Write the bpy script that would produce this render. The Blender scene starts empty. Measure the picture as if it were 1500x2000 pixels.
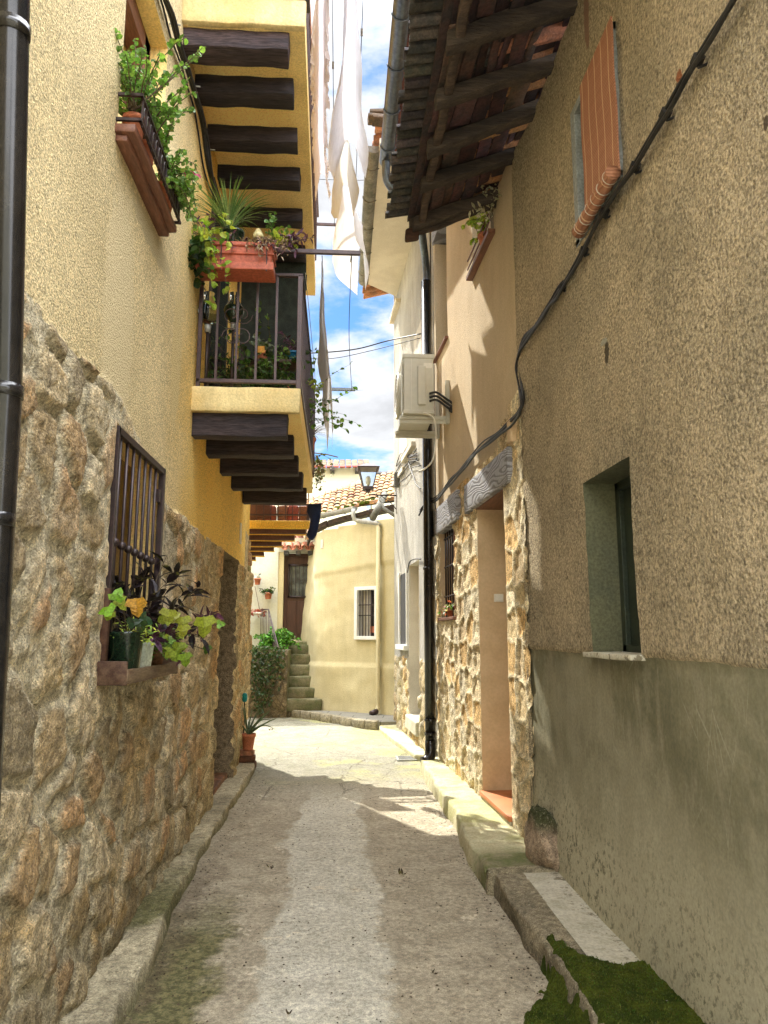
import bpy, math, random
import numpy as np
from mathutils import Vector, Matrix
random.seed(7)
SC = bpy.context.scene
COL = SC.collection
R = math.radians
# ------------------------------------------------------------------ camera
F = 1450.0; PITCH = R(9.32); YAW = R(3.505); CZ = 1.6
cam_d = bpy.data.cameras.new('camera'); cam = bpy.data.objects.new('camera', cam_d); COL.objects.link(cam)
cam_d.sensor_fit = 'VERTICAL'; cam_d.sensor_height = 36.0; cam_d.lens = 36.0 * F / 2000.0
cam_d.clip_start = 0.02; cam_d.clip_end = 2000
cam.location = (0, 0, CZ); cam.rotation_euler = (R(90) + PITCH, 0, -YAW)
SC.camera = cam
SC.cycles.use_denoising = True
SC.cycles.denoising_prefilter = 'NONE'
SC.cycles.max_bounces = 12; SC.cycles.diffuse_bounces = 9
# ------------------------------------------------------------------ sun and sky
SUN = Vector((-0.52, 1.0, 1.24)).normalized()
elev = math.asin(SUN.z); azim = math.atan2(SUN.x, SUN.y)
sd = bpy.data.lights.new('sun', 'SUN'); so = bpy.data.objects.new('sun', sd); COL.objects.link(so)
sd.energy = 2.5; sd.angle = R(0.55); sd.color = (1.0, 0.95, 0.84)
so.rotation_euler = (-SUN).to_track_quat('-Z', 'Y').to_euler(); so.location = (-8, 18, 24)
W = bpy.data.worlds.new('World'); SC.world = W; W.use_nodes = True
SC.view_settings.view_transform = 'Standard'; SC.view_settings.look = 'None'; SC.view_settings.gamma = 1
SC.view_settings.exposure = 1.84

class G:
    def __init__(s, nt):
        s.nt = nt; nt.nodes.clear()
    def n(s, t, **kw):
        nd = s.nt.nodes.new(t)
        for k, v in kw.items(): setattr(nd, k, v)
        return nd
    def set(s, sock, v):
        if isinstance(v, bpy.types.NodeSocket): s.nt.links.new(v, sock)
        elif v is not None:
            if isinstance(v, (tuple, list)) and len(v) == 3 and sock.type == 'RGBA': v = (*v, 1)
            sock.default_value = v
    def m(s, op, a, b=None, c=None, clamp=False):
        nd = s.n('ShaderNodeMath', operation=op, use_clamp=clamp)
        s.set(nd.inputs[0], a)
        if b is not None: s.set(nd.inputs[1], b)
        if c is not None: s.set(nd.inputs[2], c)
        return nd.outputs[0]
    def mix(s, f, a, b, blend='MIX'):
        nd = s.n('ShaderNodeMix', data_type='RGBA', blend_type=blend)
        s.set(nd.inputs[0], f); s.set(nd.inputs[6], a); s.set(nd.inputs[7], b)
        return nd.outputs[2]
    def noise(s, vec, scale, detail=4, rough=.55, dist=0.0):
        nd = s.n('ShaderNodeTexNoise'); s.set(nd.inputs['Vector'], vec)
        nd.inputs['Scale'].default_value = scale; nd.inputs['Detail'].default_value = detail
        nd.inputs['Roughness'].default_value = rough; nd.inputs['Distortion'].default_value = dist
        return nd.outputs[0]
    def vor(s, vec, scale, feature='F1', out=0):
        nd = s.n('ShaderNodeTexVoronoi', feature=feature); s.set(nd.inputs['Vector'], vec)
        nd.inputs['Scale'].default_value = scale
        return nd.outputs[out]
    def ramp(s, f, lo, hi, a=0.0, b=1.0):
        nd = s.n('ShaderNodeMapRange', interpolation_type='SMOOTHSTEP'); s.set(nd.inputs[0], f)
        nd.inputs[1].default_value = lo; nd.inputs[2].default_value = hi
        nd.inputs[3].default_value = a; nd.inputs[4].default_value = b
        return nd.outputs[0]
    def pos(s, scale=None, rot=None):
        g = s.n('ShaderNodeNewGeometry').outputs['Position']
        if scale or rot:
            mp = s.n('ShaderNodeMapping'); s.set(mp.inputs['Vector'], g)
            if scale: mp.inputs['Scale'].default_value = scale
            if rot: mp.inputs['Rotation'].default_value = rot
            return mp.outputs[0]
        return g
    def xyz(s, v):
        nd = s.n('ShaderNodeSeparateXYZ'); s.set(nd.inputs[0], v); return nd.outputs
    def out(s, col, rough=.8, height=None, bump=.5, dist=.01, metal=0, extra=None, spec=.35):
        b = s.n('ShaderNodeBsdfPrincipled')
        s.set(b.inputs['Base Color'], col); s.set(b.inputs['Roughness'], rough); b.inputs['Metallic'].default_value = metal
        b.inputs['Specular IOR Level'].default_value = spec
        if height is not None:
            bp = s.n('ShaderNodeBump'); s.set(bp.inputs['Height'], height)
            bp.inputs['Strength'].default_value = bump; bp.inputs['Distance'].default_value = dist
            s.set(b.inputs['Normal'], bp.outputs[0])
        if extra: extra(b)
        o = s.n('ShaderNodeOutputMaterial'); s.set(o.inputs[0], b.outputs[0]); return b

# the sky: Nishita with cumulus clouds by direction
g = G(W.node_tree)
sky = g.n('ShaderNodeTexSky', sky_type='NISHITA'); sky.sun_disc = False
sky.sun_elevation = elev; sky.sun_rotation = azim; sky.air_density = 1.0; sky.dust_density = .6; sky.ozone_density = 1.5
tc = g.n('ShaderNodeTexCoord').outputs['Generated']
x, y, z = g.xyz(tc)
zz = g.m('ADD', g.m('MAXIMUM', z, 0.0), .22)
cv = g.n('ShaderNodeCombineXYZ'); g.set(cv.inputs[0], g.m('DIVIDE', x, zz)); g.set(cv.inputs[1], g.m('ADD', g.m('DIVIDE', y, zz), .37)); cv.inputs[2].default_value = 3.3
n1 = g.noise(cv.outputs[0], 2.6, 9, .58, .35)
n2 = g.noise(cv.outputs[0], 9.0, 6, .6)
cl = g.ramp(g.m('ADD', n1, g.m('MULTIPLY', g.m('SUBTRACT', n2, .5), .25)), .36, .54)
shade = g.m('MULTIPLY', g.ramp(n1, .46, .72, 2.9, 2.0), g.m('MAXIMUM', g.ramp(z, .66, .88, 1.0, 16.0), g.ramp(y, .25, -.35, 1.0, 8.0)))
cc = g.n('ShaderNodeCombineColor'); g.set(cc.inputs[0], shade); g.set(cc.inputs[1], g.m('MULTIPLY', shade, 1.02)); g.set(cc.inputs[2], g.m('MULTIPLY', shade, 1.06))
skyc = g.mix(1.0, sky.outputs[0], (.20, .34, .48), 'MULTIPLY')
c = g.mix(cl, skyc, cc.outputs[0])
bg = g.n('ShaderNodeBackground'); g.set(bg.inputs[0], c); bg.inputs[1].default_value = .11
wo = g.n('ShaderNodeOutputWorld'); g.set(wo.inputs[0], bg.outputs[0])

# ------------------------------------------------------------------ pixel helpers (used only to measure: rays onto real planes)
_f = Vector((math.sin(YAW) * math.cos(PITCH), math.cos(YAW) * math.cos(PITCH), math.sin(PITCH)))
_r = Vector((math.cos(YAW), -math.sin(YAW), 0)); _u = _r.cross(_f)
def ray(px, py): return (_f + _r * ((px - 750) / F) + _u * (-(py - 1000) / F))
def onx(px, py, X): d = ray(px, py); t = X / d.x; return Vector((X, d.y * t, CZ + d.z * t))
def ony(px, py, Y): d = ray(px, py); t = Y / d.y; return Vector((d.x * t, Y, CZ + d.z * t))
def onz(px, py, Z): d = ray(px, py); t = (Z - CZ) / d.z; return Vector((d.x * t, d.y * t, Z))
class Wall:
    def __init__(s, p0, p1, flip=False):
        s.p0 = Vector((p0[0], p0[1], 0)); d = Vector((p1[0] - p0[0], p1[1] - p0[1], 0)); s.L = d.length; s.d = d.normalized()
        s.n = Vector((-s.d.y, s.d.x, 0)) * (-1 if flip else 1)
    def hit(s, px, py, o=0.0):
        r = ray(px, py); c = Vector((0, 0, CZ)); q = s.p0 + s.n * o
        t = (q - c).dot(s.n) / r.dot(s.n); p = c + r * t
        return (p - q).dot(s.d), p.z
    def pt(s, u, z, o=0.0): return s.p0 + s.d * u + s.n * o + Vector((0, 0, z))
    def px(s, px, py, o=0.0): u, z = s.hit(px, py, o); return s.pt(u, z, o)
LW = Wall((-1.15, 0), (-1.15, 10), True)       # u == Y, street side +x
RN = Wall((1.43, 0), (1.43, 10))               # street side -x
DH = Wall((1.40, 5.43), (1.235, 9.22))
GH = Wall((1.215, 9.36), (1.02, 13.3))

# ------------------------------------------------------------------ numpy noise
def h2(ix, iy, seed):
    ix = ix.astype(np.int64); iy = iy.astype(np.int64)
    n = (ix * 374761393 + iy * 668265263 + seed * 1442695041) & 0xFFFFFFFF
    n = ((n ^ (n >> 13)) * 1274126177) & 0xFFFFFFFF
    n = n ^ (n >> 16)
    return (n & 0xFFFFFF) / float(0xFFFFFF)
def vn(x, y, s=0):
    xi = np.floor(x); yi = np.floor(y); fx = x - xi; fy = y - yi
    fx = fx * fx * (3 - 2 * fx); fy = fy * fy * (3 - 2 * fy)
    a = h2(xi, yi, s); b = h2(xi + 1, yi, s); c = h2(xi, yi + 1, s); d = h2(xi + 1, yi + 1, s)
    return (a * (1 - fx) + b * fx) * (1 - fy) + (c * (1 - fx) + d * fx) * fy
def fbm(x, y, o=4, s=0, g=.5):
    v = 0; a = 1; t = 0
    for i in range(o):
        v = v + a * (vn(x * 2**i + 17.3 * i, y * 2**i - 9.1 * i, s + i) - .5); t += a; a *= g
    return v / t * 2
def voro(x, y, s=0, jit=.85):
    xi = np.floor(x); yi = np.floor(y)
    f1 = np.full(x.shape, 9.0); f2 = np.full(x.shape, 9.0); idd = np.zeros(x.shape)
    for i in (-1, 0, 1):
        for j in (-1, 0, 1):
            cx = xi + i; cy = yi + j
            px = cx + .5 + (h2(cx, cy, s) - .5) * jit; py = cy + .5 + (h2(cx, cy, s + 5) - .5) * jit
            d = np.hypot(px - x, py - y); k = h2(cx, cy, s + 11)
            closer = d < f1
            f2 = np.where(closer, f1, np.minimum(f2, d)); idd = np.where(closer, k, idd); f1 = np.where(closer, d, f1)
    return f1, f2, idd
def sstep(a, b, x):
    t = np.clip((x - a) / (b - a), 0, 1); return t * t * (3 - 2 * t)

# ------------------------------------------------------------------ materials
def mat(name):
    m = bpy.data.materials.new(name); m.use_nodes = True; return m, G(m.node_tree)
def mk(name, c1, c2=None, scale=6, rough=.8, bump=.3, bscale=60, dist=.006, attr=False, metal=0, stretch=None, fine=.25, contrast=(.35, .65), spec=.35, rot=None, extra=None, detail=5):
    m, g = mat(name); p = g.pos(stretch, rot)
    n = g.noise(p, scale, detail)
    c2 = c2 or tuple(v * .8 for v in c1)
    c = g.mix(g.ramp(n, *contrast), c1, c2)
    f = g.noise(p, bscale, 4, .65)
    c = g.mix(1.0, c, g.ramp2(f, 1 - fine, 1 + fine), 'MULTIPLY')
    if attr:
        a = g.n('ShaderNodeAttribute', attribute_name='col').outputs[0]; c = g.mix(1.0, c, a, 'MULTIPLY')
    b = g.out(c, rough, g.m('ADD', f, g.m('MULTIPLY', n, .5)), bump, dist, metal, extra, spec); return m
def _ramp2(g, f, lo, hi):
    v = g.ramp(f, .3, .7, lo, hi); cc = g.n('ShaderNodeCombineColor')
    for i in range(3): g.set(cc.inputs[i], v)
    return cc.outputs[0]
G.ramp2 = _ramp2

def stucco_mat(name, cols, grain=70, gain=.35, bump=.8, dist=.012, streak=.2, yfade=None, lowdark=None):
    """rough plaster: coarse grains with their own colour, faint vertical rain streaks"""
    m, g = mat(name); p = g.pos(); x, y, z = g.xyz(p)
    n = g.noise(p, 1.3, 6, .6); c = g.mix(g.ramp(n, .35, .65), cols[0], cols[1])
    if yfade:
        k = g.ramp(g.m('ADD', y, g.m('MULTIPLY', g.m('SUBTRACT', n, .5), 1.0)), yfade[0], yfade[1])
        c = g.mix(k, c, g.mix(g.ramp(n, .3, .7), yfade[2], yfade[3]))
    st = g.noise(g.pos((1, 1, .12)), 9, 5, .6)
    c = g.mix(1.0, c, g.ramp2(st, 1 - streak, 1 + streak), 'MULTIPLY')
    v = g.vor(p, grain); f = g.noise(p, grain * 1.4, 4, .7)
    h = g.m('ADD', g.m('MULTIPLY', v, -.8), g.m('MULTIPLY', f, 1.2))
    c = g.mix(1.0, c, g.ramp2(g.noise(p, grain * .9, 3, .7), 1 - gain, 1 + gain), 'MULTIPLY')
    big = g.noise(p, .55, 3, .5); c = g.mix(1.0, c, g.ramp2(big, .90, 1.08), 'MULTIPLY')
    pit = g.noise(p, grain * .42, 5, .72); c = g.mix(g.m('MULTIPLY', g.ramp(pit, .43, .34), min(1, gain * 1.3)), c, tuple(v * .34 for v in cols[1])); c = g.mix(g.m('MULTIPLY', g.ramp(pit, .57, .66), gain * .7), c, tuple(min(1, v * 1.35) for v in cols[0]))
    g.out(c, .9, g.m('ADD', g.m('MULTIPLY', pit, 1.5 * gain), g.m('ADD', h, g.m('MULTIPLY', st, streak))), bump, dist, spec=.2); return m

M = {}
M['stucco'] = stucco_mat('cream_roughcast', ((.76, .62, .35), (.66, .53, .285)), 95, .42, .9, .012, .02, (4.6, 6.3, (.96, .65, .17), (.92, .59, .14)))  # far yellow tone paints reflected light onto the same cream wall
M['ochre'] = stucco_mat('ochre_render', ((.98, .76, .34), (.95, .69, .27)), 80, .16, .5, .006, .03)
M['balfront'] = stucco_mat('pale_yellow_render', ((.72, .60, .32), (.62, .46, .20)), 60, .12, .4, .006, .10)
M['yellowtrim'] = mk('bright_yellow_paint', (.92, .58, .09), (.85, .50, .07), 5, .7, .2)
M['rn_wall'] = stucco_mat('coarse_brown_render', ((.50, .405, .265), (.375, .31, .205)), 68, .5, 1.0, .016, .05)
M['dh_wall'] = stucco_mat('warm_beige_render', ((.60, .485, .325), (.54, .425, .275)), 90, .12, .45, .006, .03)
M['dh_jamb'] = mk('smooth_beige_plaster', (.58, .43, .27), (.52, .38, .23), 4, .8, .15, 40, .003, fine=.06)
M['gh_wall'] = stucco_mat('pale_grey_render', ((.40, .38, .33), (.32, .305, .265)), 45, .10, .5, .010, .12)
M['gh_soffit'] = mk('pale_soffit_render', (.60, .56, .47), (.52, .48, .40), 3, .85, .15, fine=.08)
M['yh_wall'] = stucco_mat('butter_yellow_render', ((.575, .505, .305), (.525, .455, .265)), 50, .06, .3, .008, .05)
M['wh_wall'] = mk('white_lime_render', (.60, .59, .48), (.53, .52, .41), 2, .85, .25, 25, .01, fine=.07)
M['bh_wall'] = mk('pale_far_render', (.70, .68, .52), (.60, .57, .42), 1, .9, .1, fine=.08)
M['beam'] = mk('dark_stained_beam', (.020, .017, .021), (.042, .032, .034), 5, .7, 1.0, 34, .012, stretch=(.25, 3, 3), attr=True, fine=.55)
M['beam_brown'] = mk('brown_painted_beam', (.12, .05, .035), (.085, .035, .025), 4, .55, .3, attr=True)
M['oldwood'] = mk('weathered_eave_wood', (.045, .036, .032), (.085, .064, .050), 6, .85, .9, 30, .015, stretch=(.4, 3, 3), attr=True)
M['board'] = mk('reddish_eave_boards', (.085, .052, .048), (.045, .040, .042), 9, .85, .7, 40, .01, attr=True)
M['soffit_red'] = mk('red_brown_soffit', (.22, .085, .062), (.17, .065, .05), 5, .7, .25, attr=True)
M['tile'] = mk('weathered_clay_tile', (.42, .20, .10), (.26, .15, .09), 14, .9, .8, 60, .01, attr=True)
M['tile_dark'] = mk('dark_grey_clay_tile', (.048, .050, .050), (.085, .075, .066), 18, .9, .8, 60, .01, attr=True)  # darker, greyer tone of the clay tiles
M['iron'] = mk('brown_black_iron', (.045, .026, .026), (.03, .02, .02), 12, .42, .2, 90, .002, metal=.25, spec=.5)
M['rail'] = mk('purple_brown_rail_paint', (.075, .042, .042), (.055, .032, .034), 9, .42, .15, 90, .002, metal=.1, spec=.5)
M['blackpipe'] = mk('black_enamel_pipe', (.012, .012, .013), (.02, .018, .017), 3, .22, .05, 20, .002, metal=.3, spec=.6)
M['greygutter'] = mk('grey_blue_gutter', (.12, .14, .155), (.09, .105, .12), 3, .3, .08, 20, .003, metal=.6, spec=.5)
M['mossgutter'] = mk('stained_old_gutter', (.20, .19, .16), (.11, .11, .085), 5, .8, .5, 30, .01)
M['zinc'] = mk('pale_zinc', (.40, .40, .37), (.30, .30, .28), 5, .5, .2, 40, .004, metal=.3)
M['cable'] = mk('black_rubber_cable', (.012, .012, .013), (.03, .028, .026), 9, .5, .2, 50, .002)
M['brownframe'] = mk('brown_window_frame', (.20, .085, .05), (.14, .06, .038), 7, .5, .3, 40, .003, stretch=(4, .5, 4))
M['terracotta'] = mk('terracotta_clay', (.50, .17, .085), (.42, .14, .07), 8, .75, .15, 60, .002, attr=False)
M['planter'] = mk('terracotta_plastic', (.46, .12, .07), (.40, .10, .06), 6, .45, .08, 40, .002)
M['soil'] = mk('potting_soil', (.045, .030, .02), (.03, .02, .014), 30, .95, .8)
def leaf_mat():
    m, g = mat('leaf_green'); p = g.pos(); a = g.n('ShaderNodeAttribute', attribute_name='col').outputs[0]
    n = g.noise(p, 90, 4, .65); c = g.mix(1.0, a, g.ramp2(n, .62, 1.35), 'MULTIPLY'); n2 = g.noise(p, 25, 2)
    c = g.mix(g.m('MULTIPLY', g.ramp(n2, .58, .70), .35), c, (.30, .28, .06))
    b = g.n('ShaderNodeBsdfPrincipled'); g.set(b.inputs['Base Color'], c); b.inputs['Roughness'].default_value = .45; b.inputs['Specular IOR Level'].default_value = .4
    t = g.n('ShaderNodeBsdfTranslucent'); g.set(t.inputs[0], g.mix(1.0, c, (1.3, 1.5, .6), 'MULTIPLY'))
    mx = g.n('ShaderNodeMixShader'); mx.inputs[0].default_value = .32; g.set(mx.inputs[1], b.outputs[0]); g.set(mx.inputs[2], t.outputs[0])
    o = g.n('ShaderNodeOutputMaterial'); g.set(o.inputs[0], mx.outputs[0]); return m
M['leaf'] = leaf_mat()
M['twig'] = mk('plant_stem', (.12, .09, .05), (.09, .06, .04), 20, .8, .3)
M['ac'] = mk('ivory_metal_casing', (.56, .55, .47), (.52, .50, .42), 2, .4, .03, 20, .001, fine=.04)
M['acdark'] = mk('dark_fan_grille', (.09, .09, .085), (.07, .07, .065), 8, .5, .1)
M['white'] = mk('white_paint', (.72, .72, .68), (.66, .65, .60), 6, .6, .15, fine=.06)
M['white_plastic'] = mk('off_white_plastic', (.74, .72, .64), (.7, .68, .6), 6, .35, .05, fine=.04)
M['dark_room'] = mk('unlit_room', (.018, .016, .015), (.012, .011, .010), 2, .9, .1)
M['darkglass'] = mk('dark_window_pane', (.02, .024, .022), (.03, .034, .03), 2, .08, .02, spec=.6)
M['shutter_dark'] = mk('dark_green_panel', (.030, .040, .026), (.022, .030, .020), 3, .55, .1)
M['tealdoor'] = mk('dark_teal_door', (.010, .060, .050), (.008, .045, .04), 3, .35, .05)
M['cement'] = mk('light_cement', (.62, .58, .46), (.52, .48, .36), 5, .9, .3, 90, .004, fine=.10)
M['doorwood'] = mk('dark_brown_door', (.075, .032, .022), (.050, .022, .016), 5, .45, .25, 40, .003, stretch=(6, 6, .6))
M['brick'] = mk('old_brick', (.28, .13, .07), (.14, .08, .05), 14, .9, .8, 50, .008)
M['redtile'] = mk('red_floor_tile', (.55, .20, .08), (.48, .17, .07), 4, .5, .08, fine=.06)
M['navy'] = mk('navy_cloth', (.008, .014, .045), (.012, .02, .06), 12, .9, .5, 200, .002)
M['greyframe'] = mk('blue_grey_frame', (.27, .29, .29), (.22, .23, .22), 7, .6, .2)
M['blue_glaze'] = mk('blue_glazed_pot', (.02, .17, .30), (.02, .12, .22), 7, .25, .08)
M['teal_glaze'] = mk('teal_plastic', (.0, .22, .24), (.0, .2, .2), 7, .3, .05)
M['greenpot'] = mk('dark_green_glaze', (.010, .022, .012), (.015, .03, .016), 5, .15, .05, spec=.6)
M['broom'] = mk('grey_stick', (.22, .18, .13), None, 8)

def wood_lintel():
    m, g = mat('silvery_grained_wood'); p = g.pos((1, 1, 1))
    d = g.noise(g.pos((1, .9, 3)), 2.2, 1.5, .4)
    x, y, z = g.xyz(p)
    w = g.m('SINE', g.m('ADD', g.m('MULTIPLY', z, 170), g.m('MULTIPLY', d, 55)))
    k = g.ramp(w, -.1, .75)
    c = g.mix(k, (.30, .30, .32), (.15, .14, .145)); fn = g.noise(p, 60, 3)
    c = g.mix(1.0, c, g.ramp2(fn, .8, 1.15), 'MULTIPLY')
    g.out(c, .6, g.m('ADD', g.m('MULTIPLY', w, -.5), g.m('MULTIPLY', fn, .3)), .6, .004); return m
M['lintel'] = wood_lintel()

def stone_mat(name, fine_b=.9, dist=.012, tint=(1, 1, 1)):
    m, g = mat(name); p = g.pos()
    a = g.n('ShaderNodeAttribute', attribute_name='col').outputs[0]
    n = g.noise(p, 22, 6, .65); f = g.noise(p, 120, 4, .7); v = g.vor(p, 70)
    c = g.mix(1.0, a, g.ramp2(n, .60, 1.34), 'MULTIPLY')
    c = g.mix(1.0, c, g.ramp2(f, .55, 1.40), 'MULTIPLY')
    pit = g.ramp(g.noise(p, 42, 5, .75), .42, .33); c = g.mix(g.m('MULTIPLY', pit, .75), c, (.08, .06, .035))
    lt = g.ramp(g.noise(p, 70, 4, .7), .58, .66); c = g.mix(g.m('MULTIPLY', lt, .35), c, (.72, .66, .50))
    c = g.mix(1.0, c, tint, 'MULTIPLY')
    h = g.m('ADD', g.m('MULTIPLY', n, .6), g.m('ADD', g.m('MULTIPLY', f, 1.0), g.m('MULTIPLY', v, -.6)))
    g.out(c, .92, h, fine_b, dist, spec=.2); return m
M['rubble'] = stone_mat('rubble_stone', 1.0, .022); M['cladding'] = stone_mat('honey_stone_cladding', .8, .01)
M['kerb'] = stone_mat('granite_kerb', .7, .008)

def scars(mt, spots):
    g = G.__new__(G); g.nt = mt.node_tree; b = [n for n in g.nt.nodes if n.type == 'BSDF_PRINCIPLED'][0]; src = b.inputs['Base Color'].links[0].from_socket
    p = g.pos(); x, y, z = g.xyz(p); nn = g.m('MULTIPLY', g.m('SUBTRACT', g.noise(p, 22, 5, .7), .5), .16); c = src
    for (q, ry, rz, col) in spots:
        dy = g.m('DIVIDE', g.m('SUBTRACT', y, q.y), ry); dz = g.m('DIVIDE', g.m('SUBTRACT', z, q.z), rz)
        d = g.m('SQRT', g.m('ADD', g.m('MULTIPLY', dy, dy), g.m('MULTIPLY', dz, dz))); d = g.m('ADD', d, g.m('MULTIPLY', nn, 8))
        c = g.mix(g.ramp(d, 1.0, .75), c, col)
    g.set(b.inputs['Base Color'], c)
scars(M['rn_wall'], [(onx(1186, 690, 1.41), .035, .075, (.10, .08, .05)), (onx(1180, 668, 1.41), .05, .02, (.42, .40, .32)), (onx(1322, 152, 1.41), .03, .04, (.34, .13, .06)), (onx(1318, 172, 1.41), .02, .03, (.10, .07, .05)), (onx(1490, 240, 1.41), .02, .03, (.12, .09, .06)), (onx(1140, 35, 1.41), .05, .22, (.33, .20, .14))])
def band_mat():
    m, g = mat('grey_cement_dado'); p = g.pos(); x, y, z = g.xyz(p)
    n = g.noise(p, 2.2, 6, .6); st = g.noise(g.pos((1, 1.3, .45)), 7, 6, .65, .4); f = g.noise(p, 60, 4, .6)
    c = g.mix(g.ramp(n, .35, .65), (.125, .118, .070), (.205, .19, .12))
    c = g.mix(g.m('MULTIPLY', g.ramp(st, .46, .70), .55), c, (.30, .275, .195)); pa = g.noise(p, 4.5, 6, .65); c = g.mix(g.m('MULTIPLY', g.ramp(pa, .50, .62), .45), c, (.27, .25, .17))
    low = g.ramp(g.m('ADD', z, g.m('MULTIPLY', g.m('SUBTRACT', n, .5), 1.4)), 1.05, .30)
    c = g.mix(g.m('MULTIPLY', low, .85), c, (.44, .405, .285))
    sp = g.noise(p, 26, 5, .75)                                     # mildew specks, thicker low down
    k = g.m('MULTIPLY', g.ramp(sp, .53, .60), g.ramp(g.m('ADD', z, g.m('MULTIPLY', n, .8)), 1.35, .65))
    c = g.mix(g.m('MULTIPLY', k, .8), c, (.065, .070, .036)); cl = g.noise(p, 9, 6, .75); c = g.mix(g.m('MULTIPLY', g.ramp(cl, .60, .66), g.ramp(z, .9, .3, 0.0, .8)), c, (.05, .052, .03))
    s2 = g.noise(g.pos((1, 2.6, .16)), 12, 5, .7); c = g.mix(g.m('MULTIPLY', g.ramp(s2, .64, .74), g.m('MULTIPLY', g.ramp(z, .8, 1.2), .5)), c, (.50, .46, .36))
    s3 = g.noise(p, .9, 3, .5); c = g.mix(g.m('MULTIPLY', g.ramp(s3, .52, .62), .4), c, (.34, .31, .22))
    sc = g.vor(g.pos((1, 2.2, .5), (0.5, .2, 0)), 3.5, 'DISTANCE_TO_EDGE')
    c = g.mix(g.m('MULTIPLY', g.ramp(sc, .012, .0), g.ramp(n, .5, .6)), c, (.32, .30, .22))
    c = g.mix(1.0, c, g.ramp2(f, .88, 1.12), 'MULTIPLY')
    g.out(c, .8, g.m('ADD', f, g.m('MULTIPLY', st, .8)), .35, .006, spec=.3); return m
M['band'] = band_mat()

scars(M['stucco'], [(onx(300, 470, -1.15), .55, .10, (.56, .46, .27)), (onx(230, 640, -1.15), .30, .9, (.70, .58, .34)), (onx(345, 700, -1.15), .16, .55, (.72, .57, .28))])
def cement_mat():
    m, g = mat('stained_light_cement'); p = g.pos(); n = g.noise(p, 5, 6, .65); f = g.noise(p, 60, 4, .7); x, y, z = g.xyz(p)
    c = g.mix(g.ramp(n, .35, .65), (.56, .53, .43), (.44, .41, .31)); sp = g.noise(p, 18, 5, .75)
    k = g.m('MULTIPLY', g.ramp(sp, .54, .60), g.ramp(x, 1.22, 1.40)); c = g.mix(g.m('MULTIPLY', k, .8), c, (.10, .08, .05))
    c = g.mix(g.m('MULTIPLY', g.ramp(sp, .60, .64), .5), c, (.22, .19, .12)); c = g.mix(1.0, c, g.ramp2(f, .80, 1.15), 'MULTIPLY')
    g.out(c, .9, g.m('ADD', f, n), .4, .006, spec=.2); return m
M['cement'] = cement_mat()
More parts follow.
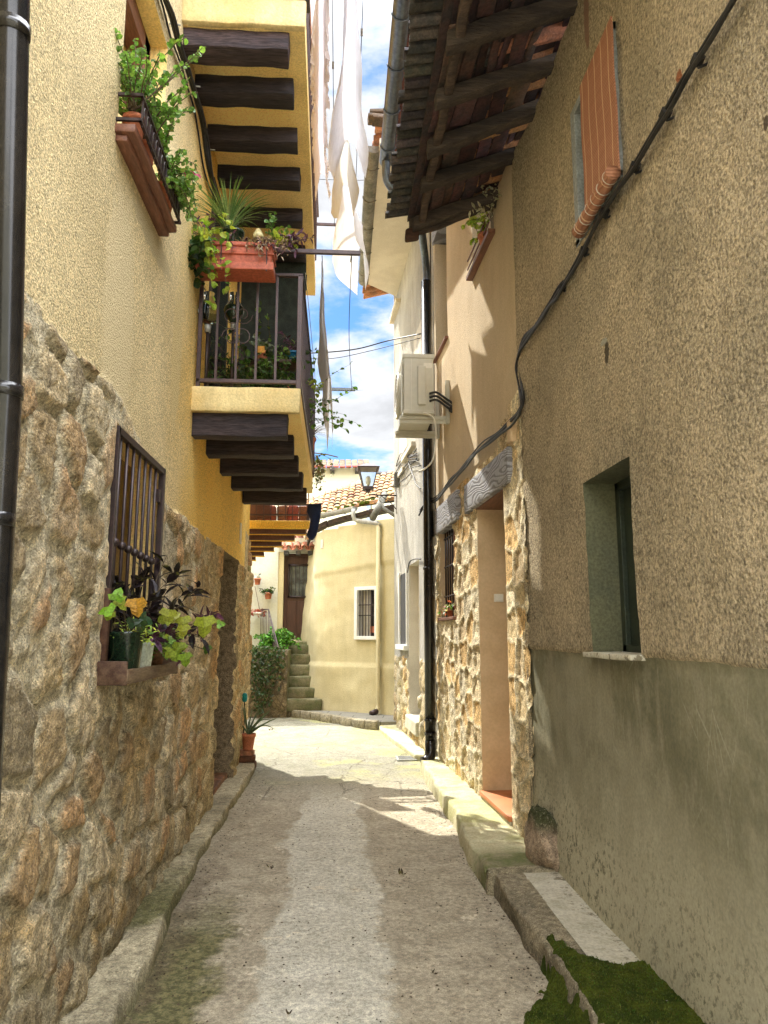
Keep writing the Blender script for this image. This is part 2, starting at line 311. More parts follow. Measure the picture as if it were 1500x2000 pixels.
def street_mat():
    m, g = mat('worn_concrete_street'); p = g.pos(); x, y, z = g.xyz(p)
    n1 = g.noise(p, 1.1, 5, .6); n2 = g.noise(p, 5, 6, .65); n3 = g.noise(p, 34, 6, .7); f = g.noise(p, 140, 3, .7)
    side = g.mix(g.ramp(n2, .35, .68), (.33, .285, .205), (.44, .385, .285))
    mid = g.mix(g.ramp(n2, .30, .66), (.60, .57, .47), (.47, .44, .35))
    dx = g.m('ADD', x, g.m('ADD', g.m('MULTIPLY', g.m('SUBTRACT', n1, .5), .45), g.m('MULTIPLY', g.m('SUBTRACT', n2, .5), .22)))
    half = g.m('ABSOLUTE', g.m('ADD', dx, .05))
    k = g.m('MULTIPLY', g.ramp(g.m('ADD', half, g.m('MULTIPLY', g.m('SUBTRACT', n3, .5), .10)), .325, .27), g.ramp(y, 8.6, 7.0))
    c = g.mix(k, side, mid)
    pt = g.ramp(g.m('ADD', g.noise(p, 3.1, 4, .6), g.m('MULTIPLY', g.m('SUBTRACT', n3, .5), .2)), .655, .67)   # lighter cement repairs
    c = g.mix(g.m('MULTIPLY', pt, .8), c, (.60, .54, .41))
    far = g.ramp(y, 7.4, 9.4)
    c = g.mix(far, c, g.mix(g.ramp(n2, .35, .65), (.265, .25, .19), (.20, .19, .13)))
    gm = g.m('MULTIPLY', g.ramp(g.m('ADD', n1, g.m('MULTIPLY', x, .06)), .50, .60), g.ramp(y, 8.2, 9.4))
    c = g.mix(g.m('MULTIPLY', gm, .6), c, (.36, .35, .12))
    jag = g.m('MULTIPLY', g.m('SUBTRACT', n2, .5), .5)
    ml = g.m('MULTIPLY', g.ramp(g.m('ADD', x, jag), -.50, -.64), g.ramp(g.m('ADD', y, g.m('MULTIPLY', jag, 2)), 5.2, 4.2))
    c = g.mix(g.m('MULTIPLY', ml, .92), c, g.mix(g.ramp(n3, .4, .6), (.085, .088, .026), (.155, .14, .055)))
    soil = g.m('MULTIPLY', g.ramp(g.m('ADD', x, jag), -.74, -.86), g.ramp(y, 6.5, 5.0))
    c = g.mix(g.m('MULTIPLY', soil, .55), c, (.11, .08, .05))
    cr = g.vor(g.pos((1, 1, 1)), 1.4, 'DISTANCE_TO_EDGE')
    wob = g.m('ADD', cr, g.m('MULTIPLY', g.m('SUBTRACT', n2, .5), .12))
    crk = g.m('MULTIPLY', g.ramp(g.m('ABSOLUTE', wob), .012, .004), g.ramp(y, 6.8, 8.6))
    c = g.mix(g.m('MULTIPLY', crk, .7), c, (.13, .11, .07))
    spk = g.ramp(g.vor(p, 42), .17, .10); c = g.mix(g.m('MULTIPLY', spk, g.m('MULTIPLY', g.ramp(n1, .4, .55), .5)), c, (.10, .085, .065))
    c = g.mix(1.0, c, g.ramp2(n3, .66, 1.30), 'MULTIPLY'); c = g.mix(1.0, c, g.ramp2(f, .70, 1.28), 'MULTIPLY')
    n4 = g.noise(p, 13, 6, .75); c = g.mix(g.m('MULTIPLY', g.ramp(n4, .60, .66), .45), c, (.16, .13, .09)); c = g.mix(g.m('MULTIPLY', g.ramp(n4, .38, .33), .35), c, (.52, .47, .35))
    h = g.m('ADD', g.m('MULTIPLY', n3, 1.0), g.m('ADD', g.m('MULTIPLY', f, .5), g.m('MULTIPLY', k, .35)))
    g.out(c, .82, g.m('SUBTRACT', h, crk), .75, .010, spec=.35); return m
M['street'] = street_mat()

def pave_mat():
    m, g = mat('mossy_concrete_pavement'); p = g.pos(); x, y, z = g.xyz(p)
    n1 = g.noise(p, 1.8, 5, .6); n2 = g.noise(p, 7, 6, .65); n3 = g.noise(p, 60, 5, .7)
    c = g.mix(g.ramp(n2, .35, .65), (.58, .55, .36), (.44, .40, .25))
    c = g.mix(g.m('MULTIPLY', g.ramp(n1, .46, .62), .6), c, (.40, .41, .15))
    dk = g.m('MULTIPLY', g.ramp(g.m('ADD', y, g.m('MULTIPLY', n2, .5)), 5.75, 5.35), .9)  # mossy near end; its limit leaves the sunlit stretch painted paler
    c = g.mix(dk, c, g.mix(g.ramp(n2, .4, .6), (.10, .12, .03), (.20, .18, .11)))
    c = g.mix(1.0, c, g.ramp2(n3, .82, 1.18), 'MULTIPLY')
    g.out(c, .9, g.m('ADD', n3, n2), .6, .008, spec=.25); return m
M['pave'] = pave_mat()
def slab_mat():
    m, g = mat('grey_slab_pavement'); p = g.pos((1, 1, 1), (0, 0, .12)); x, y, z = g.xyz(p)
    b = g.n('ShaderNodeTexBrick'); g.set(b.inputs['Vector'], p); b.inputs['Scale'].default_value = 1.0
    b.inputs['Brick Width'].default_value = .55; b.inputs['Row Height'].default_value = .4; b.inputs['Mortar Size'].default_value = .008
    for i, col in ((1, (.25, .235, .195, 1)), (2, (.20, .19, .155, 1)), (3, (.09, .085, .06, 1))): b.inputs[i].default_value = col
    n3 = g.noise(p, 40, 5, .7); c = g.mix(1.0, b.outputs[0], g.ramp2(n3, .8, 1.2), 'MULTIPLY')
    g.out(c, .85, g.m('SUBTRACT', n3, b.outputs[1]), .4, .006); return m
M['slabs'] = slab_mat()
def moss_mat():
    m, g = mat('green_moss'); p = g.pos(); n1 = g.noise(p, 9, 5, .6); n3 = g.noise(p, 90, 5, .75)
    c = g.mix(g.ramp(n1, .35, .65), (.038, .058, .008), (.085, .105, .014))
    c = g.mix(1.0, c, g.ramp2(n3, .55, 1.5), 'MULTIPLY'); g.out(c, .95, n3, 1.0, .02, spec=.1); return m
M['moss'] = moss_mat()
def cloth_mat(name, col, tr=.45):
    m, g = mat(name); p = g.pos(); n = g.noise(p, 14, 5, .6)
    c = g.mix(g.ramp(n, .3, .7), col, tuple(v * .90 for v in col))
    d = g.n('ShaderNodeBsdfDiffuse'); t = g.n('ShaderNodeBsdfTranslucent'); g.set(d.inputs[0], c); g.set(t.inputs[0], c)
    bp = g.n('ShaderNodeBump'); g.set(bp.inputs['Height'], n); bp.inputs['Strength'].default_value = .5; bp.inputs['Distance'].default_value = .02
    g.set(d.inputs['Normal'], bp.outputs[0])
    mx = g.n('ShaderNodeMixShader'); mx.inputs[0].default_value = tr; g.set(mx.inputs[1], d.outputs[0]); g.set(mx.inputs[2], t.outputs[0])
    o = g.n('ShaderNodeOutputMaterial'); g.set(o.inputs[0], mx.outputs[0]); return m
M['sheet'] = cloth_mat('white_cotton', (.76, .76, .78), .5); M['pinkcloth'] = cloth_mat('pale_pink_cotton', (.72, .66, .66), .5); M['beigecloth'] = cloth_mat('beige_cotton', (.74, .70, .62), .45)
def glass_mat(name, col):
    m, g = mat(name)
    def ex(b): b.inputs['Transmission Weight'].default_value = 1; b.inputs['IOR'].default_value = 1.3
    g.out(col, .05, extra=ex, spec=.5); return m
M['glass'] = glass_mat('clear_glass', (.85, .92, .9)); M['smoke'] = glass_mat('smoky_glass', (.25, .3, .3))
def blind_mat():
    m, g = mat('orange_reed_blind'); p = g.pos(); x, y, z = g.xyz(p)
    a = g.m('SINE', g.m('MULTIPLY', z, 360)); b = g.m('SINE', g.m('MULTIPLY', y, 62))
    c = g.mix(g.ramp(g.noise(g.pos((1, 1, 12)), 9, 3), .3, .7), (.40, .185, .105), (.32, .14, .08))
    c = g.mix(g.m('MULTIPLY', g.ramp(a, .2, 1), .35), c, (.15, .05, .02)); c = g.mix(g.ramp(b, .94, .985), c, (.62, .42, .27))
    g.out(c, .6, a, .5, .003); return m
M['blind'] = blind_mat()

# ------------------------------------------------------------------ object helpers
def tag(o, label=None, cat=None, group=None, kind=None):
    if label: o['label'] = label
    if cat: o['category'] = cat
    if group: o['group'] = group
    if kind: o['kind'] = kind
    return o
def thing(name, loc, label, cat, group=None):
    o = bpy.data.objects.new(name, None); COL.objects.link(o); o.location = loc; o.empty_display_size = .1
    return tag(o, label, cat, group)
WL = {}
def wloc(o): return WL.get(o.name, Vector(o.location)) if o else Vector((0, 0, 0))
def link(name, me, parent=None, loc=None):
    """vertices in me are world coordinates; the origin goes to loc (top level) or to the parent's"""
    o = bpy.data.objects.new(name, me); COL.objects.link(o)
    base = Vector(loc) if loc is not None else Vector((0, 0, 0))
    if parent is not None:
        base = wloc(parent); o.parent = parent; WL[o.name] = base
    else:
        o.location = base; WL[o.name] = base
    if base.length: me.transform(Matrix.Translation(-base))
    return o
def npmesh(name, V, Fq, m, parent=None, col=None, smooth=True, loc=None):
    me = bpy.data.meshes.new(name); V = np.asarray(V, dtype=np.float32); Fq = np.asarray(Fq, dtype=np.int32)
    used = np.zeros(len(V), bool); used[Fq.ravel()] = True; remap = np.cumsum(used) - 1; V = V[used]; Fq = remap[Fq]
    if col is not None: col = np.asarray(col)[used]
    me.vertices.add(len(V)); me.vertices.foreach_set('co', V.ravel())
    k = Fq.shape[1]; me.loops.add(Fq.size); me.loops.foreach_set('vertex_index', Fq.ravel().astype(np.int32))
    me.polygons.add(len(Fq)); me.polygons.foreach_set('loop_start', np.arange(0, Fq.size, k, dtype=np.int32))
    me.polygons.foreach_set('loop_total', np.full(len(Fq), k, dtype=np.int32))
    me.polygons.foreach_set('use_smooth', np.full(len(Fq), smooth))
    if col is not None:
        a = me.color_attributes.new('col', 'FLOAT_COLOR', 'POINT'); c4 = np.ones((len(V), 4), dtype=np.float32); c4[:, :3] = col
        a.data.foreach_set('color', c4.ravel())
    me.update(calc_edges=True); me.materials.append(m); me.validate()
    return link(name, me, parent, loc)
class MB:
    def __init__(s): s.v = []; s.f = []; s.c = []; s.cur = (1, 1, 1)
    def add(s, vs, fs):
        k = len(s.v); s.v += [tuple(v) for v in vs]; s.c += [s.cur] * len(vs); s.f += [tuple(i + k for i in f) for f in fs]; return s
    def obox(s, c, a, b, d):
        c, a, b, d = map(Vector, (c, a, b, d)); vs = [c + a * i + b * j + d * k for i in (-1, 1) for j in (-1, 1) for k in (-1, 1)]
        fs = [(0, 1, 3, 2), (4, 6, 7, 5), (0, 4, 5, 1), (2, 3, 7, 6), (0, 2, 6, 4), (1, 5, 7, 3)]
        if a.cross(b).dot(d) < 0: fs = [f[::-1] for f in fs]
        return s.add(vs, fs)
    def box(s, x0, x1, y0, y1, z0, z1):
        return s.obox(((x0 + x1) / 2, (y0 + y1) / 2, (z0 + z1) / 2), (abs(x1 - x0) / 2, 0, 0), (0, abs(y1 - y0) / 2, 0), (0, 0, abs(z1 - z0) / 2))
    def wbox(s, w, u0, u1, z0, z1, o0, o1):
        return s.obox(w.pt((u0 + u1) / 2, (z0 + z1) / 2, (o0 + o1) / 2), w.d * (u1 - u0) / 2, w.n * (o1 - o0) / 2, Vector((0, 0, (z1 - z0) / 2)))
    def tube(s, pts, r, n=8, cap=True, closed=False):
        pts = [Vector(p) for p in pts]; m = len(pts); rs = r if isinstance(r, (list, tuple)) else [r] * m
        base = len(s.v); up = None; vs = []
        for i, p in enumerate(pts):
            t = (pts[min(i + 1, m - 1)] - pts[max(i - 1, 0)])
            t = t.normalized() if t.length > 1e-9 else Vector((0, 0, 1))
            if up is None: up = Vector((0, 0, 1)) if abs(t.z) < .9 else Vector((1, 0, 0))
            a = t.cross(up); a = a.normalized() if a.length > 1e-6 else t.orthogonal().normalized(); b = a.cross(t).normalized(); up = b
            vs += [p + (a * math.cos(q * 2 * math.pi / n) + b * math.sin(q * 2 * math.pi / n)) * rs[i] for q in range(n)]
        fs = [(i * n + q, i * n + (q + 1) % n, (i + 1) * n + (q + 1) % n, (i + 1) * n + q) for i in range(m - 1) for q in range(n)]
        if cap: fs += [tuple(range(n))[::-1], tuple((m - 1) * n + q for q in range(n))]
        return s.add(vs, fs)
    def lathe(s, c, prof, n=16, axis='z'):
        c = Vector(c); vs = []
        for r, h in prof: vs += [c + Vector((r * math.cos(q * 2 * math.pi / n), r * math.sin(q * 2 * math.pi / n), h)) for q in range(n)]
        fs = [(i * n + q, i * n + (q + 1) % n, (i + 1) * n + (q + 1) % n, (i + 1) * n + q) for i in range(len(prof) - 1) for q in range(n)]
        return s.add(vs, fs)
    def quad(s, a, b, c, d): return s.add([a, b, c, d], [(0, 1, 2, 3)])
    def poly(s, pts): return s.add(pts, [tuple(range(len(pts)))])
    def prism(s, pts, ext):
        e = Vector(ext); a = [Vector(p) for p in pts]; n = len(a); k = [p + e for p in a]
        return s.add(a + k, [tuple(range(n))[::-1], tuple(range(n, 2 * n))] + [(i, (i + 1) % n, n + (i + 1) % n, n + i) for i in range(n)])
    def rbox(s, c, a, b, d, seg=(6, 3, 3), amp=.006, r=.012, seed=0, fs=7.0):
        """a box worn by hand: subdivided, soft corners, uneven faces"""
        c, a, b, d = map(Vector, (c, a, b, d)); L = [a.length, b.length, d.length]; dirs = [v.normalized() for v in (a, b, d)]
        def lin(n, l):
            e = min(r / l, .45); return [-1] + [(-1 + e) + (2 - 2 * e) * i / n for i in range(n + 1)] + [1]
        G3 = [lin(seg[i], L[i]) for i in range(3)]
        for ax in range(3):
            p, q = [i for i in range(3) if i != ax]
            for sg in (-1, 1):
                vs = []; gp, gq = G3[p], G3[q]
                for up in gp:
                    for uq in gq:
                        co = [0, 0, 0]; co[ax] = sg; co[p] = up; co[q] = uq
                        ext = sum(abs(v) > .999 for v in co)
                        loc = Vector((0, 0, 0))
                        for i in range(3):
                            l = co[i] * L[i]
                            if ext >= 2 and abs(co[i]) > .999: l -= math.copysign(r * (.35 if ext == 2 else .5), l)
                            loc += dirs[i] * l
                        w = c + loc
                        k = Vector((math.sin(w.x * fs * 1.3 + w.z * fs * 2.1 + seed) + math.sin(w.y * fs * 2.3 + seed * 2.7),
                                    math.sin(w.x * fs * 2.9 + w.y * fs + seed * 1.3), math.sin(w.y * fs * 1.9 + w.x * fs * 1.7 + seed) + math.sin(w.z * fs * 3.1))) * amp * .6
                        vs.append(w + k)
                nq = len(gq); flip = (sg > 0) != (ax == 1)
                if dirs[0].cross(dirs[1]).dot(dirs[2]) < 0: flip = not flip
                fcs = []
                for i in range(len(gp) - 1):
                    for j in range(nq - 1):
                        f = (i * nq + j, (i + 1) * nq + j, (i + 1) * nq + j + 1, i * nq + j + 1); fcs.append(f if flip else f[::-1])
                s.add(vs, fcs)
        return s
    def build(s, name, m, parent=None, smooth=False, loc=None, bevel=0, solid=0):
        me = bpy.data.meshes.new(name); me.from_pydata(s.v, [], s.f); me.materials.append(m)
        if any(c != (1, 1, 1) for c in s.c) or True:
            a = me.color_attributes.new('col', 'FLOAT_COLOR', 'POINT'); arr = np.ones((len(s.v), 4), dtype=np.float32)
            if len(s.v): arr[:, :3] = np.array(s.c, dtype=np.float32)
            a.data.foreach_set('color', arr.ravel())
        me.update()
        if smooth: me.polygons.foreach_set('use_smooth', [True] * len(me.polygons))
        o = link(name, me, parent, loc)
        if bevel:
            b = o.modifiers.new('bevel', 'BEVEL'); b.width = bevel; b.segments = 2; b.limit_method = 'ANGLE'
        if solid:
            b = o.modifiers.new('solidify', 'SOLIDIFY'); b.thickness = solid; b.offset = 0
        return o

def lines(a, b, step, snaps=()):
    xs = list(np.arange(a, b, step)) + [b]; xs = [x for x in xs if all(abs(x - s) > step * .45 for s in snaps)] + [s for s in snaps if a <= s <= b]
    return np.array(sorted(xs))
def wallgrid(w, us, zs, disp, holes=(), shift=None):
    """a relief sheet along wall w with openings; returns V (n,3), quads, face centres (u,z), reveal quads"""
    U, Z = np.meshgrid(us, zs, indexing='ij'); D = disp(U, Z); U2, Z2 = (U, Z) if shift is None else shift(U, Z)
    P = np.stack([w.p0.x + w.d.x * U2 + w.n.x * D, w.p0.y + w.d.y * U2 + w.n.y * D, Z2], -1).reshape(-1, 3)
    nu, nz = len(us), len(zs); I, J = np.meshgrid(np.arange(nu - 1), np.arange(nz - 1), indexing='ij')
    a = I * nz + J; Q = np.stack([a, a + nz, a + nz + 1, a + 1], -1).reshape(-1, 4)
    cu = ((us[:-1] + us[1:]) / 2)[I].ravel(); cz = ((zs[:-1] + zs[1:]) / 2)[J].ravel()
    nrm = np.cross(P[Q[0][1]] - P[Q[0][0]], P[Q[0][3]] - P[Q[0][0]])
    if np.dot(nrm, np.array(w.n)) < 0: Q = Q[:, ::-1]
    keep = np.ones(len(Q), bool); reveals = []
    for (u0, u1, z0, z1, dep) in holes:
        keep &= ~((cu > u0) & (cu < u1) & (cz > z0) & (cz < z1))
        i0, i1 = np.argmin(abs(us - u0)), np.argmin(abs(us - u1)); j0, j1 = np.argmin(abs(zs - z0)), np.argmin(abs(zs - z1))
        ring = [(i, j0) for i in range(i0, i1)] + [(i1, j) for j in range(j0, j1)] + [(i, j1) for i in range(i1, i0, -1)] + [(i0, j) for j in range(j1, j0, -1)]
        outer = np.array([P[i * nz + j] for i, j in ring]); inner = np.array([list(w.pt(us[i], zs[j], -dep)) for i, j in ring]); n = len(ring)
        RV = np.concatenate([outer, inner]); RF = np.array([[k, (k + 1) % n, n + (k + 1) % n, n + k] for k in range(n)]); reveals.append((RV, RF))
    return P, Q[keep], cu[keep], cz[keep], reveals, U.ravel(), Z.ravel()
# ================================================================== GROUND
def sheet(name, xs, ys, zf, m, parent=None, loc=None, colf=None):
    X, Y = np.meshgrid(xs, ys, indexing='ij'); Z = zf(X, Y); V = np.stack([X, Y, Z], -1).reshape(-1, 3); n = len(ys)
    I, J = np.meshgrid(np.arange(len(xs) - 1), np.arange(n - 1), indexing='ij'); a = I * n + J
    Q = np.stack([a, a + n, a + n + 1, a + 1], -1).reshape(-1, 4)
    return npmesh(name, V, Q, m, parent, None if colf is None else colf(X, Y).reshape(-1, 3), True, loc)
o = MB().box(-120, 120, -120, 160, -.5, -.06).build('ground', M['street']); tag(o, kind='structure')
xs = np.unique(np.concatenate([np.arange(-9, -1.3, .4), np.arange(-1.3, 1.5, .035), np.arange(1.6, 6, .5)]))
ys = np.unique(np.concatenate([np.arange(-8, 1.8, .4), np.arange(1.8, 9, .035), np.arange(9, 17.5, .09)]))
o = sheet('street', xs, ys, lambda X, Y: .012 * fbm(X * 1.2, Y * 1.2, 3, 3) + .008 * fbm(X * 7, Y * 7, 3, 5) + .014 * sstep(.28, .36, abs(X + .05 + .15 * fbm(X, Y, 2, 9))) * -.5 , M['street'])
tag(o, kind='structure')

def kerb(name, ys, edge, inner, h, m, seed=0, colf=None, drop=.03):
    """raised strip: profile wall > top > rounded edge > face, worn by noise"""
    prof = [(0, 1), (.25, 1), (.5, 1), (.72, 1), (.88, 1.0), (.955, .98), (.99, .93), (1.0, .82), (1.01, .35), (1.02, -.35)]
    V = []; C = []
    ys = np.asarray(ys); e = edge(ys); w = inner(ys); hh = h(ys) if callable(h) else np.full(len(ys), h)
    V = np.zeros((len(ys), len(prof), 3))
    for k, (a, b) in enumerate(prof):
        V[:, k, 0] = w + (e - w) * a; V[:, k, 1] = ys; V[:, k, 2] = hh * b
    n1 = fbm(V[..., 0] * 9, V[..., 1] * 5, 4, seed); n2 = fbm(V[..., 1] * 3, V[..., 2] * 9 + 5, 4, seed + 3)
    V[..., 2] += .012 * n1; V[..., 0] += .035 * n2 * np.array([0, .2, .3, .6, 1, 1, 1, 1, 1, 1])
    st = np.floor(ys / .62); jo = np.minimum(np.abs(ys / .62 - np.round(ys / .62)) * .62, 1); V[:, 3:, 2] -= (drop * np.exp(-(jo / .012)**2))[:, None]
    V = V.reshape(-1, 3); n = len(prof); I, J = np.meshgrid(np.arange(len(ys) - 1), np.arange(n - 1), indexing='ij'); a = I * n + J
    Q = np.stack([a, a + n, a + n + 1, a + 1], -1).reshape(-1, 4)
    if edge(ys)[0] > inner(ys)[0]: pass
    nrm = np.cross(V[Q[0][1]] - V[Q[0][0]], V[Q[0][3]] - V[Q[0][0]])
    if nrm[2] < 0: Q = Q[:, ::-1]
    o = npmesh(name, V, Q, m, None, None if colf is None else colf(V), True); return tag(o, kind='structure')
def kcol(V):
    n = fbm(V[:, 0] * 4, V[:, 1] * 3, 4, 21); g = sstep(.05, .35, fbm(V[:, 0] * 3, V[:, 1] * 1.3, 3, 31)) * sstep(6.5, 4.0, V[:, 1]) + .8 * sstep(.0, -.05, V[:, 2] - .05)
    base = np.array([.37, .325, .22]) * (1 + .5 * n)[:, None]; moss = np.array([.105, .105, .035])
    g = np.clip(g, 0, .85)[:, None]; return base * (1 - g) + moss * g
kerb('left_kerb', np.unique(np.concatenate([np.arange(-6, 1.8, .3), np.arange(1.8, 9.35, .025)])), lambda y: -.86 - .11 * sstep(2.4, 6, y) + .012 * fbm(y * 2, y * 0, 3, 4), lambda y: -1.22 + 0 * y, .08, M['kerb'], 2, kcol)
def rkcol(V):
    n = fbm(V[:, 0] * 4, V[:, 1] * 3, 4, 22); g = np.clip(sstep(.1, -.1, V[:, 2] - .06), 0, .7)[:, None]
    return np.array([.27, .23, .155]) * (1 + .5 * n)[:, None] * (1 - g * .6)
# door-house pavement (mossy concrete), then the stone kerb with its white infill beside the near house
EDG = lambda y: .99 - .06 * sstep(6.5, 5.4, y) + .02 * fbm(y * 1.5, y * 0, 3, 8) + .10 * sstep(9.0, 9.75, y)
kerb('right_pavement', np.arange(4.92, 9.72, .03), EDG, lambda y: 1.50 + 0 * y, .135, M['pave'], 5)
kerb('right_kerb', np.unique(np.concatenate([np.arange(-6, 2.2, .3), np.arange(2.2, 4.90, .025)])), lambda y: .985 + .015 * fbm(y * 2, y * 0, 3, 12) + .03 * sstep(4.2, 3.4, y), lambda y: 1.17 + 0 * y, .125, M['kerb'], 6, rkcol)
o = sheet('cement_pavement', np.arange(1.165, 1.50, .03), np.arange(-6, 4.92, .08), lambda X, Y: .128 + .006 * fbm(X * 4, Y * 3, 3, 3), M['cement']); tag(o, kind='structure')
# moss over the kerb in the near right corner
def mossz(X, Y):
    nb = .30 * fbm(X * 4, Y * 4, 5, 41, .62)
    k = sstep(.0, .035, X - (.74 + .22 * sstep(3.35, 3.78, Y)) + nb * .40) * sstep(.0, .05, 3.94 - .36 * sstep(1.0, 1.28, X) - Y + nb * .6) * sstep(-.62, -.50, fbm(X * 8, Y * 8, 4, 47))
    base = .127 * sstep(.975, 1.05, X) * k
    return base - .03 + k * (.044 + .010 * fbm(X * 9, Y * 9, 4, 43) + .010 * fbm(X * 45, Y * 45, 3, 44))
o = sheet('moss', np.arange(.6, 1.47, .011), np.arange(1.9, 4.25, .011), mossz, M['moss']); tag(o, 'bright green moss mat swallowing the kerb in the near right corner', 'moss', kind='stuff')
# tufts
mb = MB(); rr = random.Random(5)
for i in range(9000):
    x = rr.uniform(.75, 1.42); y = rr.uniform(2.3, 4.15); z = float(mossz(np.array([x]), np.array([y]))[0])
    if z < .127 * float(sstep(.975, 1.05, np.array([x]))[0]) + .004: continue
    l = rr.uniform(.005, .012); a = rr.uniform(0, 6.28); d = Vector((math.cos(a), math.sin(a), 0)); t = Vector((rr.uniform(-.5, .5), rr.uniform(-.5, .5), 1)) * l
    mb.cur = (rr.uniform(.05, .11), rr.uniform(.07, .15), .012); b = Vector((x, y, z - .002)); mb.add([b - d * .003, b + d * .003, b + t], [(0, 1, 2)])
o = mb.build('moss_tufts', M['leaf']); tag(o, 'short moss shoots standing on the green moss mat', 'moss', kind='stuff')
# far slab pavement with its curved stone kerb
arc = [(504, 1391), (530, 1392), (570, 1396), (610, 1401), (650, 1408), (690, 1415), (715, 1419), (737, 1421)]
ap = [onz(a, b + 4, 0.0) for a, b in arc]; ap = [Vector((-2.6, ap[0].y + .1, 0))] + ap
pts = [(p.x, p.y, .125) for p in ap] + [(1.25, ap[-1].y + .1, .125), (1.25, 15.2, .125), (-2.6, 17, .125)]
o = MB().prism(pts, (0, 0, -.2)).build('far_pavement', M['slabs']); tag(o, kind='structure')
mb = MB()
for i in range(len(ap) - 1):
    a, b = ap[i], ap[i + 1]; d = b - a; n = max(1, round(d.length / .38)); nn = Vector((d.y, -d.x, 0)).normalized()
    for k in range(n):
        c = a + d * ((k + .5) / n); s_ = rr.uniform(.75, 1.15); mb.cur = (.27 * s_, .235 * s_, .16 * s_)
        mb.rbox(c + Vector((0, 0, .055)) - nn * .02, d / n * .49, nn * .075, (0, 0, .085), (3, 2, 2), .010, .02, i * 3 + k)
o = mb.build('far_kerb', M['kerb'], smooth=True); tag(o, kind='structure')
mb = MB(); mb.cur = (.26, .225, .15); mb.rbox((1.21, 4.93, .04), (.26, 0, 0), (0, .05, 0), (0, 0, .10), (6, 2, 3), .010, .02, 3)
o = mb.build('pavement_end', M['kerb'], smooth=True); tag(o, kind='structure')
# pavement beside the grey house
o = MB().prism([(.70, 12.6, .07), (1.0, 9.9, .07), (1.4, 9.6, .07), (1.4, 13.6, .07), (.72, 13.0, .07)], (0, 0, -.15)).build('side_pavement', M['pave'], bevel=.02); tag(o, kind='structure')

# ================================================================== LEFT HOUSE
lh = thing('stucco_house', (-1.15, 5, 0), 'rubble stone and cream roughcast house with ochre beamed balcony at left', 'house')
bdry = lambda u: 2.80 - .37 * sstep(3.6, 5.2, u) - .03 * sstep(5.2, 8, u) + .035 * fbm(u * 3, u * 0 + 3, 3, 2)
GW = (3.72, 4.80, 1.42, 2.66); _s0, _s1 = onx(243, 236, -1.06), onx(345, 445, -1.06); UZ = (_s0.z + _s1.z) / 2 + .04; UA, UB = _s0.y + .14, _s1.y - .05; UW = (round(UA + .03, 3), round(UB - .08, 3), round(UZ, 3), round(UZ + 1.2, 3)); LD = (7.2, 8.42, -.05, 2.42)
us = np.unique(np.concatenate([lines(.4, 1.9, .25), lines(1.95, 6.2, .017, (GW[0], GW[1], UW[0], UW[1])), lines(6.21, 10.2, .026, (LD[0], LD[1]))]))
zs = np.unique(np.concatenate([lines(-.05, 2.95, .017, (GW[2], GW[3], LD[3])), lines(3.0, 9.4, .11, (UW[2], UW[3]))]))
SCL = 3.6
def rubble_fields(U, Z):
    wx = U * SCL * .92 + .55 * fbm(U * 1.7, Z * 1.7, 3, 61); wz = Z * SCL * 1.02 + .55 * fbm(U * 1.7 + 9, Z * 1.7, 3, 62)
    f1, f2, k = voro(wx, wz, 3, .9); return f1, f2, k
def ldisp(U, Z):
    f1, f2, k = rubble_fields(U, Z); e = f2 - f1
    inst = sstep(.02, -.03, Z - bdry(U) + .02 * fbm(U * 12, Z * 12, 3, 7))
    rid = 1 - abs(fbm(U * 6.5, Z * 6.5, 4, 111)) * 3.2
    bulge = sstep(.14, .27, e + .07 * fbm(U * 12, Z * 12, 4, 19)) * (.012 + .024 * k) + .022 * fbm(U * 2.6, Z * 2.6, 3, 11) + .011 * fbm(U * 10, Z * 11, 4, 13, .65) - .010 * sstep(.86, 1.0, rid) + .008 * fbm(U * 30, Z * 30, 3, 15, .7) - .020 * sstep(.10, .0, e) * sstep(-.1, .3, fbm(U * 2.3, Z * 2.3, 3, 121))
    calm = 1 - .7 * sstep(.22, .05, np.maximum(np.maximum(GW[0] - U, U - GW[1]), np.maximum(GW[2] - Z, Z - GW[3])))
    bulge = bulge * calm
    base = .10 * sstep(.9, .0, Z) * sstep(9, 2, U)                        # the wall leans out at its foot
    st = .012 * fbm(U * .8, Z * .8, 3, 17)
    quoin = .03 * sstep(9.5, 9.6, U) * sstep(3.0, 2.9, Z) - .08 * sstep(8.5, 10.2, U)
    return inst * (.012 + bulge + base * .5 + quoin) + (1 - inst) * (.004 + st - .08 * sstep(8.5, 10.2, U))
P, Q, cu, cz, rev, Uf, Zf = wallgrid(LW, us, zs, ldisp, [GW + (.20,), UW + (.22,), LD + (.34,)])
f1, f2, k = rubble_fields(Uf, Zf); e = f2 - f1
pal = np.array([(.37, .295, .19), (.46, .385, .26), (.33, .275, .19), (.44, .30, .18), (.29, .25, .18), (.50, .43, .31), (.37, .27, .165)])
ci = (k * 6.99).astype(int); stone = pal[ci] * (1 + .30 * fbm(Uf * 9, Zf * 9, 4, 71))[:, None]
mortar = np.array([.50, .465, .37]) * (1 + .22 * fbm(Uf * 5, Zf * 5, 4, 73))[:, None]
ee = e + .07 * fbm(Uf * 12, Zf * 12, 4, 19); mk_ = sstep(.17, .24, ee)[:, None] * (.98 - .45 * sstep(.2, .5, fbm(Uf * 2, Zf * 2, 3, 76)))[:, None]
line = np.exp(-((ee - .17) / .022)**2) * (.6 * sstep(-.2, .3, fbm(Uf * 5, Zf * 5, 3, 176)))  # dark seams paint crevice shadow into the stone colour
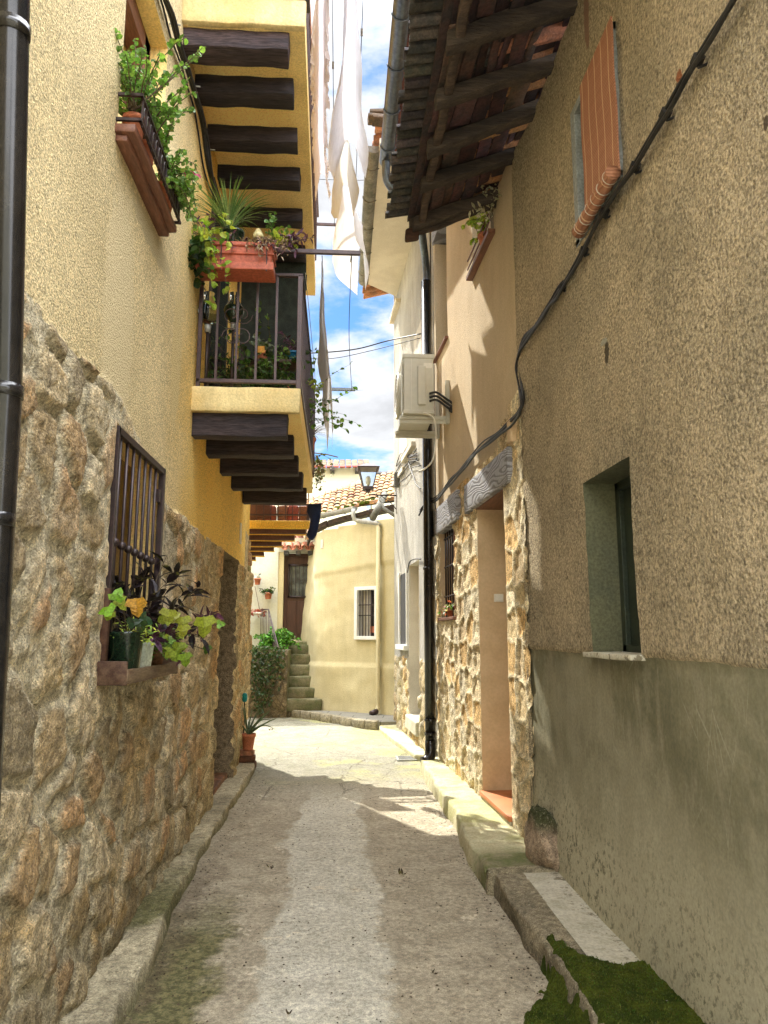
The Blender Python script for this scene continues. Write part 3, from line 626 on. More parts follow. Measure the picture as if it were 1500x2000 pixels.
stone = stone * (1 + .30 * fbm(Uf * 28, Zf * 28, 3, 72, .7))[:, None]; mortar = mortar * (1 + .18 * fbm(Uf * 30, Zf * 30, 3, 74, .7))[:, None]
lc = (mortar * (1 - mk_) + stone * mk_) * np.array([1.40, 1.31, 1.13]) * (1 - line[:, None])
low_brown = sstep(.75, .05, Zf + .4 * fbm(Uf * 2, Zf * 3, 3, 77))[:, None]; lc = lc * (1 - low_brown * .5) + np.array([.24, .19, .10]) * low_brown * .5  # darker brown towards the foot of the wall
och = sstep(.35, .6, fbm(Uf * 3.1, Zf * 4.2, 4, 79))[:, None]; lc = lc * (1 - .5 * och) + np.array([.60, .38, .13]) * .5 * och
warm = sstep(5.0, 7.5, Uf)[:, None]; lc = lc * (1 + warm * np.array([.10, .05, -.08]))
top = np.where(cu > 9.6, 2.92, bdry(cu)) + .02 * fbm(cu * 14, cz * 14, 3, 81)
ism = cz < top
sw = npmesh('stone_wall', P, Q[ism], M['rubble'], lh, lc)
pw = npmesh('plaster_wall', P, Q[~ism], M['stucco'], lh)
for i, (RV, RF) in enumerate(rev):
    o = npmesh('reveal', RV, RF, (M['ochre'], M['ochre'], M['rubble'])[i], lh, np.full((len(RV), 3), (.33, .26, .17)), False)
# end wall, back volume, roof
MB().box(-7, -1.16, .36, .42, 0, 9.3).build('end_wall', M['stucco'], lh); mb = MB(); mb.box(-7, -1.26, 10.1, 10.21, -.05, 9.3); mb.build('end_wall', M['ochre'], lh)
mb = MB(); rr = random.Random(2)
for i in range(16):
    z0 = .0 + i * .18; mb.cur = tuple(v * rr.uniform(.8, 1.25) for v in (.46, .36, .21))
    mb.rbox((-1.315 + rr.uniform(-.015, .015), 10.2, z0 + .09), (.115, 0, 0), (0, .045, 0), (0, 0, .092), (4, 2, 3), .014, .03, i)
mb.build('corner_stone', M['kerb'], lh, True)
mb = MB(); mb.box(-7.2, -.42, .3, 10.2, 9.3, 9.42); mb.build('roof', M['tile'], lh)
mb = MB(); mb.box(-1.9, -1.42, .5, 3.5, 0, 9); mb.box(-1.9, -1.55, 5.3, 7.0, 0, 9); mb.build('inner_wall', M['dark_room'], lh)
# --- barred window
o = MB().wbox(LW, GW[0], GW[1], GW[2], GW[3], -.21, -.19).build('window', mk('dim_yellow_curtain', (.30, .19, .05), (.20, .12, .035), 4, .9, .2), lh)
mb = MB(); mb.wbox(LW, GW[0] + .03, GW[1] - .03, GW[2], GW[2] + .5, -.19, -.17); mb.build('lower_pane', M['darkglass'], o)
gr = MB(); t = .016
for (a, b, c_, d) in ((GW[0] + .02, GW[0] + .045, GW[2], GW[3] - .01), (GW[1] - .07, GW[1] - .025, GW[2], GW[3] - .01), (GW[0] + .02, GW[1] - .025, GW[3] - .05, GW[3] - .012), (GW[0] + .02, GW[1] - .025, GW[2] + .02, GW[2] + .045)):
    gr.wbox(LW, a, b, c_, d, -.005, .03)
grl = gr.build('window_grille', M['iron'], lh, bevel=.003)
for i in range(7):
    u = GW[0] + .11 + i * .126; p = LW.pt(u, 0, .012); mb = MB(); mb.tube([(p.x, p.y, GW[2] + .02), (p.x, p.y, GW[3] - .03)], .0095, 8)
    zc = 2.06 - i * .004; mb.lathe((p.x, p.y, zc), [(.004, -.024), (.018, -.016), (.025, 0), (.018, .016), (.004, .024)], 10); mb.build('bar', M['iron'], grl, True)
mb = MB(); mb.wbox(LW, GW[1] - .13, GW[1] - .08, 2.42, 2.50, -.0, .02); mb.build('grille_latch', M['iron'], grl)
# --- upper window
win = MB().wbox(LW, UW[0], UW[1], UW[2], UW[3], -.23, -.215).build('window', M['ochre'], lh)
mb = MB(); mb.cur = (1, 1, 1)
mb.wbox(LW, UW[1] - .13, UW[1] - .02, UW[2], UW[3], -.21, -.10); mb.wbox(LW, UW[0], UW[1], UW[3] - .14, UW[3], -.21, -.1); mb.build('shutter_frame', M['brownframe'], win, bevel=.004)
mb = MB(); UM = (UA + UB) / 2; UH = (UB - UA) / 2; mb.rbox(LW.pt(UM, UZ - .028, .045), LW.d * UH, LW.n * .060, (0, 0, .024), (8, 2, 2), .004, .008, 4); mb.rbox(LW.pt(UM, UZ - .070, .025), LW.d * (UH - .02), LW.n * .034, (0, 0, .018), (8, 2, 2), .004, .008, 9)
mb.build('sill', M['brownframe'], lh, True)
gb = MB(); ys_ = [4.02, 5.2]
for z in (UZ + .02, UZ + .16): gb.wbox(LW, UA, UB, z - .008, z + .008, .115, .13); gb.wbox(LW, UA, UA + .015, z - .008, z + .008, 0, .13); gb.wbox(LW, UB - .015, UB, z - .008, z + .008, 0, .13)
for i in range(15): gb.wbox(LW, UA + .03 + i * UH / 7.6, UA + .042 + i * UH / 7.6, UZ, UZ + .16, .118, .127)
for i in range(14):
    c = LW.pt(UA + .08 + i * UH / 7.6, UZ + .09, .125); gb.tube([c + LW.d * .028 * math.cos(q * .7) + Vector((0, 0, .05 * math.sin(q * .7))) for q in range(9)], .003, 5)
gb.build('sill_rack', M['iron'], lh)
# --- door recess
d = MB().wbox(LW, LD[0], LD[1], 0, LD[3], -.36, -.33).build('door', M['doorwood'], lh, bevel=.003)
mb = MB()
for i in range(4): mb.wbox(LW, LD[0] + .1 + i * .28, LD[0] + .32 + i * .28, .2, 2.2, -.33, -.315)
mb.build('door_panel', M['doorwood'], d, bevel=.004)
MB().wbox(LW, LD[0] - .0, LD[1], -.02, .13, -.34, -.02).build('threshold', M['brick'], lh, bevel=.01)
MB().wbox(LW, 8.52, 8.60, 2.62, 2.86, .012, .028).build('name_plate', M['white_plastic'], lh, bevel=.004)
# --- lower balcony
BX = -.31; BZ0, BZ1 = 3.30, 3.50; BY0, BY1 = 5.62, 9.0
def slab(name, x1a, x1b, y0, y1, z0, z1, side, under, parent):
    mb = MB(); mb.rbox(((-1.16 + x1a) / 2, y0 + .02, (z0 + z1) / 2), ((x1a + 1.16) / 2, 0, 0), (0, .03, 0), (0, 0, (z1 - z0) / 2), (12, 1, 4), .004, .012, 3); mb.build(name + '_face', side, parent, True)
    mb = MB(); mb.prism([(-1.16, y0 + .03, z0 + .004), (x1a - .004, y0 + .03, z0 + .004), (x1b, y1, z0 + .004), (-1.16, y1, z0 + .004)], (0, 0, z1 - z0 - .008)); return mb.build(name, under, parent)
bal = slab('balcony', BX, BX - .02, BY0, BY1, BZ0, BZ1, M['balfront'], M['ochre'], lh)
wb = [(5.70, .86, 1), (6.26, .86, 0), (7.08, .86, 0), (7.78, .86, 0), (8.75, .86, 0)]
wb = [5.74, 6.36, 7.10, 7.86, 8.72]
for i, yb in enumerate(wb):
    mb = MB(); mb.cur = (1.3, 1.25, 1.3) if i == 0 else (1, 1, 1)  # front beam tinted paler than the shaded ones behind it
    mb.rbox((-.785 + .005 * i, yb, BZ0 - .085), (.375, 0, 0), (0, .07 + .012 * (i % 2), 0), (0, 0, .092), (14, 2, 2), .006, .007, i * 2.3); mb.build('beam', M['beam'], bal, True)
# railing
rl = MB(); rz0, rz1 = 3.56, 4.46
rl.box(-1.13, BX + .0, BY0 + .02, BY0 + .05, rz0 - .015, rz0 + .015); rl.box(-1.13, BX, BY0 + .015, BY0 + .055, rz1 - .012, rz1 + .012)
rl.box(BX - .03, BX, BY0 + .05, BY1, rz0 - .015, rz0 + .015); rl.box(BX - .035, BX + .005, BY0 + .05, BY1, rz1 - .012, rz1 + .012)
rl.box(BX - .04, BX, BY0 + .015, BY0 + .055, BZ1, rz1); rl.box(-1.13, -1.10, BY0 + .02, BY0 + .05, BZ1 + .0, rz1); rl.box(BX - .04, BX, BY1 - .04, BY1, BZ1, rz1)
rl.box(-1.13, BX, BY1 - .035, BY1 - .005, rz1 - .012, rz1 + .012); rl.box(-1.13, BX, BY1 - .035, BY1 - .005, rz0 - .012, rz0 + .012)
rail = rl.build('railing', M['rail'], lh, bevel=.003)
def scroll(mb, c, ax, s, r=.003):
    """an S of wrought iron"""
    for sg in (-1, 1):
        pts = [Vector(c) + Vector(ax) * (sg * s * (1 - k / 16 * .75) * math.cos(k * .55)) * .45 + Vector((0, 0, sg * s * (1.1 - (1 - k / 16 * .75) * math.sin(k * .55)) * .5)) for k in range(15)]
        mb.tube(pts, r, 5)
for i in range(4):
    x = -.98 + i * .155; mb = MB(); mb.box(x - .009, x + .009, BY0 + .026, BY0 + .044, rz0, rz1)
    if i == 1: scroll(mb, (x - .045, BY0 + .035, 4.02), (1, 0, 0), .17, .004); scroll(mb, (x + .045, BY0 + .035, 4.02), (1, 0, 0), .17, .004)
    mb.build('baluster', M['rail'], rail)
n = 21
for i in range(n):
    y = BY0 + .17 + i * (BY1 - BY0 - .2) / n; mb = MB(); mb.box(BX - .024, BX - .006, y - .009, y + .009, rz0, rz1)
    if i % 4 == 2: scroll(mb, (BX - .015, y - .07, 4.0), (0, 1, 0), .15, .003)
    mb.build('baluster', M['rail'], rail)
# balcony door behind
bd = MB().wbox(LW, 6.1, 7.1, 3.5, 5.6, -.0, .02).build('balcony_door', M['oldwood'], lh)
mb = MB(); mb.wbox(LW, 6.2, 7.0, 3.6, 5.5, .02, .025); mb.build('door_glass', M['darkglass'], bd)
# --- the floor above: ochre soffit on its beams, edge gutter
UZ0, UZ1 = 5.86, 6.08; UY0, UY1 = round(onz(450, 47, 5.86).y, 3), 8.95
ub = slab('upper_balcony', -.275, -.33, UY0, UY1, UZ0, UZ1, M['balfront'], M['ochre'], lh)
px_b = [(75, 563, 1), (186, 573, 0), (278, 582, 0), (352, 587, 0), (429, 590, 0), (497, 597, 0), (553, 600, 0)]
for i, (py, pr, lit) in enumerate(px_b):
    p = onz(pr, py, UZ0 - .07 if i else UZ0 - .05); mb = MB(); mb.cur = (1.8, 1.6, 1.6) if i == 0 else (1, 1, 1)  # front beam tinted paler, standing for light on its face
    x1 = p.x; x0 = -1.17; p.y = max(p.y, UY0 + .15); mb.rbox(((x0 + x1) / 2, p.y, UZ0 - .055), ((x1 - x0) / 2, 0, 0), (0, .095 - .004 * i, 0), (0, 0, .075), (14, 2, 2), .007, .008, i * 1.9); mb.build('beam', M['beam'], ub, True)
mb = MB()
for i in range(5): mb.rbox((-1.1 + i * .19, UY0 + .04, UZ1 + .035), (.095, 0, 0), (0, .09, 0), (0, 0, .022), (3, 3, 1), .006, .01, i); 
mb.build('coping_tile', M['tile_dark'], lh, True)
ur = MB(); ur.box(-.33, -.30, UY0 + .1, UY1, 6.95, 6.98); ur.box(-.33, -.30, UY0 + .1, UY0 + .13, UZ1, 6.98)
urr = ur.build('upper_railing', M['rail'], lh)
for i in range(24):
    y = UY0 + .26 + i * .152; MB().box(-.324, -.306, y - .009, y + .009, UZ1, 6.96).build('baluster', M['rail'], urr)
o = MB().box(-1.12, -.40, 7.90, 7.93, 3.55, 5.84).build('added_screen', mk('added_dark_green_screen', (.035, .045, .035), (.02, .025, .02), 9, .9, .5, 80, .01), None, loc=(-.76, 7.91, 3.52)); tag(o, 'dark green screen added to close the back of the lower balcony', 'screen')  # added sheet: darkens the open back of the balcony and blocks sun
# roof soffit and gutter over everything
mb = MB(); mb.box(-1.16, -.42, .4, 10, 8.52, 8.60); mb.build('eave_soffit', M['soffit_red'], lh)
def gutter(name, a, b, r, m, parent, rings=4, n=12):
    a, b = Vector(a), Vector(b); d = b - a; s_ = Vector((d.y, -d.x, 0)).normalized(); mb = MB()
    for (rad, inv) in ((r, 0), (r * .93, 1)):
        vs = []
        for p in (a, b): vs += [p + s_ * rad * math.cos(math.pi * q / n) - Vector((0, 0, 1)) * rad * math.sin(math.pi * q / n) for q in range(n + 1)]
        mb.add(vs, [(q, q + 1, n + 2 + q, n + 1 + q)[::(1 if inv else -1)] for q in range(n)])
    for p in (a, b): mb.poly([p + s_ * r * math.cos(math.pi * q / n) - Vector((0, 0, 1)) * r * math.sin(math.pi * q / n) for q in range(n + 1)])
    for k in range(rings):
        p = a + d * ((k + .5) / rings); mb.tube([p + s_ * (r + .006) * math.cos(math.pi * q / n) - Vector((0, 0, 1)) * (r + .006) * math.sin(math.pi * q / n) for q in range(n + 1)], .008, 6)
    return mb.build(name, m, parent, True)
ge = onz(604, 203, 8.35)
gutter('gutter', (ge.x - .05, 2.0, 8.4), (ge.x - .05, ge.y, 8.4), .075, M['rail'], lh, 8)
# thick cable down the corner of soffit and wall
def sagtube(mb, pts, r, n=7, sub=6, wob=0.0, seed=0):
    """smooth curve through measured points"""
    P = [Vector(p) for p in pts]; out = []
    for i in range(len(P) - 1):
        p0, p1, p2, p3 = P[max(i - 1, 0)], P[i], P[i + 1], P[min(i + 2, len(P) - 1)]
        for k in range(sub):
            t = k / sub; q = .5 * ((2 * p1) + (p2 - p0) * t + (2 * p0 - 5 * p1 + 4 * p2 - p3) * t * t + (3 * p1 - p0 - 3 * p2 + p3) * t**3)
            out.append(q + Vector((0, 0, wob * math.sin(len(out) * .9 + seed))))
    out.append(P[-1]); mb.tube(out, r, n); return out
mb = MB(); pts = [onx(a, b, -1.10) for a, b in ((300, -60), (328, 10), (352, 95), (380, 180), (397, 250), (408, 330), (428, 395), (440, 430))]
sagtube(mb, pts, .019, wob=.006); sagtube(mb, [p + Vector((.02, .05, -.02)) for p in pts], .012, wob=.008, seed=2); sagtube(mb, [p + Vector((-.03, -.10, -.03)) for p in pts], .007, wob=.01, seed=1)
o = mb.build('wall_cable', M['cable'], None, True, loc=(-1.12, 5, 5)); tag(o, 'thick black cable running down the wall under the beamed soffit', 'cable')
mb = MB()
for (a, b) in ((338, 60), (378, 178), (408, 300)):
    p = onx(a, b, -1.13); MB().tube([p + Vector((-.03, -.06, 0)), p + Vector((.06, -.05, .0))], .006, 6).build('cable_clip', M['zinc'], o)
# black downpipe at the very left
pp = [onx(a, b, -1.06) for a, b in ((30, -160), (24, 0), (8, 770), (-27, 1400), (-60, 1990))]; mb = MB(); mb.tube(pp, .052, 16)
dp = mb.build('drain_pipe', M['blackpipe'], lh, True)
mb = MB()
for (a, b) in ((8, 765), (-10, 1015), (22, 60)):
    p = onx(a, b, -1.06); MB().tube([p - Vector((0, 0, .02)), p + Vector((0, 0, .02))], .057, 16).build('pipe_collar', M['blackpipe'], dp, True)

# --- ochre porch with low beams past the corner
po = thing('beamed_porch', (-1.3, 10.3, 0), 'stepped brown beams under a bright yellow fascia behind the ochre balcony', 'porch')
def pbox(name, m, pxr, y0, y1, Y, dy, seed):
    a = ony(pxr, (y0 + y1) / 2, Y); h = (y1 - y0) / F * Y / 2; mb = MB()
    mb.rbox(((a.x - 2.3) / 2, Y + dy, a.z), ((a.x + 2.3) / 2, 0, 0), (0, dy, 0), (0, 0, h), (6, 1, 1), .003, .006, seed); return mb.build(name, m, po, True)
pbox('fascia', M['yellowtrim'], 609, 1017, 1033, 10.30, .03, 1)
for i, (pr_, y0, y1) in enumerate(((597, 1030, 1045), (575, 1045, 1057), (550, 1057, 1068), (535, 1068, 1077), (515, 1078, 1087), (498, 1087, 1095))):
    pbox('beam', M['beam_brown'], pr_, y0, y1 - 2.5, 10.36 + .10 * i, .045, i)
    pbox('soffit_strip', M['yellowtrim'], pr_ + 1, y1 - 2.5, y1 + .5, 10.44 + .10 * i, .03, i)
# its railing and tile parapet above
zr1, zr2, zr3 = ony(590, 986, 10.25).z, ony(590, 1006, 10.25).z, ony(590, 1016, 10.25).z
mb = MB(); mb.box(-2, -.42, 10.23, 10.26, zr1 - .012, zr1 + .012); mb.box(-2, -.42, 10.23, 10.26, zr2 - .01, zr2 + .01); mb.box(-.44, -.41, 10.23, 10.26, zr3, zr1)
pr = mb.build('railing', M['rail'], po)
for i in range(9): MB().box(-1.25 + i * .1, -1.24 + i * .1, 10.24, 10.25, zr3, zr1).build('baluster', M['rail'], pr)
mb = MB(); rr = random.Random(4)
for i in range(10):
    mb.cur = tuple(v * rr.uniform(.4, .7) for v in (1, .8, .75)); mb.rbox((-1.9 + i * .155, 10.6, zr2 + .02), (.076, 0, 0), (0, .05, 0), (0, 0, .17), (2, 1, 3), .008, .02, i)
mb.build('tile_parapet', M['tile'], po, True)
MB().rbox((-1.14, 10.42, 3.62), (.17, 0, 0), (0, .02, 0), (0, 0, .42), (2, 1, 4), .003, .006).build('shadow_board', M['beam_brown'], po, True)  # added board, hidden by the balcony, that extends the shadow on the street
# the wall the porch leans on
fl = thing('side_house', (-2.4, 12, 0), 'plain white side wall deep in the alley beyond the porch', 'house')
MB().box(-2.9, -2.7, 10.2, 16.5, 0, 3.1).build('wall', M['wh_wall'], fl)

o = MB().box(-14, 14, -11, .0, -.05, .02).build('bounce_paving', M['cement']); tag(o, kind='structure')  # unseen pale ground added behind the camera to bounce light
# added unseen facade across the paving, bouncing sunlight into the near street
sq = thing('bounce_facade', (0, -11, 0), 'added pale house front behind the viewer, bouncing light into the street', 'house')
MB().box(-12, 12, -11.5, -11, 0, 8).build('wall', M['wh_wall'], sq)
# ================================================================== NEAR RIGHT HOUSE
rn = thing('brown_house', (1.43, 2.5, 0), 'brown roughcast house with grey cement dado and sagging tiled eave at right', 'house')
HB = 1.487
a = RN.hit(1140, 950); b = RN.hit(1230, 892); c = RN.hit(1157, 1275); d = RN.hit(1250, 1288)
RW = (round(d[0] - .04, 3), round((a[0] + c[0]) / 2 - .05, 3), 1.50, round((a[1] + b[1]) / 2, 3))
bl = [RN.hit(*q) for q in ((1128, 205), (1186, 85), (1124, 462), (1200, 335))]
bn = RN.hit(1196, 338, .085); bf = RN.hit(1133, 452, .085); bt = (round(bn[0], 3), round(bf[0], 3)); BW = (bt[0] + .05, bt[1] + .26, round((bn[1] + bf[1]) / 2 + .03, 3), round(RN.hit(1182, 88)[1], 3))
us = np.unique(np.concatenate([lines(.3, .9, .25), lines(1.0, 5.43, .03, (RW[0], RW[1], BW[0], BW[1]))]))
zs = lines(.0, 5.45, .03, (HB, RW[2], RW[3], BW[2], BW[3]))
def rdisp(U, Z):
    up = sstep(HB - .01, HB + .01, Z)
    return .016 * up + .022 * fbm(U * .9, Z * .9, 3, 5) + up * .007 * fbm(U * 9, Z * 7, 3, 6) + (1 - up) * .004 * fbm(U * 5, Z * 5, 3, 7) + .035 * sstep(5.0, 5.43, U) - .05 * sstep(.8, 0, Z) * -1 * .8
P, Q, cu, cz, rev, Uf, Zf = wallgrid(RN, us, zs, rdisp, [RW + (.20,), BW + (.14,)], lambda U, Z: (U, Z + .016 * fbm(U * 2.3, U * 0, 4, 91) * np.exp(-((Z - HB) / .10)**2) * sstep(.0, .12, np.maximum(RW[0] - U, U - RW[1]))))
m1 = cz > HB
npmesh('render_wall', P, Q[m1], M['rn_wall'], rn); npmesh('cement_dado', P, Q[~m1], M['band'], rn)
GREEN = mk('mossy_reveal_plaster', (.115, .115, .065), (.085, .09, .055), 4, .85, .2)
for i, (RV, RF) in enumerate(rev): npmesh('reveal', RV, RF, (GREEN, M['greyframe'])[i], rn, None, False)
mb = MB(); mb.rbox((1.50, 5.435, 2.68), (.125, 0, 0), (0, .02, 0), (0, 0, 2.66), (3, 1, 30), .006, .02); mb.build('corner_face', M['rn_wall'], rn, True)
mb = MB(); mb.box(1.66, 6, .4, 5.3, 0, 5.3); mb.box(1.45, 1.66, .3, 1.0, 0, 5.3); mb.build('inner_wall', M['dark_room'], rn)
w1 = MB().wbox(RN, RW[0], RW[1], RW[2], RW[3], -.205, -.19).build('window', M['shutter_dark'], rn)
mb = MB(); mb.wbox(RN, RW[1] - .06, RW[1], RW[2], RW[3], -.19, -.16); mb.wbox(RN, RW[0], RW[1], RW[3] - .05, RW[3], -.19, -.16); mb.wbox(RN, RW[0] + .2, RW[0] + .24, RW[2], RW[3], -.19, -.165); mb.wbox(RN, RW[0], RW[1], RW[2], RW[2] + .04, -.19, -.16); mb.build('frame', M['shutter_dark'], w1, bevel=.004)
mb = MB()
um = (RW[0] + RW[1]) / 2; mb.rbox(RN.pt(um, 1.487, -.07), RN.d * ((RW[1] - RW[0]) / 2 + .012), RN.n * .135, (0, 0, .014), (8, 3, 1), .002, .004, 2); mb.build('sill', M['cement'], w1, True)
w2 = MB().wbox(RN, BW[0], BW[1], BW[2], BW[3], -.15, -.135).build('window', M['darkglass'], rn)
mb = MB()
for q in ((BW[0], BW[0] + .07, BW[2], BW[3]), (BW[1] - .07, BW[1], BW[2], BW[3])): mb.wbox(RN, *q, -.135, .024)
mb.wbox(RN, BW[0], BW[1], BW[3] - .05, BW[3], -.135, .022); mb.wbox(RN, BW[0], BW[1], BW[2], BW[2] + .04, -.135, .024); mb.build('frame', M['greyframe'], w2, bevel=.004)
# reed blind hanging over it
z0 = BW[2] - .02
mb = MB(); V = []
for i in range(25):
    z = z0 + (BW[3] - .02 - z0) * i / 24; o_ = .05 + .002 * math.sin(i * .5)
    V += [RN.pt(bt[0], z, o_), RN.pt(bt[1], z, o_), RN.pt(bt[1], z, o_ - .008), RN.pt(bt[0], z, o_ - .008)]
fs = []
for i in range(24):
    for k in range(4): fs.append((i * 4 + k, i * 4 + (k + 1) % 4, i * 4 + 4 + (k + 1) % 4, i * 4 + 4 + k))
mb.add(V, fs); bo = mb.build('reed_blind', M['blind'], None, loc=RN.pt(bt[0], z0, .06)); tag(bo, 'orange reed roller blind hanging in the blue grey window frame', 'blind')
mb = MB(); p0, p1 = RN.pt(bt[0] - .01, z0, .085), RN.pt(bt[1] + .03, z0 - .01, .085)
n = 30; mb.tube([p0.lerp(p1, k / n) for k in range(n + 1)], [.036 + .004 * (k % 3 == 0) for k in range(n + 1)], 12); rb = mb.build('rolled_end', M['blind'], bo, True)
mb = MB()
for k in range(6): 
    c_ = p0.lerp(p1, (k + .5) / 6); MB().tube([c_ - RN.d * .002, c_ + RN.d * .002], .0405, 12).build('cord', M['beigecloth'], rb, True)
# eave: measured ends
EX = .60; ez_o = ony(812, 462, 6.03).z + .05; ez_w = ony(1000, 405, 6.03).z + .08; print('EZ', ez_o, ez_w)
mb = MB(); rr = random.Random(9)
Ys = [5.98, 5.42, 4.93, 4.45, 3.95, 3.42, 2.85, 2.3, 1.7, 1.1, .4]
eave = MB(); eave.prism([(EX - .02, 0, ez_o + .115), (1.9, 0, ez_w + .32), (1.9, 0, ez_w + .35), (EX - .02, 0, ez_o + .15)], (0, 6.08, 0)); ev = eave.build('eave', M['board'], rn)
def zin(x): return ez_o + (x - EX) / (1.43 - EX) * (ez_w - ez_o) + .02
for i, y in enumerate(Ys):
    mb = MB(); s = rr.uniform(.75, 1.25); mb.cur = (s, s, s); hw = rr.uniform(.042, .056); x0, x1 = EX + .02, 1.62
    a_ = Vector(((x1 - x0) / 2, rr.uniform(-.03, .03) * (i > 0), (zin(x1) - zin(x0)) / 2))
    mb.rbox(((x0 + x1) / 2, y, (zin(x0) + zin(x1)) / 2), a_, (0, hw, 0), (0, 0, rr.uniform(.05, .06)), (8, 2, 2), .006, .009, i * 1.7); mb.build('rafter', M['oldwood'], ev, True)
# cross boards and loose bricks of the lining, seen between rafters
mb = MB()
for i in range(len(Ys) - 1):
    y1, y0 = Ys[i], Ys[i + 1]; x = EX + .03
    while x < 1.5:
        w_ = rr.uniform(.07, .16); s = rr.uniform(.55, 1.7); mb.cur = (s, s * rr.uniform(.75, 1.0), s * rr.uniform(.7, 1.0))
        if rr.random() < .9:
            zc = zin(x + w_ / 2) + rr.uniform(.065, .085); mb.rbox((x + w_ / 2, (y0 + y1) / 2 + rr.uniform(-.03, .03), zc), (w_ / 2 - rr.uniform(.003, .012), 0, .018), (rr.uniform(-.012, .012), (y1 - y0) / 2 * rr.uniform(.9, 1.08), 0), (0, 0, .010), (1, 3, 1), .006, .008, i + x)
        x += w_
mb.build('lining_board', M['board'], ev, True)
mb = MB(); mb.cur = (1.25, 1.15, 1.1); mb.rbox((EX + .10, 3.05, ez_o + .075), (.030, 0, .006), (0, 3.0, 0), (0, 0, .04), (2, 60, 2), .008, .012, 5); mb.build('eave_batten', M['oldwood'], ev, True)
mb = MB(); mb.cur = (.8, .8, .8); mb.rbox((1.02, 6.03, (zin(EX) + zin(1.43)) / 2 - .0), ((1.46 - EX) / 2, 0, (zin(1.46) - zin(EX)) / 2), (0, .025, 0), (0, 0, .085), (12, 1, 3), .008, .015, 8); mb.build('verge_board', M['oldwood'], ev, True)
mb = MB(); mb.cur = (.9, .6, .5); mb.rbox((EX + .02, 6.04, ez_o - .03), (.06, 0, .012), (0, .045, 0), (0, 0, .06), (3, 2, 3), .008, .02, 8); mb.build('verge_block', M['oldwood'], ev, True)
# tiles: channels and covers alternating down the slope
def tiles(mb, x0, x1, ya, yb, z0, z1, pitch, r, rr, thick=.012, over=.02, n=6, shade=(.7, 1.3)):
    """half-round tiles laid along x (x0 low edge, x1 high) repeated along y"""
    k = 0; y = ya
    while y < yb:
        up = 1 if k % 2 else -1; s = rr.uniform(*shade); mb.cur = (s, s * rr.uniform(.85, 1.05), s * rr.uniform(.8, 1.05)); o_ = rr.uniform(-over, over)
        zo = (.0 if up < 0 else .028) + rr.uniform(-.006, .006); vs = []
        for (xx, zz, rad) in ((x0 + o_, z0, r), (x1, z1, r * .85)):
            for rd in (rad, rad - thick):
                vs += [Vector((xx, y + rd * math.cos(math.pi * q / n), zz + zo + up * rd * math.sin(math.pi * q / n) - up * r * .45)) for q in range(n + 1)]
        m_ = n + 1; fs = []
        for q in range(n):
            fs += [(q, q + 1, 2 * m_ + q + 1, 2 * m_ + q), (m_ + q, 3 * m_ + q, 3 * m_ + q + 1, m_ + q + 1), (q, m_ + q, m_ + q + 1, q + 1)]
        mb.add(vs, fs); y += pitch; k += 1
rr = random.Random(12); mb = MB(); tiles(mb, EX - .20, 1.0, .1, 6.1, ez_o + .155, ez_o + .27, .052, .042, rr, shade=(.5, 1.5), over=.025); mb.build('eave_tiles', M['tile_dark'], ev)
mb = MB(); tiles(mb, .98, 3.4, .1, 6.1, ez_o + .30, ez_o + 1.1, .11, .075, rr); mb.build('roof_tiles', M['tile'], ev)
# mossy boundary stone at the foot of the corner
mb = MB(); mb.cur = (1, 1, 1)
V = []; n = 22
for i in range(n + 1):
    ph = math.pi * i / n
    for j in range(2 * n):
        th = math.pi * j / n; v = Vector((math.sin(ph) * math.cos(th), math.sin(ph) * math.sin(th), math.cos(ph))); k = 1 + .16 * math.sin(v.x * 3 + v.z * 4) * math.cos(v.y * 3.1) + .06 * math.sin(v.x * 9 + v.y * 8) + .03 * math.sin(v.z * 19 + v.x * 17)
        V.append(Vector((1.385, 5.12, .25)) + Vector((v.x * .12, v.y * .26, v.z * .21)) * k)
Q_ = [(i * 2 * n + j, (i + 1) * 2 * n + j, (i + 1) * 2 * n + (j + 1) % (2 * n), i * 2 * n + (j + 1) % (2 * n)) for i in range(n) for j in range(2 * n)]
V = np.array(V); nz_ = fbm(V[:, 1] * 8, V[:, 2] * 8, 4, 3); mossk = sstep(.28, .40, V[:, 2] + .08 * nz_)[:, None]
o = npmesh('boundary_stone', V, np.array(Q_), M['kerb'], None, np.array([.36, .27, .19]) * (1 - mossk) + np.array([.055, .06, .025]) * mossk, True, loc=(1.385, 5.12, .13)); tag(o, 'rounded kerb stone with a dark mossy cap at the brown house corner', 'stone')
# two black cables climbing the brown wall
def cab(px, w, off, r, dy=(0, 0), name=None): return [w.px(a, b, off) for a, b in px]
path = [(1500, -130), (1430, 5), (1362, 110), (1300, 215), (1240, 320), (1180, 410), (1140, 485), (1100, 555), (1078, 590)]
mb = MB(); P1 = [RN.px(a, b, .045) for a, b in path]
P2 = P1 + [RN.px(1050, 632, .05), RN.px(1022, 668, .05), RN.px(1012, 705, .05), RN.px(1018, 745, .05), DH.px(1022, 785, .06), DH.px(1008, 812, .05), DH.px(975, 845, .05), DH.px(935, 878, .05), DH.px(905, 912, .05), DH.px(880, 940, .05), DH.px(855, 972, .05), DH.px(832, 985, .07), DH.px(820, 1000, .13)]
sagtube(mb, P2, .011, wob=.003); sagtube(mb, [p + RN.n * .012 + Vector((0, .02, -.036 + .012 * math.sin(i * 1.7))) for i, p in enumerate(P2)], .011, wob=.004, seed=3)
sagtube(mb, [p + RN.n * .004 + Vector((0, -.015, .018 + .01 * math.sin(i * 2.3))) for i, p in enumerate(P2[7:])], .007, wob=.005, seed=5)
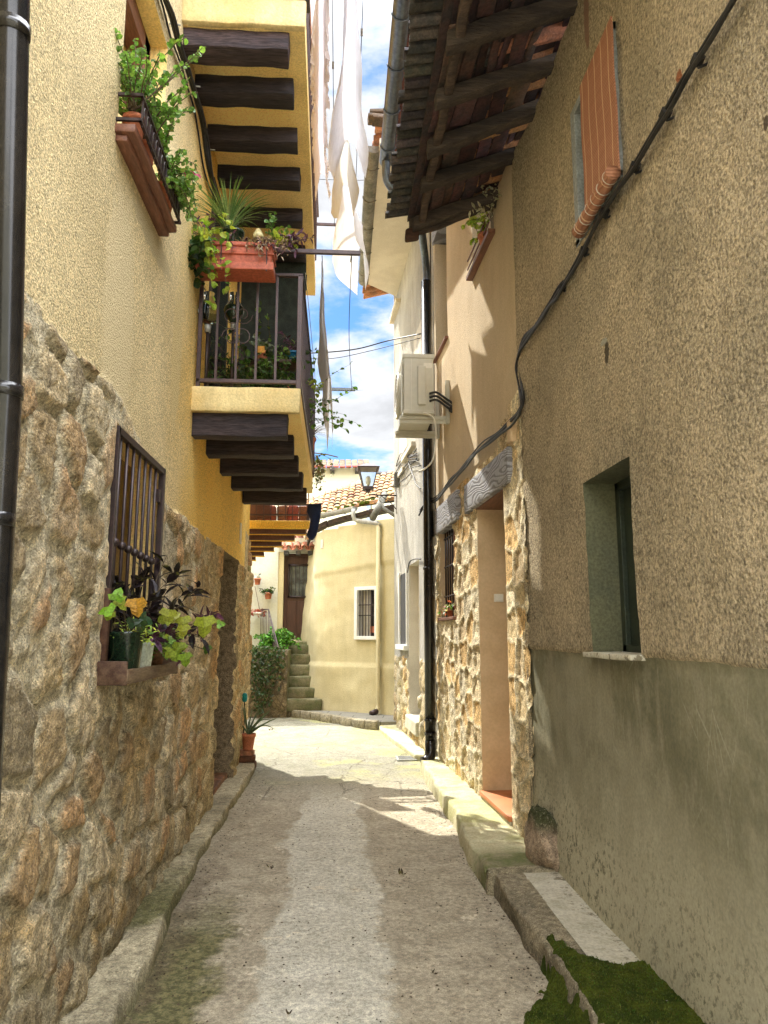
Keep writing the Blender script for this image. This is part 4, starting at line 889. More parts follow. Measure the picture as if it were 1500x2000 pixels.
o = mb.build('cable_bundle', M['cable'], None, True, loc=P1[4]); tag(o, 'bundle of black cables climbing across the brown wall to the eave', 'cable')
mb = MB()
for p in P1[2:8]: mb = MB(); mb.tube([p - RN.d * .015 - Vector((0, 0, .01)), p + RN.d * .015 - Vector((0, 0, .02))], .026, 8); mb.tube([p - RN.n * .04 - Vector((0, 0, .03)), p + Vector((0, 0, -.05))], .006, 5); mb.build('cable_clip', M['cable'], o)

# ================================================================== DOOR HOUSE
dh = thing('stone_clad_house', (1.3, 7.3, 0), 'sunlit beige house clad in honey stone with grained wood lintels', 'house')
def rect(w, pts):
    h = [w.hit(*p) for p in pts]; return h
uA, _ = DH.hit(945, 1500); uB, _ = DH.hit(1003, 1540); zt = DH.hit(985, 952)[1]
DD = (round(min(uA, uB), 3), round(max(uA, uB), 3), .14, round(zt, 3))
sA = DH.hit(864, 1125)[0]; sB = DH.hit(891, 1120)[0]; sz0 = DH.hit(876, 1206)[1]; sz1 = DH.hit(870, 1030)[1]
SWN = (round(sB, 3), round(sA, 3), round(sz0, 3), round(sz1, 3))
# tall upper opening and small upper window
tA = DH.hit(829, 640)[0]; tB = DH.hit(875, 640)[0]; tz0 = DH.hit(862, 685)[1]
TW = (round(tB, 3), round(min(tA, DH.L - .1), 3), round(tz0, 3), round(tz0 + 1.75, 3))
vA = DH.hit(924, 500)[0]; vB = DH.hit(966, 455)[0]; vz0 = DH.hit(945, 495)[1]
VW = (round(vB, 3), round(vA, 3), round(vz0, 3), round(vz0 + 1.05, 3))
print('DD', DD, 'SWN', SWN, 'TW', TW, 'VW', VW, 'RW', RW, 'BW', BW, 'L', DH.L)
us = lines(-.06, DH.L, .022, (DD[0], DD[1], SWN[0], SWN[1], TW[0], TW[1], VW[0], VW[1])); zs = np.unique(np.concatenate([lines(.0, 3.32, .022, (DD[2], DD[3], SWN[2], SWN[3])), lines(3.36, 7.25, .10, (TW[2], TW[3], VW[2], VW[3]))]))
ctop = lambda u: 3.16 + .30 * sstep(.9, .2, u) + .05 * fbm(u * 3.5, u * 0, 3, 31) - .04 * sstep(2.5, 3.6, u)
def cf(U, Z):
    wx = U * 3.4 + .25 * fbm(U * 2.2, Z * 2.2, 3, 33); wz = Z * 3.9 + .25 * fbm(U * 2.2 + 5, Z * 2.2, 3, 34); return voro(wx, wz, 17, .75)
def ddisp(U, Z):
    f1, f2, k = cf(U, Z); e = f2 - f1 + .03 * fbm(U * 14, Z * 14, 2, 3)
    inst = sstep(.02, -.02, Z - ctop(U) + .03 * fbm(U * 9, Z * 9, 3, 9))
    j = 1 - sstep(.06, .13, e)
    st = (.008 + .018 * k) + .016 * fbm(U * 8, Z * 8, 4, 12) + .011 * fbm(U * 26, Z * 26, 3, 14)
    rel = st * (1 - j) + j * (.036 + .004 * fbm(U * 20, Z * 20, 2, 4))
    ed = np.minimum(np.minimum(abs(U - DD[0]) + 9 * (Z > DD[3]), abs(U - DD[1]) + 9 * (Z > DD[3])), 9)
    rel = rel * sstep(-.02, .07, ed) + .014 * (1 - sstep(-.02, .07, ed))
    return inst * rel + (1 - inst) * (.004 + .010 * fbm(U, Z, 3, 19))
P, Q, cu, cz, rev, Uf, Zf = wallgrid(DH, us, zs, ddisp, [DD + (.42,), SWN + (.16,), TW + (.30,), VW + (.20,)])
f1, f2, k = cf(Uf, Zf); e = f2 - f1 + .03 * fbm(Uf * 14, Zf * 14, 2, 3)
pal = np.array([(.66, .52, .30), (.72, .59, .37), (.58, .45, .27), (.68, .46, .21), (.78, .68, .47), (.62, .54, .38)])
stc = pal[(k * 5.99).astype(int)] * (1 + .35 * fbm(Uf * 10, Zf * 10, 4, 51))[:, None]; j = (1 - sstep(.07, .12, e))[:, None]
pc = stc * (1 - j) + np.array([.80, .70, .48]) * j
ism = cz < ctop(cu) + .025 * fbm(cu * 9, cz * 9, 3, 9)
npmesh('stone_cladding', P, Q[ism], M['cladding'], dh, pc); npmesh('render_wall', P, Q[~ism], M['dh_wall'], dh)
for i, (RV, RF) in enumerate(rev): npmesh('reveal', RV, RF, (M['dh_jamb'], M['dh_jamb'], M['dh_wall'], M['dh_wall'])[i], dh, None, False)
mb = MB(); mb.prism([DH.pt(.02, 0, -.45), DH.pt(DH.L, 0, -.45), (5, 9.3, 0), (5, 5.43, 0)], (0, 0, 7.2)); mb.build('inner_wall', M['dark_room'], dh)
mb = MB(); mb.prism([DH.pt(DH.L, 0, .0), DH.pt(DH.L, 0, -.5), DH.pt(DH.L + .1, 0, -.5), DH.pt(DH.L + .1, 0, -.01)], (0, 0, 7.2)); mb.build('end_wall', M['dh_wall'], dh)
door = MB().wbox(DH, DD[0], DD[1], DD[2], DD[3], -.43, -.39).build('door', M['tealdoor'], dh)
mb = MB()
for i in range(2): mb.wbox(DH, DD[0] + .1, DD[1] - .1, .3 + i * 1.15, 1.3 + i * 1.05, -.39, -.375)
mb.build('door_panel', M['tealdoor'], door, bevel=.006)
mb = MB(); q = DH.pt((DD[0] + .1), 1.15, -.36); mb.tube([q, q + DH.n * .03, q + DH.n * .03 + DH.d * .1], .009, 7); mb.build('handle', M['zinc'], door, True)
# tiled doorstep
mb = MB(); mb.rbox(DH.pt((DD[0] + DD[1]) / 2, .185, -.17), DH.d * ((DD[1] - DD[0]) / 2 + .0), DH.n * .215, (0, 0, .020), (6, 3, 1), .001, .004); ds = mb.build('doorstep', M['redtile'], dh, True)
mb = MB(); mb.rbox(DH.pt((DD[0] + DD[1]) / 2, .145, -.15), DH.d * ((DD[1] - DD[0]) / 2 - .003), DH.n * .185, (0, 0, .024), (6, 3, 1), .002, .005); mb.build('step_riser', M['cement'], ds, True)
pj = DH.pt(DD[1], 0, 0); f = DH.px(975, 1168, -.12)
mb = MB(); c_ = ony(974, 1168, (DH.pt(DD[1], 0, -.2)).y - .012); mb.obox(c_, (.045, 0, 0), (0, .008, 0), (0, 0, .038)); bell = mb.build('doorbell_plate', M['white_plastic'], dh, bevel=.004)
mb = MB(); mb.obox(c_ + Vector((0, -.008, 0)), (.033, 0, 0), (0, .004, 0), (0, 0, .027)); mb.build('button', M['white'], bell, bevel=.002)
# lintels
def lintel(q4, off, dep):
    h = [DH.hit(*q, off) for q in q4]; u0 = (h[1][0] + h[2][0]) / 2; u1 = (h[0][0] + h[3][0]) / 2; z1 = (h[0][1] + h[1][1]) / 2; z0 = (h[2][1] + h[3][1]) / 2
    mb = MB(); mb.rbox(DH.pt((u0 + u1) / 2, (z0 + z1) / 2, off - dep / 2), DH.d * abs(u1 - u0) / 2, DH.n * dep / 2, (0, 0, (z1 - z0) / 2), (12, 2, 5), .003, .008, u0); mb.build('lintel', M['lintel'], dh, True); return u0, u1, z0, z1
L1 = lintel(((905, 945), (990, 876), (992, 943), (908, 1001)), .06, .26)
L2 = lintel(((845, 992), (890, 965), (893, 1013), (848, 1047)), .06, .20)
print('L1', L1, 'L2', L2)
mb = MB(); mb.wbox(DH, DD[0] - .02, DD[1] + .02, DD[3] - .03, DD[3] + .04, -.4, .02); mb.build('door_head', M['brownframe'], dh)
L3 = (TW[0] - .03, TW[1] + .05, TW[3] - .12, TW[3] + .16)
mb = MB(); mb.wbox(DH, L3[0], L3[1], L3[2], L3[3], -.28, .035); mb.build('lintel', M['lintel'], dh, bevel=.01)
MB().wbox(DH, TW[0], TW[1], TW[2], TW[3], -.31, -.29).build('window', M['darkglass'], dh)
mb = MB(); mb.wbox(DH, TW[0] - .03, TW[1] + .02, TW[2] - .03, TW[2], -.28, .045); mb.build('sill', M['brownframe'], dh, bevel=.006)
vw = MB().wbox(DH, VW[0], VW[1], VW[2], VW[3], -.21, -.19).build('window', M['darkglass'], dh)
mb = MB(); mb.wbox(DH, VW[0] - .04, VW[1] + .04, VW[2] - .045, VW[2], -.18, .07); mb.build('sill', M['brownframe'], dh, bevel=.006)
mb = MB()
for k in range(2): mb.wbox(DH, VW[0] - .02, VW[1] + .02, VW[2] + .06 + k * .09, VW[2] + .075 + k * .09, .05, .06)
mb.build('sill_rack', M['brownframe'], vw)
# barred ground window
gw = MB().wbox(DH, SWN[0], SWN[1], SWN[2], SWN[3], -.165, -.15).build('window', M['darkglass'], dh)
mb = MB()
n = 6
for i in range(n): p = DH.pt(SWN[0] + (SWN[1] - SWN[0]) * (i + .5) / n, 0, -.03); mb.tube([(p.x, p.y, SWN[2]), (p.x, p.y, SWN[3])], .009, 7)
for z in (SWN[2] + .25, SWN[2] + .6, SWN[3] - .12): mb.wbox(DH, SWN[0], SWN[1], z - .006, z + .006, -.04, -.02)
mb.build('window_bars', M['iron'], gw, True)
mb = MB(); mb.wbox(DH, SWN[0] - .05, SWN[1] + .05, SWN[2] - .035, SWN[2], -.14, .055); mb.build('sill', M['brownframe'], dh, bevel=.006)
mb = MB(); mb.wbox(DH, SWN[0] - .0, SWN[0] + .01, SWN[2], SWN[3], -.14, .02); mb.build('brown_reveal', M['brownframe'], gw)
# junction box where the cladding starts
jb = DH.px(1000, 842, .03); mb = MB(); mb.obox(jb, DH.d * .05, DH.n * .03, (0, 0, .10)); mb.build('junction_box', M['dh_jamb'], dh, bevel=.01)
# roof eave: red-brown soffit, gutter, elbow and downpipe
gz = 7.2; g0 = onz(740, 325, gz - .05); gx = g0.x + .09; gy = g0.y
mb = MB(); mb.cur = (1, 1, 1); mb.prism([(gx + .05, 4.6, gz + .03), (2, 4.6, gz + .33), (2, 4.6, gz + .36), (gx + .05, 4.6, gz + .06)], (0, gy - 4.6 + .05, 0)); sf = mb.build('roof_soffit', M['soffit_red'], dh)
mb = MB(); y = 4.8
while y < gy: mb.rbox(((gx + 1.7) / 2, y, gz + .13), ((1.7 - gx) / 2 - .06, 0, .11), (0, .035, 0), (0, 0, .035), (4, 1, 1), .003, .006, y); y += .5
mb.build('soffit_batten', M['soffit_red'], sf, True)
mb = MB(); rr = random.Random(3); tiles(mb, gx + .0, 2.6, 4.6, gy + .1, gz + .12, gz + .65, .1, .08, rr); mb.build('roof_tiles', M['tile'], dh)
gu = gutter('gutter', (gx, 4.4, gz + .02), (gx, gy, gz + .02), .085, M['greygutter'], dh, 6)
e1 = ony(798, 376, gy + .05); mb = MB(); s0 = Vector((gx - .01, gy - .12, gz - .06)); wx = DH.pt(DH.L - .15, 0, 0).x - .02
pts = [s0, s0 + Vector((0, .03, -.14)), s0 + Vector((.03, .06, -.24)), s0 + Vector((.12, .09, -.32)), s0 + Vector((.35, .12, -.40)), Vector((DH.pt(DH.L - .07, 0, .12).x, DH.pt(DH.L - .07, 0, .12).y, gz - .75)), Vector((DH.pt(DH.L - .07, 0, .12).x, DH.pt(DH.L - .07, 0, .12).y, gz - 1.1))]
sagtube(mb, pts, .05, 14, 5); mb.build('gutter_elbow', M['greygutter'], gu, True)
dpp = DH.pt(DH.L - .07, 0, .12); mb = MB(); mb.tube([(dpp.x, dpp.y, gz - 1.0), (dpp.x, dpp.y, .32)], .066, 18)
pts = [Vector((dpp.x, dpp.y, .34)), Vector((dpp.x, dpp.y, .24)), Vector((dpp.x - .01, dpp.y - .02, .17)), Vector((dpp.x - .05, dpp.y - .05, .115)), Vector((dpp.x - .10, dpp.y - .07, .10))]
mb.tube(pts, .068, 18); dpo = mb.build('downpipe', M['blackpipe'], dh, True)
mb = MB()
for z in (.42, .58, 2.4, 4.1): MB().tube([(dpp.x, dpp.y, z - .015), (dpp.x, dpp.y, z + .015)], .073, 18).build('pipe_collar', M['blackpipe'], dpo, True)

# ================================================================== GREY HOUSE
gh = thing('grey_house', (1.12, 11.3, 0), 'tall grey streaked house with worn stone base beyond the black downpipe', 'house')
A = GH.hit(797, 1118)[0]; B = GH.hit(784, 1118)[0]; z1 = GH.hit(790, 1120)[1]; z0 = GH.hit(790, 1258)[1]
GWN = (round(min(A, B), 3), round(max(A, B) + .05, 3), round(z0, 3), round(z1, 3))
nz0 = GH.hit(808, 1292)[1]; NI = (round(GH.hit(822, 1200)[0] + .05, 3), round(GH.hit(800, 1200)[0], 3), .30, round(GH.hit(808, 1100)[1], 3))
print('GWN', GWN, 'NI', NI, 'L', GH.L)
us = lines(0, GH.L, .035, (GWN[0], GWN[1], max(NI[0], .1), NI[1])); zs = np.unique(np.concatenate([lines(0, 3.6, .035, (GWN[2], GWN[3], NI[2], NI[3])), lines(3.7, 8.1, .12)]))
NI = (max(NI[0], .1),) + NI[1:]
gtop = lambda u: 1.24 + .06 * fbm(u * 2, u * 0, 3, 5)
def gdisp(U, Z):
    f1, f2, k = voro(U * 3.2 + .4 * fbm(U * 2, Z * 2, 3, 3), Z * 3.6, 23, .85); e = f2 - f1
    inst = sstep(.02, -.02, Z - gtop(U)); st = sstep(.04, .3, e) * (.02 + .04 * k) + .02 * fbm(U * 7, Z * 7, 4, 5) + .01 * fbm(U * 22, Z * 22, 3, 7)
    return inst * st + (1 - inst) * (.012 + .014 * fbm(U * 1.2, Z * 1.2, 3, 8) + .003 * fbm(U * 8, Z * 8, 3, 9))
P, Q, cu, cz, rev, Uf, Zf = wallgrid(GH, us, zs, gdisp, [GWN + (.12,), NI + (.16,)])
f1, f2, k = voro(Uf * 3.2 + .4 * fbm(Uf * 2, Zf * 2, 3, 3), Zf * 3.6, 23, .85); e = (f2 - f1)
stc = pal[(k * 5.99).astype(int)] * .75 * (1 + .4 * fbm(Uf * 8, Zf * 8, 4, 5))[:, None]; j = (1 - sstep(.05, .2, e))[:, None]; pc = stc * (1 - j) + np.array([.42, .36, .25]) * j
ism = cz < gtop(cu)
npmesh('stone_base', P, Q[ism], M['cladding'], gh, pc); npmesh('render_wall', P, Q[~ism], M['gh_wall'], gh)
for i, (RV, RF) in enumerate(rev): npmesh('reveal', RV, RF, (M['white'], M['gh_soffit'])[i], gh, None, False)
mb = MB(); mb.prism([GH.pt(.0, 0, -.3), GH.pt(GH.L, 0, -.3), (5, 13.4, 0), (5, 9.4, 0)], (0, 0, 8.1)); mb.build('inner_wall', M['gh_wall'], gh)
mb = MB(); mb.prism([GH.pt(GH.L, 0, .01), GH.pt(GH.L, 0, -.4), GH.pt(GH.L + .08, 0, -.4), GH.pt(GH.L + .08, 0, .01)], (0, 0, 8.1)); mb.prism([GH.pt(0, 0, .0), GH.pt(0, 0, -.4), GH.pt(-.05, 0, -.4), GH.pt(-.05, 0, -.01)], (0, 0, 8.1)); mb.build('end_wall', M['gh_wall'], gh)
w_ = MB().wbox(GH, GWN[0], GWN[1], GWN[2], GWN[3], -.09, .012).build('window', M['dark_room'], gh)
mb = MB()
for q in ((GWN[0] - .05, GWN[0], GWN[2] - .03, GWN[3] + .04), (GWN[1], GWN[1] + .06, GWN[2] - .03, GWN[3] + .04)): mb.wbox(GH, *q, -.0, .04)
mb.build('frame', M['white'], w_, bevel=.005)
mb = MB(); mb.wbox(GH, GWN[0] - .08, GWN[1] + .10, GWN[2] - .09, GWN[2] - .01, -.1, .09); mb.build('sill', M['white'], gh, bevel=.008)
mb = MB(); mb.wbox(GH, NI[0], NI[1], nz0, NI[3], -.17, -.14); mb.build('niche_panel', M['gh_soffit'], gh)
mb = MB(); mb.wbox(GH, NI[0], NI[1], .2, .40, -.15, .08); mb.build('niche_step', M['cement'], gh, bevel=.02)
# projecting sills of upper windows
for (q0, q1, q2) in (((770, 640), (783, 575), .10), ((793, 520), (803, 455), .10), ((772, 968), (792, 892), .06), ((792, 905), (813, 862), .08)):
    a = GH.hit(*q0); b = GH.hit(*q1); mb = MB(); u0, u1 = sorted((a[0], b[0])); mb.wbox(GH, u0, u1, (a[1] + b[1]) / 2 - .04, (a[1] + b[1]) / 2 + .04, 0, q2); mb.build('sill', M['gh_soffit'], gh, bevel=.01)
for (u0, u1, z0) in ((.6, 1.5, 5.0), (2.3, 3.2, 4.6)): MB().wbox(GH, u0, u1, z0, z0 + 1.1, .005, .018).build('shutter', M['gh_soffit'], gh, bevel=.005)
# eave
ge = onz(718, 560, 7.75); mb = MB(); mb.prism([(ge.x, 8.6, 7.8), (1.7, 8.6, 7.83), (1.7, 13.6, 7.83), (ge.x, ge.y, 7.8)], (0, 0, .07)); mb.build('eave_soffit', M['gh_soffit'], gh)
gutter('gutter', (ge.x - .07, 8.75, 7.86), (ge.x - .07, ge.y, 7.86), .10, M['mossgutter'], gh, 5)
mb = MB(); tiles(mb, ge.x - .06, 2.6, 8.6, 13.5, 7.99, 8.55, .12, .085, rr); mb.build('roof_tiles', M['tile'], gh)
mb = MB(); rr = random.Random(8)
for i in range(4): y = 8.4 + i * .04; s_ = rr.uniform(.4, .6); mb.cur = (s_ * .6, s_ * .9, s_ * 1.2); mb.rbox((ge.x - .04 + rr.uniform(-.02, .04), 8.5 + rr.uniform(-.08, .12), 8.0 + i * .045), (.10, 0, 0), (0, .09, 0), (0, 0, .022), (2, 2, 1), .01, .01, i)
mb.build('verge_tiles', M['tile'], gh, True)
# old cables clipped over the grey wall
mb = MB()
rr = random.Random(6)
for k in range(7):
    a = [(772 + k * 1.2, 905 + k * 7), (785 + k * 3, 893 + k * 4), (800, 890 + k * 3), (812 + k, 880 + 5 * k)]
    sagtube(mb, [GH.px(x + rr.uniform(-3, 3), y + rr.uniform(-8, 8), .03 + .02 * rr.random()) for x, y in a], .008, 5)
sagtube(mb, [GH.px(x, y, .05) for x, y in ((798, 905), (803, 920), (808, 932), (812, 945), (822, 955))], .008, 5)
o = mb.build('old_cables', M['cable'], None, True, loc=GH.px(798, 905, .03)); tag(o, 'tangle of thin old cables pinned on the grey streaked wall', 'cable')
mb = MB(); sagtube(mb, [GH.px(x, y, .04) for x, y in ((796, 1118), (800, 1098), (810, 1092), (822, 1092))], .010, 6); o = mb.build('short_cable', M['cable'], None, True, loc=GH.px(800, 1098, .03)); tag(o, 'short black cable stub above the niche of the grey wall', 'cable')
# ================================================================== AIR CONDITIONER
AY = 8.2; t0 = ony(788, 692, AY); t1 = ony(846, 690, AY); b0 = ony(787, 806, AY)
X0, X1 = t0.x, t1.x; Z1, Z0 = t0.z, b0.z; AL = .84
ac = thing('air_conditioner', (1.3, AY + .4, Z0 - .1), 'ivory outdoor air conditioner unit bracketed on the sunlit beige wall', 'air conditioner')
mb = MB(); mb.box(X0, X1, AY, AY + AL, Z0, Z1); cs = mb.build('casing', M['ac'], ac, bevel=.012)
mb = MB(); mb.box(X0 - .012, X1 + .012, AY - .012, AY + AL + .012, Z1 - .045, Z1 + .008); mb.box(X0 - .008, X1 + .008, AY - .008, AY + AL + .008, Z0 - .01, Z0 + .035); mb.build('casing_lid', M['ac'], cs, bevel=.008)
mb = MB(); mb.box(X0 + .16, X0 + .26, AY - .028, AY, Z0 + .09, Z1 - .14); mb.build('valve_cover', M['ac'], ac, bevel=.012)
mb = MB(); mb.box(X0 + .09, X0 + .094, AY - .004, AY, Z0 + .04, Z1 - .05); mb.box(X0 + .235, X0 + .33, AY - .005, AY, Z1 - .16, Z1 - .10); mb.build('label_plate', M['white_plastic'], ac)
mb = MB(); cy = AY + .48; cz_ = (Z0 + Z1) / 2
mb.lathe((0, 0, 0), [(.27, .0), (.285, .03), (.27, .05), (.26, .05), (.26, 0)], 32); mb.v = [(X0 - v[2], cy + v[0], cz_ + v[1]) for v in mb.v]
mb.build('fan_ring', M['ac'], ac, True)
mb = MB()
for r_ in (.06, .10, .14, .18, .22): mb.tube([(X0 - .045, cy + r_ * math.cos(q * math.pi / 16), cz_ + r_ * math.sin(q * math.pi / 16)) for q in range(33)], .004, 5, cap=False)
for q in range(12): a = q * math.pi / 6; mb.tube([(X0 - .045, cy + .05 * math.cos(a), cz_ + .05 * math.sin(a)), (X0 - .035, cy + .26 * math.cos(a), cz_ + .26 * math.sin(a))], .004, 5)
mb.build('fan_grille', M['ac'], ac, True)
mb = MB(); mb.lathe((0, 0, 0), [(.001, 0), (.255, 0), (.255, .004), (.001, .004)], 32); mb.v = [(X0 - .004 - v[2], cy + v[0], cz_ + v[1]) for v in mb.v]; mb.build('fan_opening', M['acdark'], ac)
mb = MB()
for i in range(26): z = Z0 + .05 + i * (Z1 - Z0 - .1) / 26; mb.box(X0 - .018, X0 - .006, AY + .02, AY + .18, z, z + .012)
mb.build('louvres', M['ac'], ac)
for yy in (AY + .06, AY + AL - .12):
    wall_x = DH.px(880, 800, 0).x if False else (DH.p0.x + DH.d.x / DH.d.y * (yy - DH.p0.y))
    mb = MB(); mb.box(X0 - .04, wall_x - .03, yy, yy + .045, Z0 - .055, Z0 - .012); mb.box(X0 - .04, wall_x - .03, yy + .02, yy + .026, Z0 - .10, Z0 - .012)
    mb.box(wall_x - .05, wall_x - .005, yy - .01, yy + .055, Z0 - .10, Z0 + .42); mb.build('bracket', M['ac'], ac, bevel=.004)
wx = DH.p0.x + DH.d.x / DH.d.y * (AY - DH.p0.y)
for k in range(3):
    mb = MB(); a = Vector((X1 - .05, AY - .01, Z0 + .23 - k * .045)); pts = [a, a + Vector((.08, -.02, .01)), a + Vector((.18, -.05, -.07)), a + Vector((.26, -.06, -.14)), Vector((wx - .03, AY - .08, Z0 + .03 - k * .01)), Vector((wx + .01, AY - .05, Z0 + .04))]
    sagtube(mb, pts, .014, 8); mb.build('pipe', M['cable'], ac, True)
mb = MB(); a = Vector((X1 - .14, AY - .02, Z0 - .03)); sagtube(mb, [a + Vector((0, .05, .03)), a + Vector((.05, -.01, .015)), a + Vector((.14, 0, -.05)), a + Vector((.16, .02, -.25)), a + Vector((.13, .05, -.50)), a + Vector((.05, .1, -.60)), a + Vector((-.02, .2, -.62))], .010, 7); mb.build('drain_hose', M['white_plastic'], ac, True)

# ================================================================== STREET LAMP
LY = 13.0; lc = ony(719, 935, LY); sl = thing('street_lamp', (1.05, LY, lc.z - .3), 'old four sided wall lantern on a scrolled iron bracket against the grey house', 'street lamp')
mb = MB(); zt, zb = lc.z + .17, lc.z - .15
def frustum(mb, c, r0, z0, r1, z1, cap=True):
    vs = [(c.x + sx * r, c.y + sy * r, z) for r, z in ((r0, z0), (r1, z1)) for sx, sy in ((-1, -1), (1, -1), (1, 1), (-1, 1))]
    mb.add(vs, [(i, (i + 1) % 4, 4 + (i + 1) % 4, 4 + i) for i in range(4)] + ([(3, 2, 1, 0), (4, 5, 6, 7)] if cap else []))
mb = MB(); frustum(mb, lc, .085, zb, .165, zt, False)
mb.build('glass', M['glass'], sl)
mb = MB()
for sx, sy in ((-1, -1), (1, -1), (1, 1), (-1, 1)): mb.tube([(lc.x + sx * .087, lc.y + sy * .087, zb), (lc.x + sx * .167, lc.y + sy * .167, zt)], .011, 6)
frustum(mb, lc, .10, zb - .05, .09, zb); frustum(mb, lc, .19, zt, .20, zt + .02); frustum(mb, lc, .19, zt + .02, .05, zt + .10); frustum(mb, lc, .04, zb - .10, .05, zb - .05)
mb.build('lantern_frame', M['iron'], sl)
mb = MB(); mb.lathe((lc.x, lc.y, zb + .02), [(.02, 0), (.045, .05), (.05, .12), (.03, .17), (.001, .18)], 12); mb.build('bulb', M['white_plastic'], sl, True)
gx_ = GH.p0.x + GH.d.x / GH.d.y * (LY - GH.p0.y)
mb = MB(); mb.tube([(lc.x, lc.y, zb - .09), (lc.x + .02, lc.y, zb - .14), (gx_, LY, zb - .15)], .013, 7); mb.tube([(gx_ - .3, LY, zb - .15), (gx_ - .12, LY, zb - .28), (gx_, LY, zb - .42)], .009, 7); mb.box(gx_ - .02, gx_ + .01, LY - .03, LY + .03, zb - .48, zb - .05)
sagtube(mb, [(gx_ - .25 + .1 * (1 - k / 14) * math.cos(k * .7), LY, zb - .23 + .09 * (1 - k / 14) * math.sin(k * .7)) for k in range(13)], .005, 5)
mb.build('bracket', M['iron'], sl, True)
mb = MB(); mb.box(gx_ - .09, gx_ + .02, LY - .5, LY - .3, lc.z - .22, lc.z + .02); o = mb.build('cable_box', M['acdark'], None, bevel=.01, loc=(gx_, LY - .4, lc.z)); tag(o, 'small dark cable junction box beside the lantern bracket', 'junction box')

# ================================================================== YELLOW CORNER HOUSE
yh = thing('yellow_house', (.3, 14.6, 0), 'butter yellow corner house with bulging wall and small barred window', 'house')
base = [(-1.0, 17.2), (-.72, 16.55), (-.60, 16.0), (-.555, 15.6), (-.50, 15.35), (-.40, 15.15), (-.22, 14.98), (.05, 14.80), (.4, 14.55), (.75, 14.28), (1.1, 14.02), (1.5, 13.8), (2.2, 13.6)]
def curve_pts(P, sub):
    P = [Vector((*p, 0)) for p in P]; out = []
    for i in range(len(P) - 1):
        p0, p1, p2, p3 = P[max(i - 1, 0)], P[i], P[i + 1], P[min(i + 2, len(P) - 1)]
        for k in range(sub):
            t = k / sub; out.append(.5 * ((2 * p1) + (p2 - p0) * t + (2 * p0 - 5 * p1 + 4 * p2 - p3) * t * t + (3 * p1 - p0 - 3 * p2 + p3) * t**3))
    return out + [P[-1]]
cp = curve_pts(base, 10); cl_ = [0]
for i in range(1, len(cp)): cl_.append(cl_[-1] + (cp[i] - cp[i - 1]).length)
cxa = np.array([p.x for p in cp]); cya = np.array([p.y for p in cp]); cla = np.array(cl_)
def yhit(px, py):
    """where a ray meets the curved wall: (arc length, z)"""
    r_ = ray(px, py); best = None
    for i in range(len(cp) - 1):
        a, b = cp[i], cp[i + 1]; d = b - a; den = r_.x * d.y - r_.y * d.x
        if abs(den) < 1e-9: continue
        t = (a.x * d.y - a.y * d.x) / den; s = ((r_.x * t - a.x) * d.x + (r_.y * t - a.y) * d.y) / d.length_squared
        if -1e-6 <= s <= 1 and t > 0 and (best is None or t < best[0]): best = (t, cl_[i] + s * d.length)
    return best[1], CZ + r_.z * best[0]
wa = yhit(700, 1200); wbq = yhit(735, 1200); wz0 = (yhit(697, 1243)[1] + yhit(736, 1243)[1]) / 2; wz1 = (yhit(700, 1152)[1] + yhit(735, 1152)[1]) / 2
YW = (wa[0], wbq[0], wz0, wz1); print('YW', YW, yhit(620, 1380), yhit(770, 1392))
us = lines(0, cla[-1], .045, (YW[0], YW[1])); zs = lines(.0, 4.2, .045, (YW[2], YW[3]))
U, Z = np.meshgrid(us, zs, indexing='ij')
X = np.interp(U, cla, cxa); Y = np.interp(U, cla, cya); gx2 = np.gradient(np.interp(us, cla, cxa), us)[:, None]; gy2 = np.gradient(np.interp(us, cla, cya), us)[:, None]; ln = np.hypot(gx2, gy2); nx, ny = gy2 / ln, -gx2 / ln
step_ = .03 * sstep(1.02, .99, Z + .02 * fbm(U, Z, 2, 1))
crease = .035 * sstep(2.85 + .25 * (U - 3) * .4 - .05, 2.85 + .25 * (U - 3) * .4 + .05, Z) * sstep(1.5, 2.2, U)
D = .05 * fbm(U * 1.1, Z * 1.1, 3, 4) + .012 * fbm(U * 4, Z * 4, 3, 5) + step_ + crease - .10 * sstep(1.2, 3.8, Z) * sstep(2.2, 1.0, U) + .16 * sstep(.9, 0, Z) * sstep(2.2, 1.2, U)
V = np.stack([X + nx * D, Y + ny * D, Z], -1).reshape(-1, 3); nz = len(zs); I, J = np.meshgrid(np.arange(len(us) - 1), np.arange(nz - 1), indexing='ij'); a = I * nz + J
Q = np.stack([a, a + nz, a + nz + 1, a + 1], -1).reshape(-1, 4); cu = ((us[:-1] + us[1:]) / 2)[I].ravel(); cz = ((zs[:-1] + zs[1:]) / 2)[J].ravel()
ztop = 3.62 + .16 * sstep(1.5, 3.6, cu)
hole = (cu > YW[0]) & (cu < YW[1]) & (cz > YW[2]) & (cz < YW[3]); npmesh('wall', V, Q[~hole & (cz < ztop)], M['yh_wall'], yh)
def ypt(u, z, o=0):
    i = min(max(np.searchsorted(cla, u) - 1, 0), len(cla) - 2); d = (cp[i + 1] - cp[i]).normalized(); n = Vector((d.y, -d.x, 0)); t = (u - cla[i]); return cp[i] + d * t + n * o + Vector((0, 0, z)), d, n
um = (YW[0] + YW[1]) / 2; c_, d_, n_ = ypt(um, (YW[2] + YW[3]) / 2); hw = (YW[1] - YW[0]) / 2; hz = (YW[3] - YW[2]) / 2
yo = .015
mb = MB(); mb.obox(c_ - n_ * .17, d_ * (hw + .05), n_ * .01, (0, 0, hz + .05)); yw = mb.build('window', M['dark_room'], yh)
mb = MB()
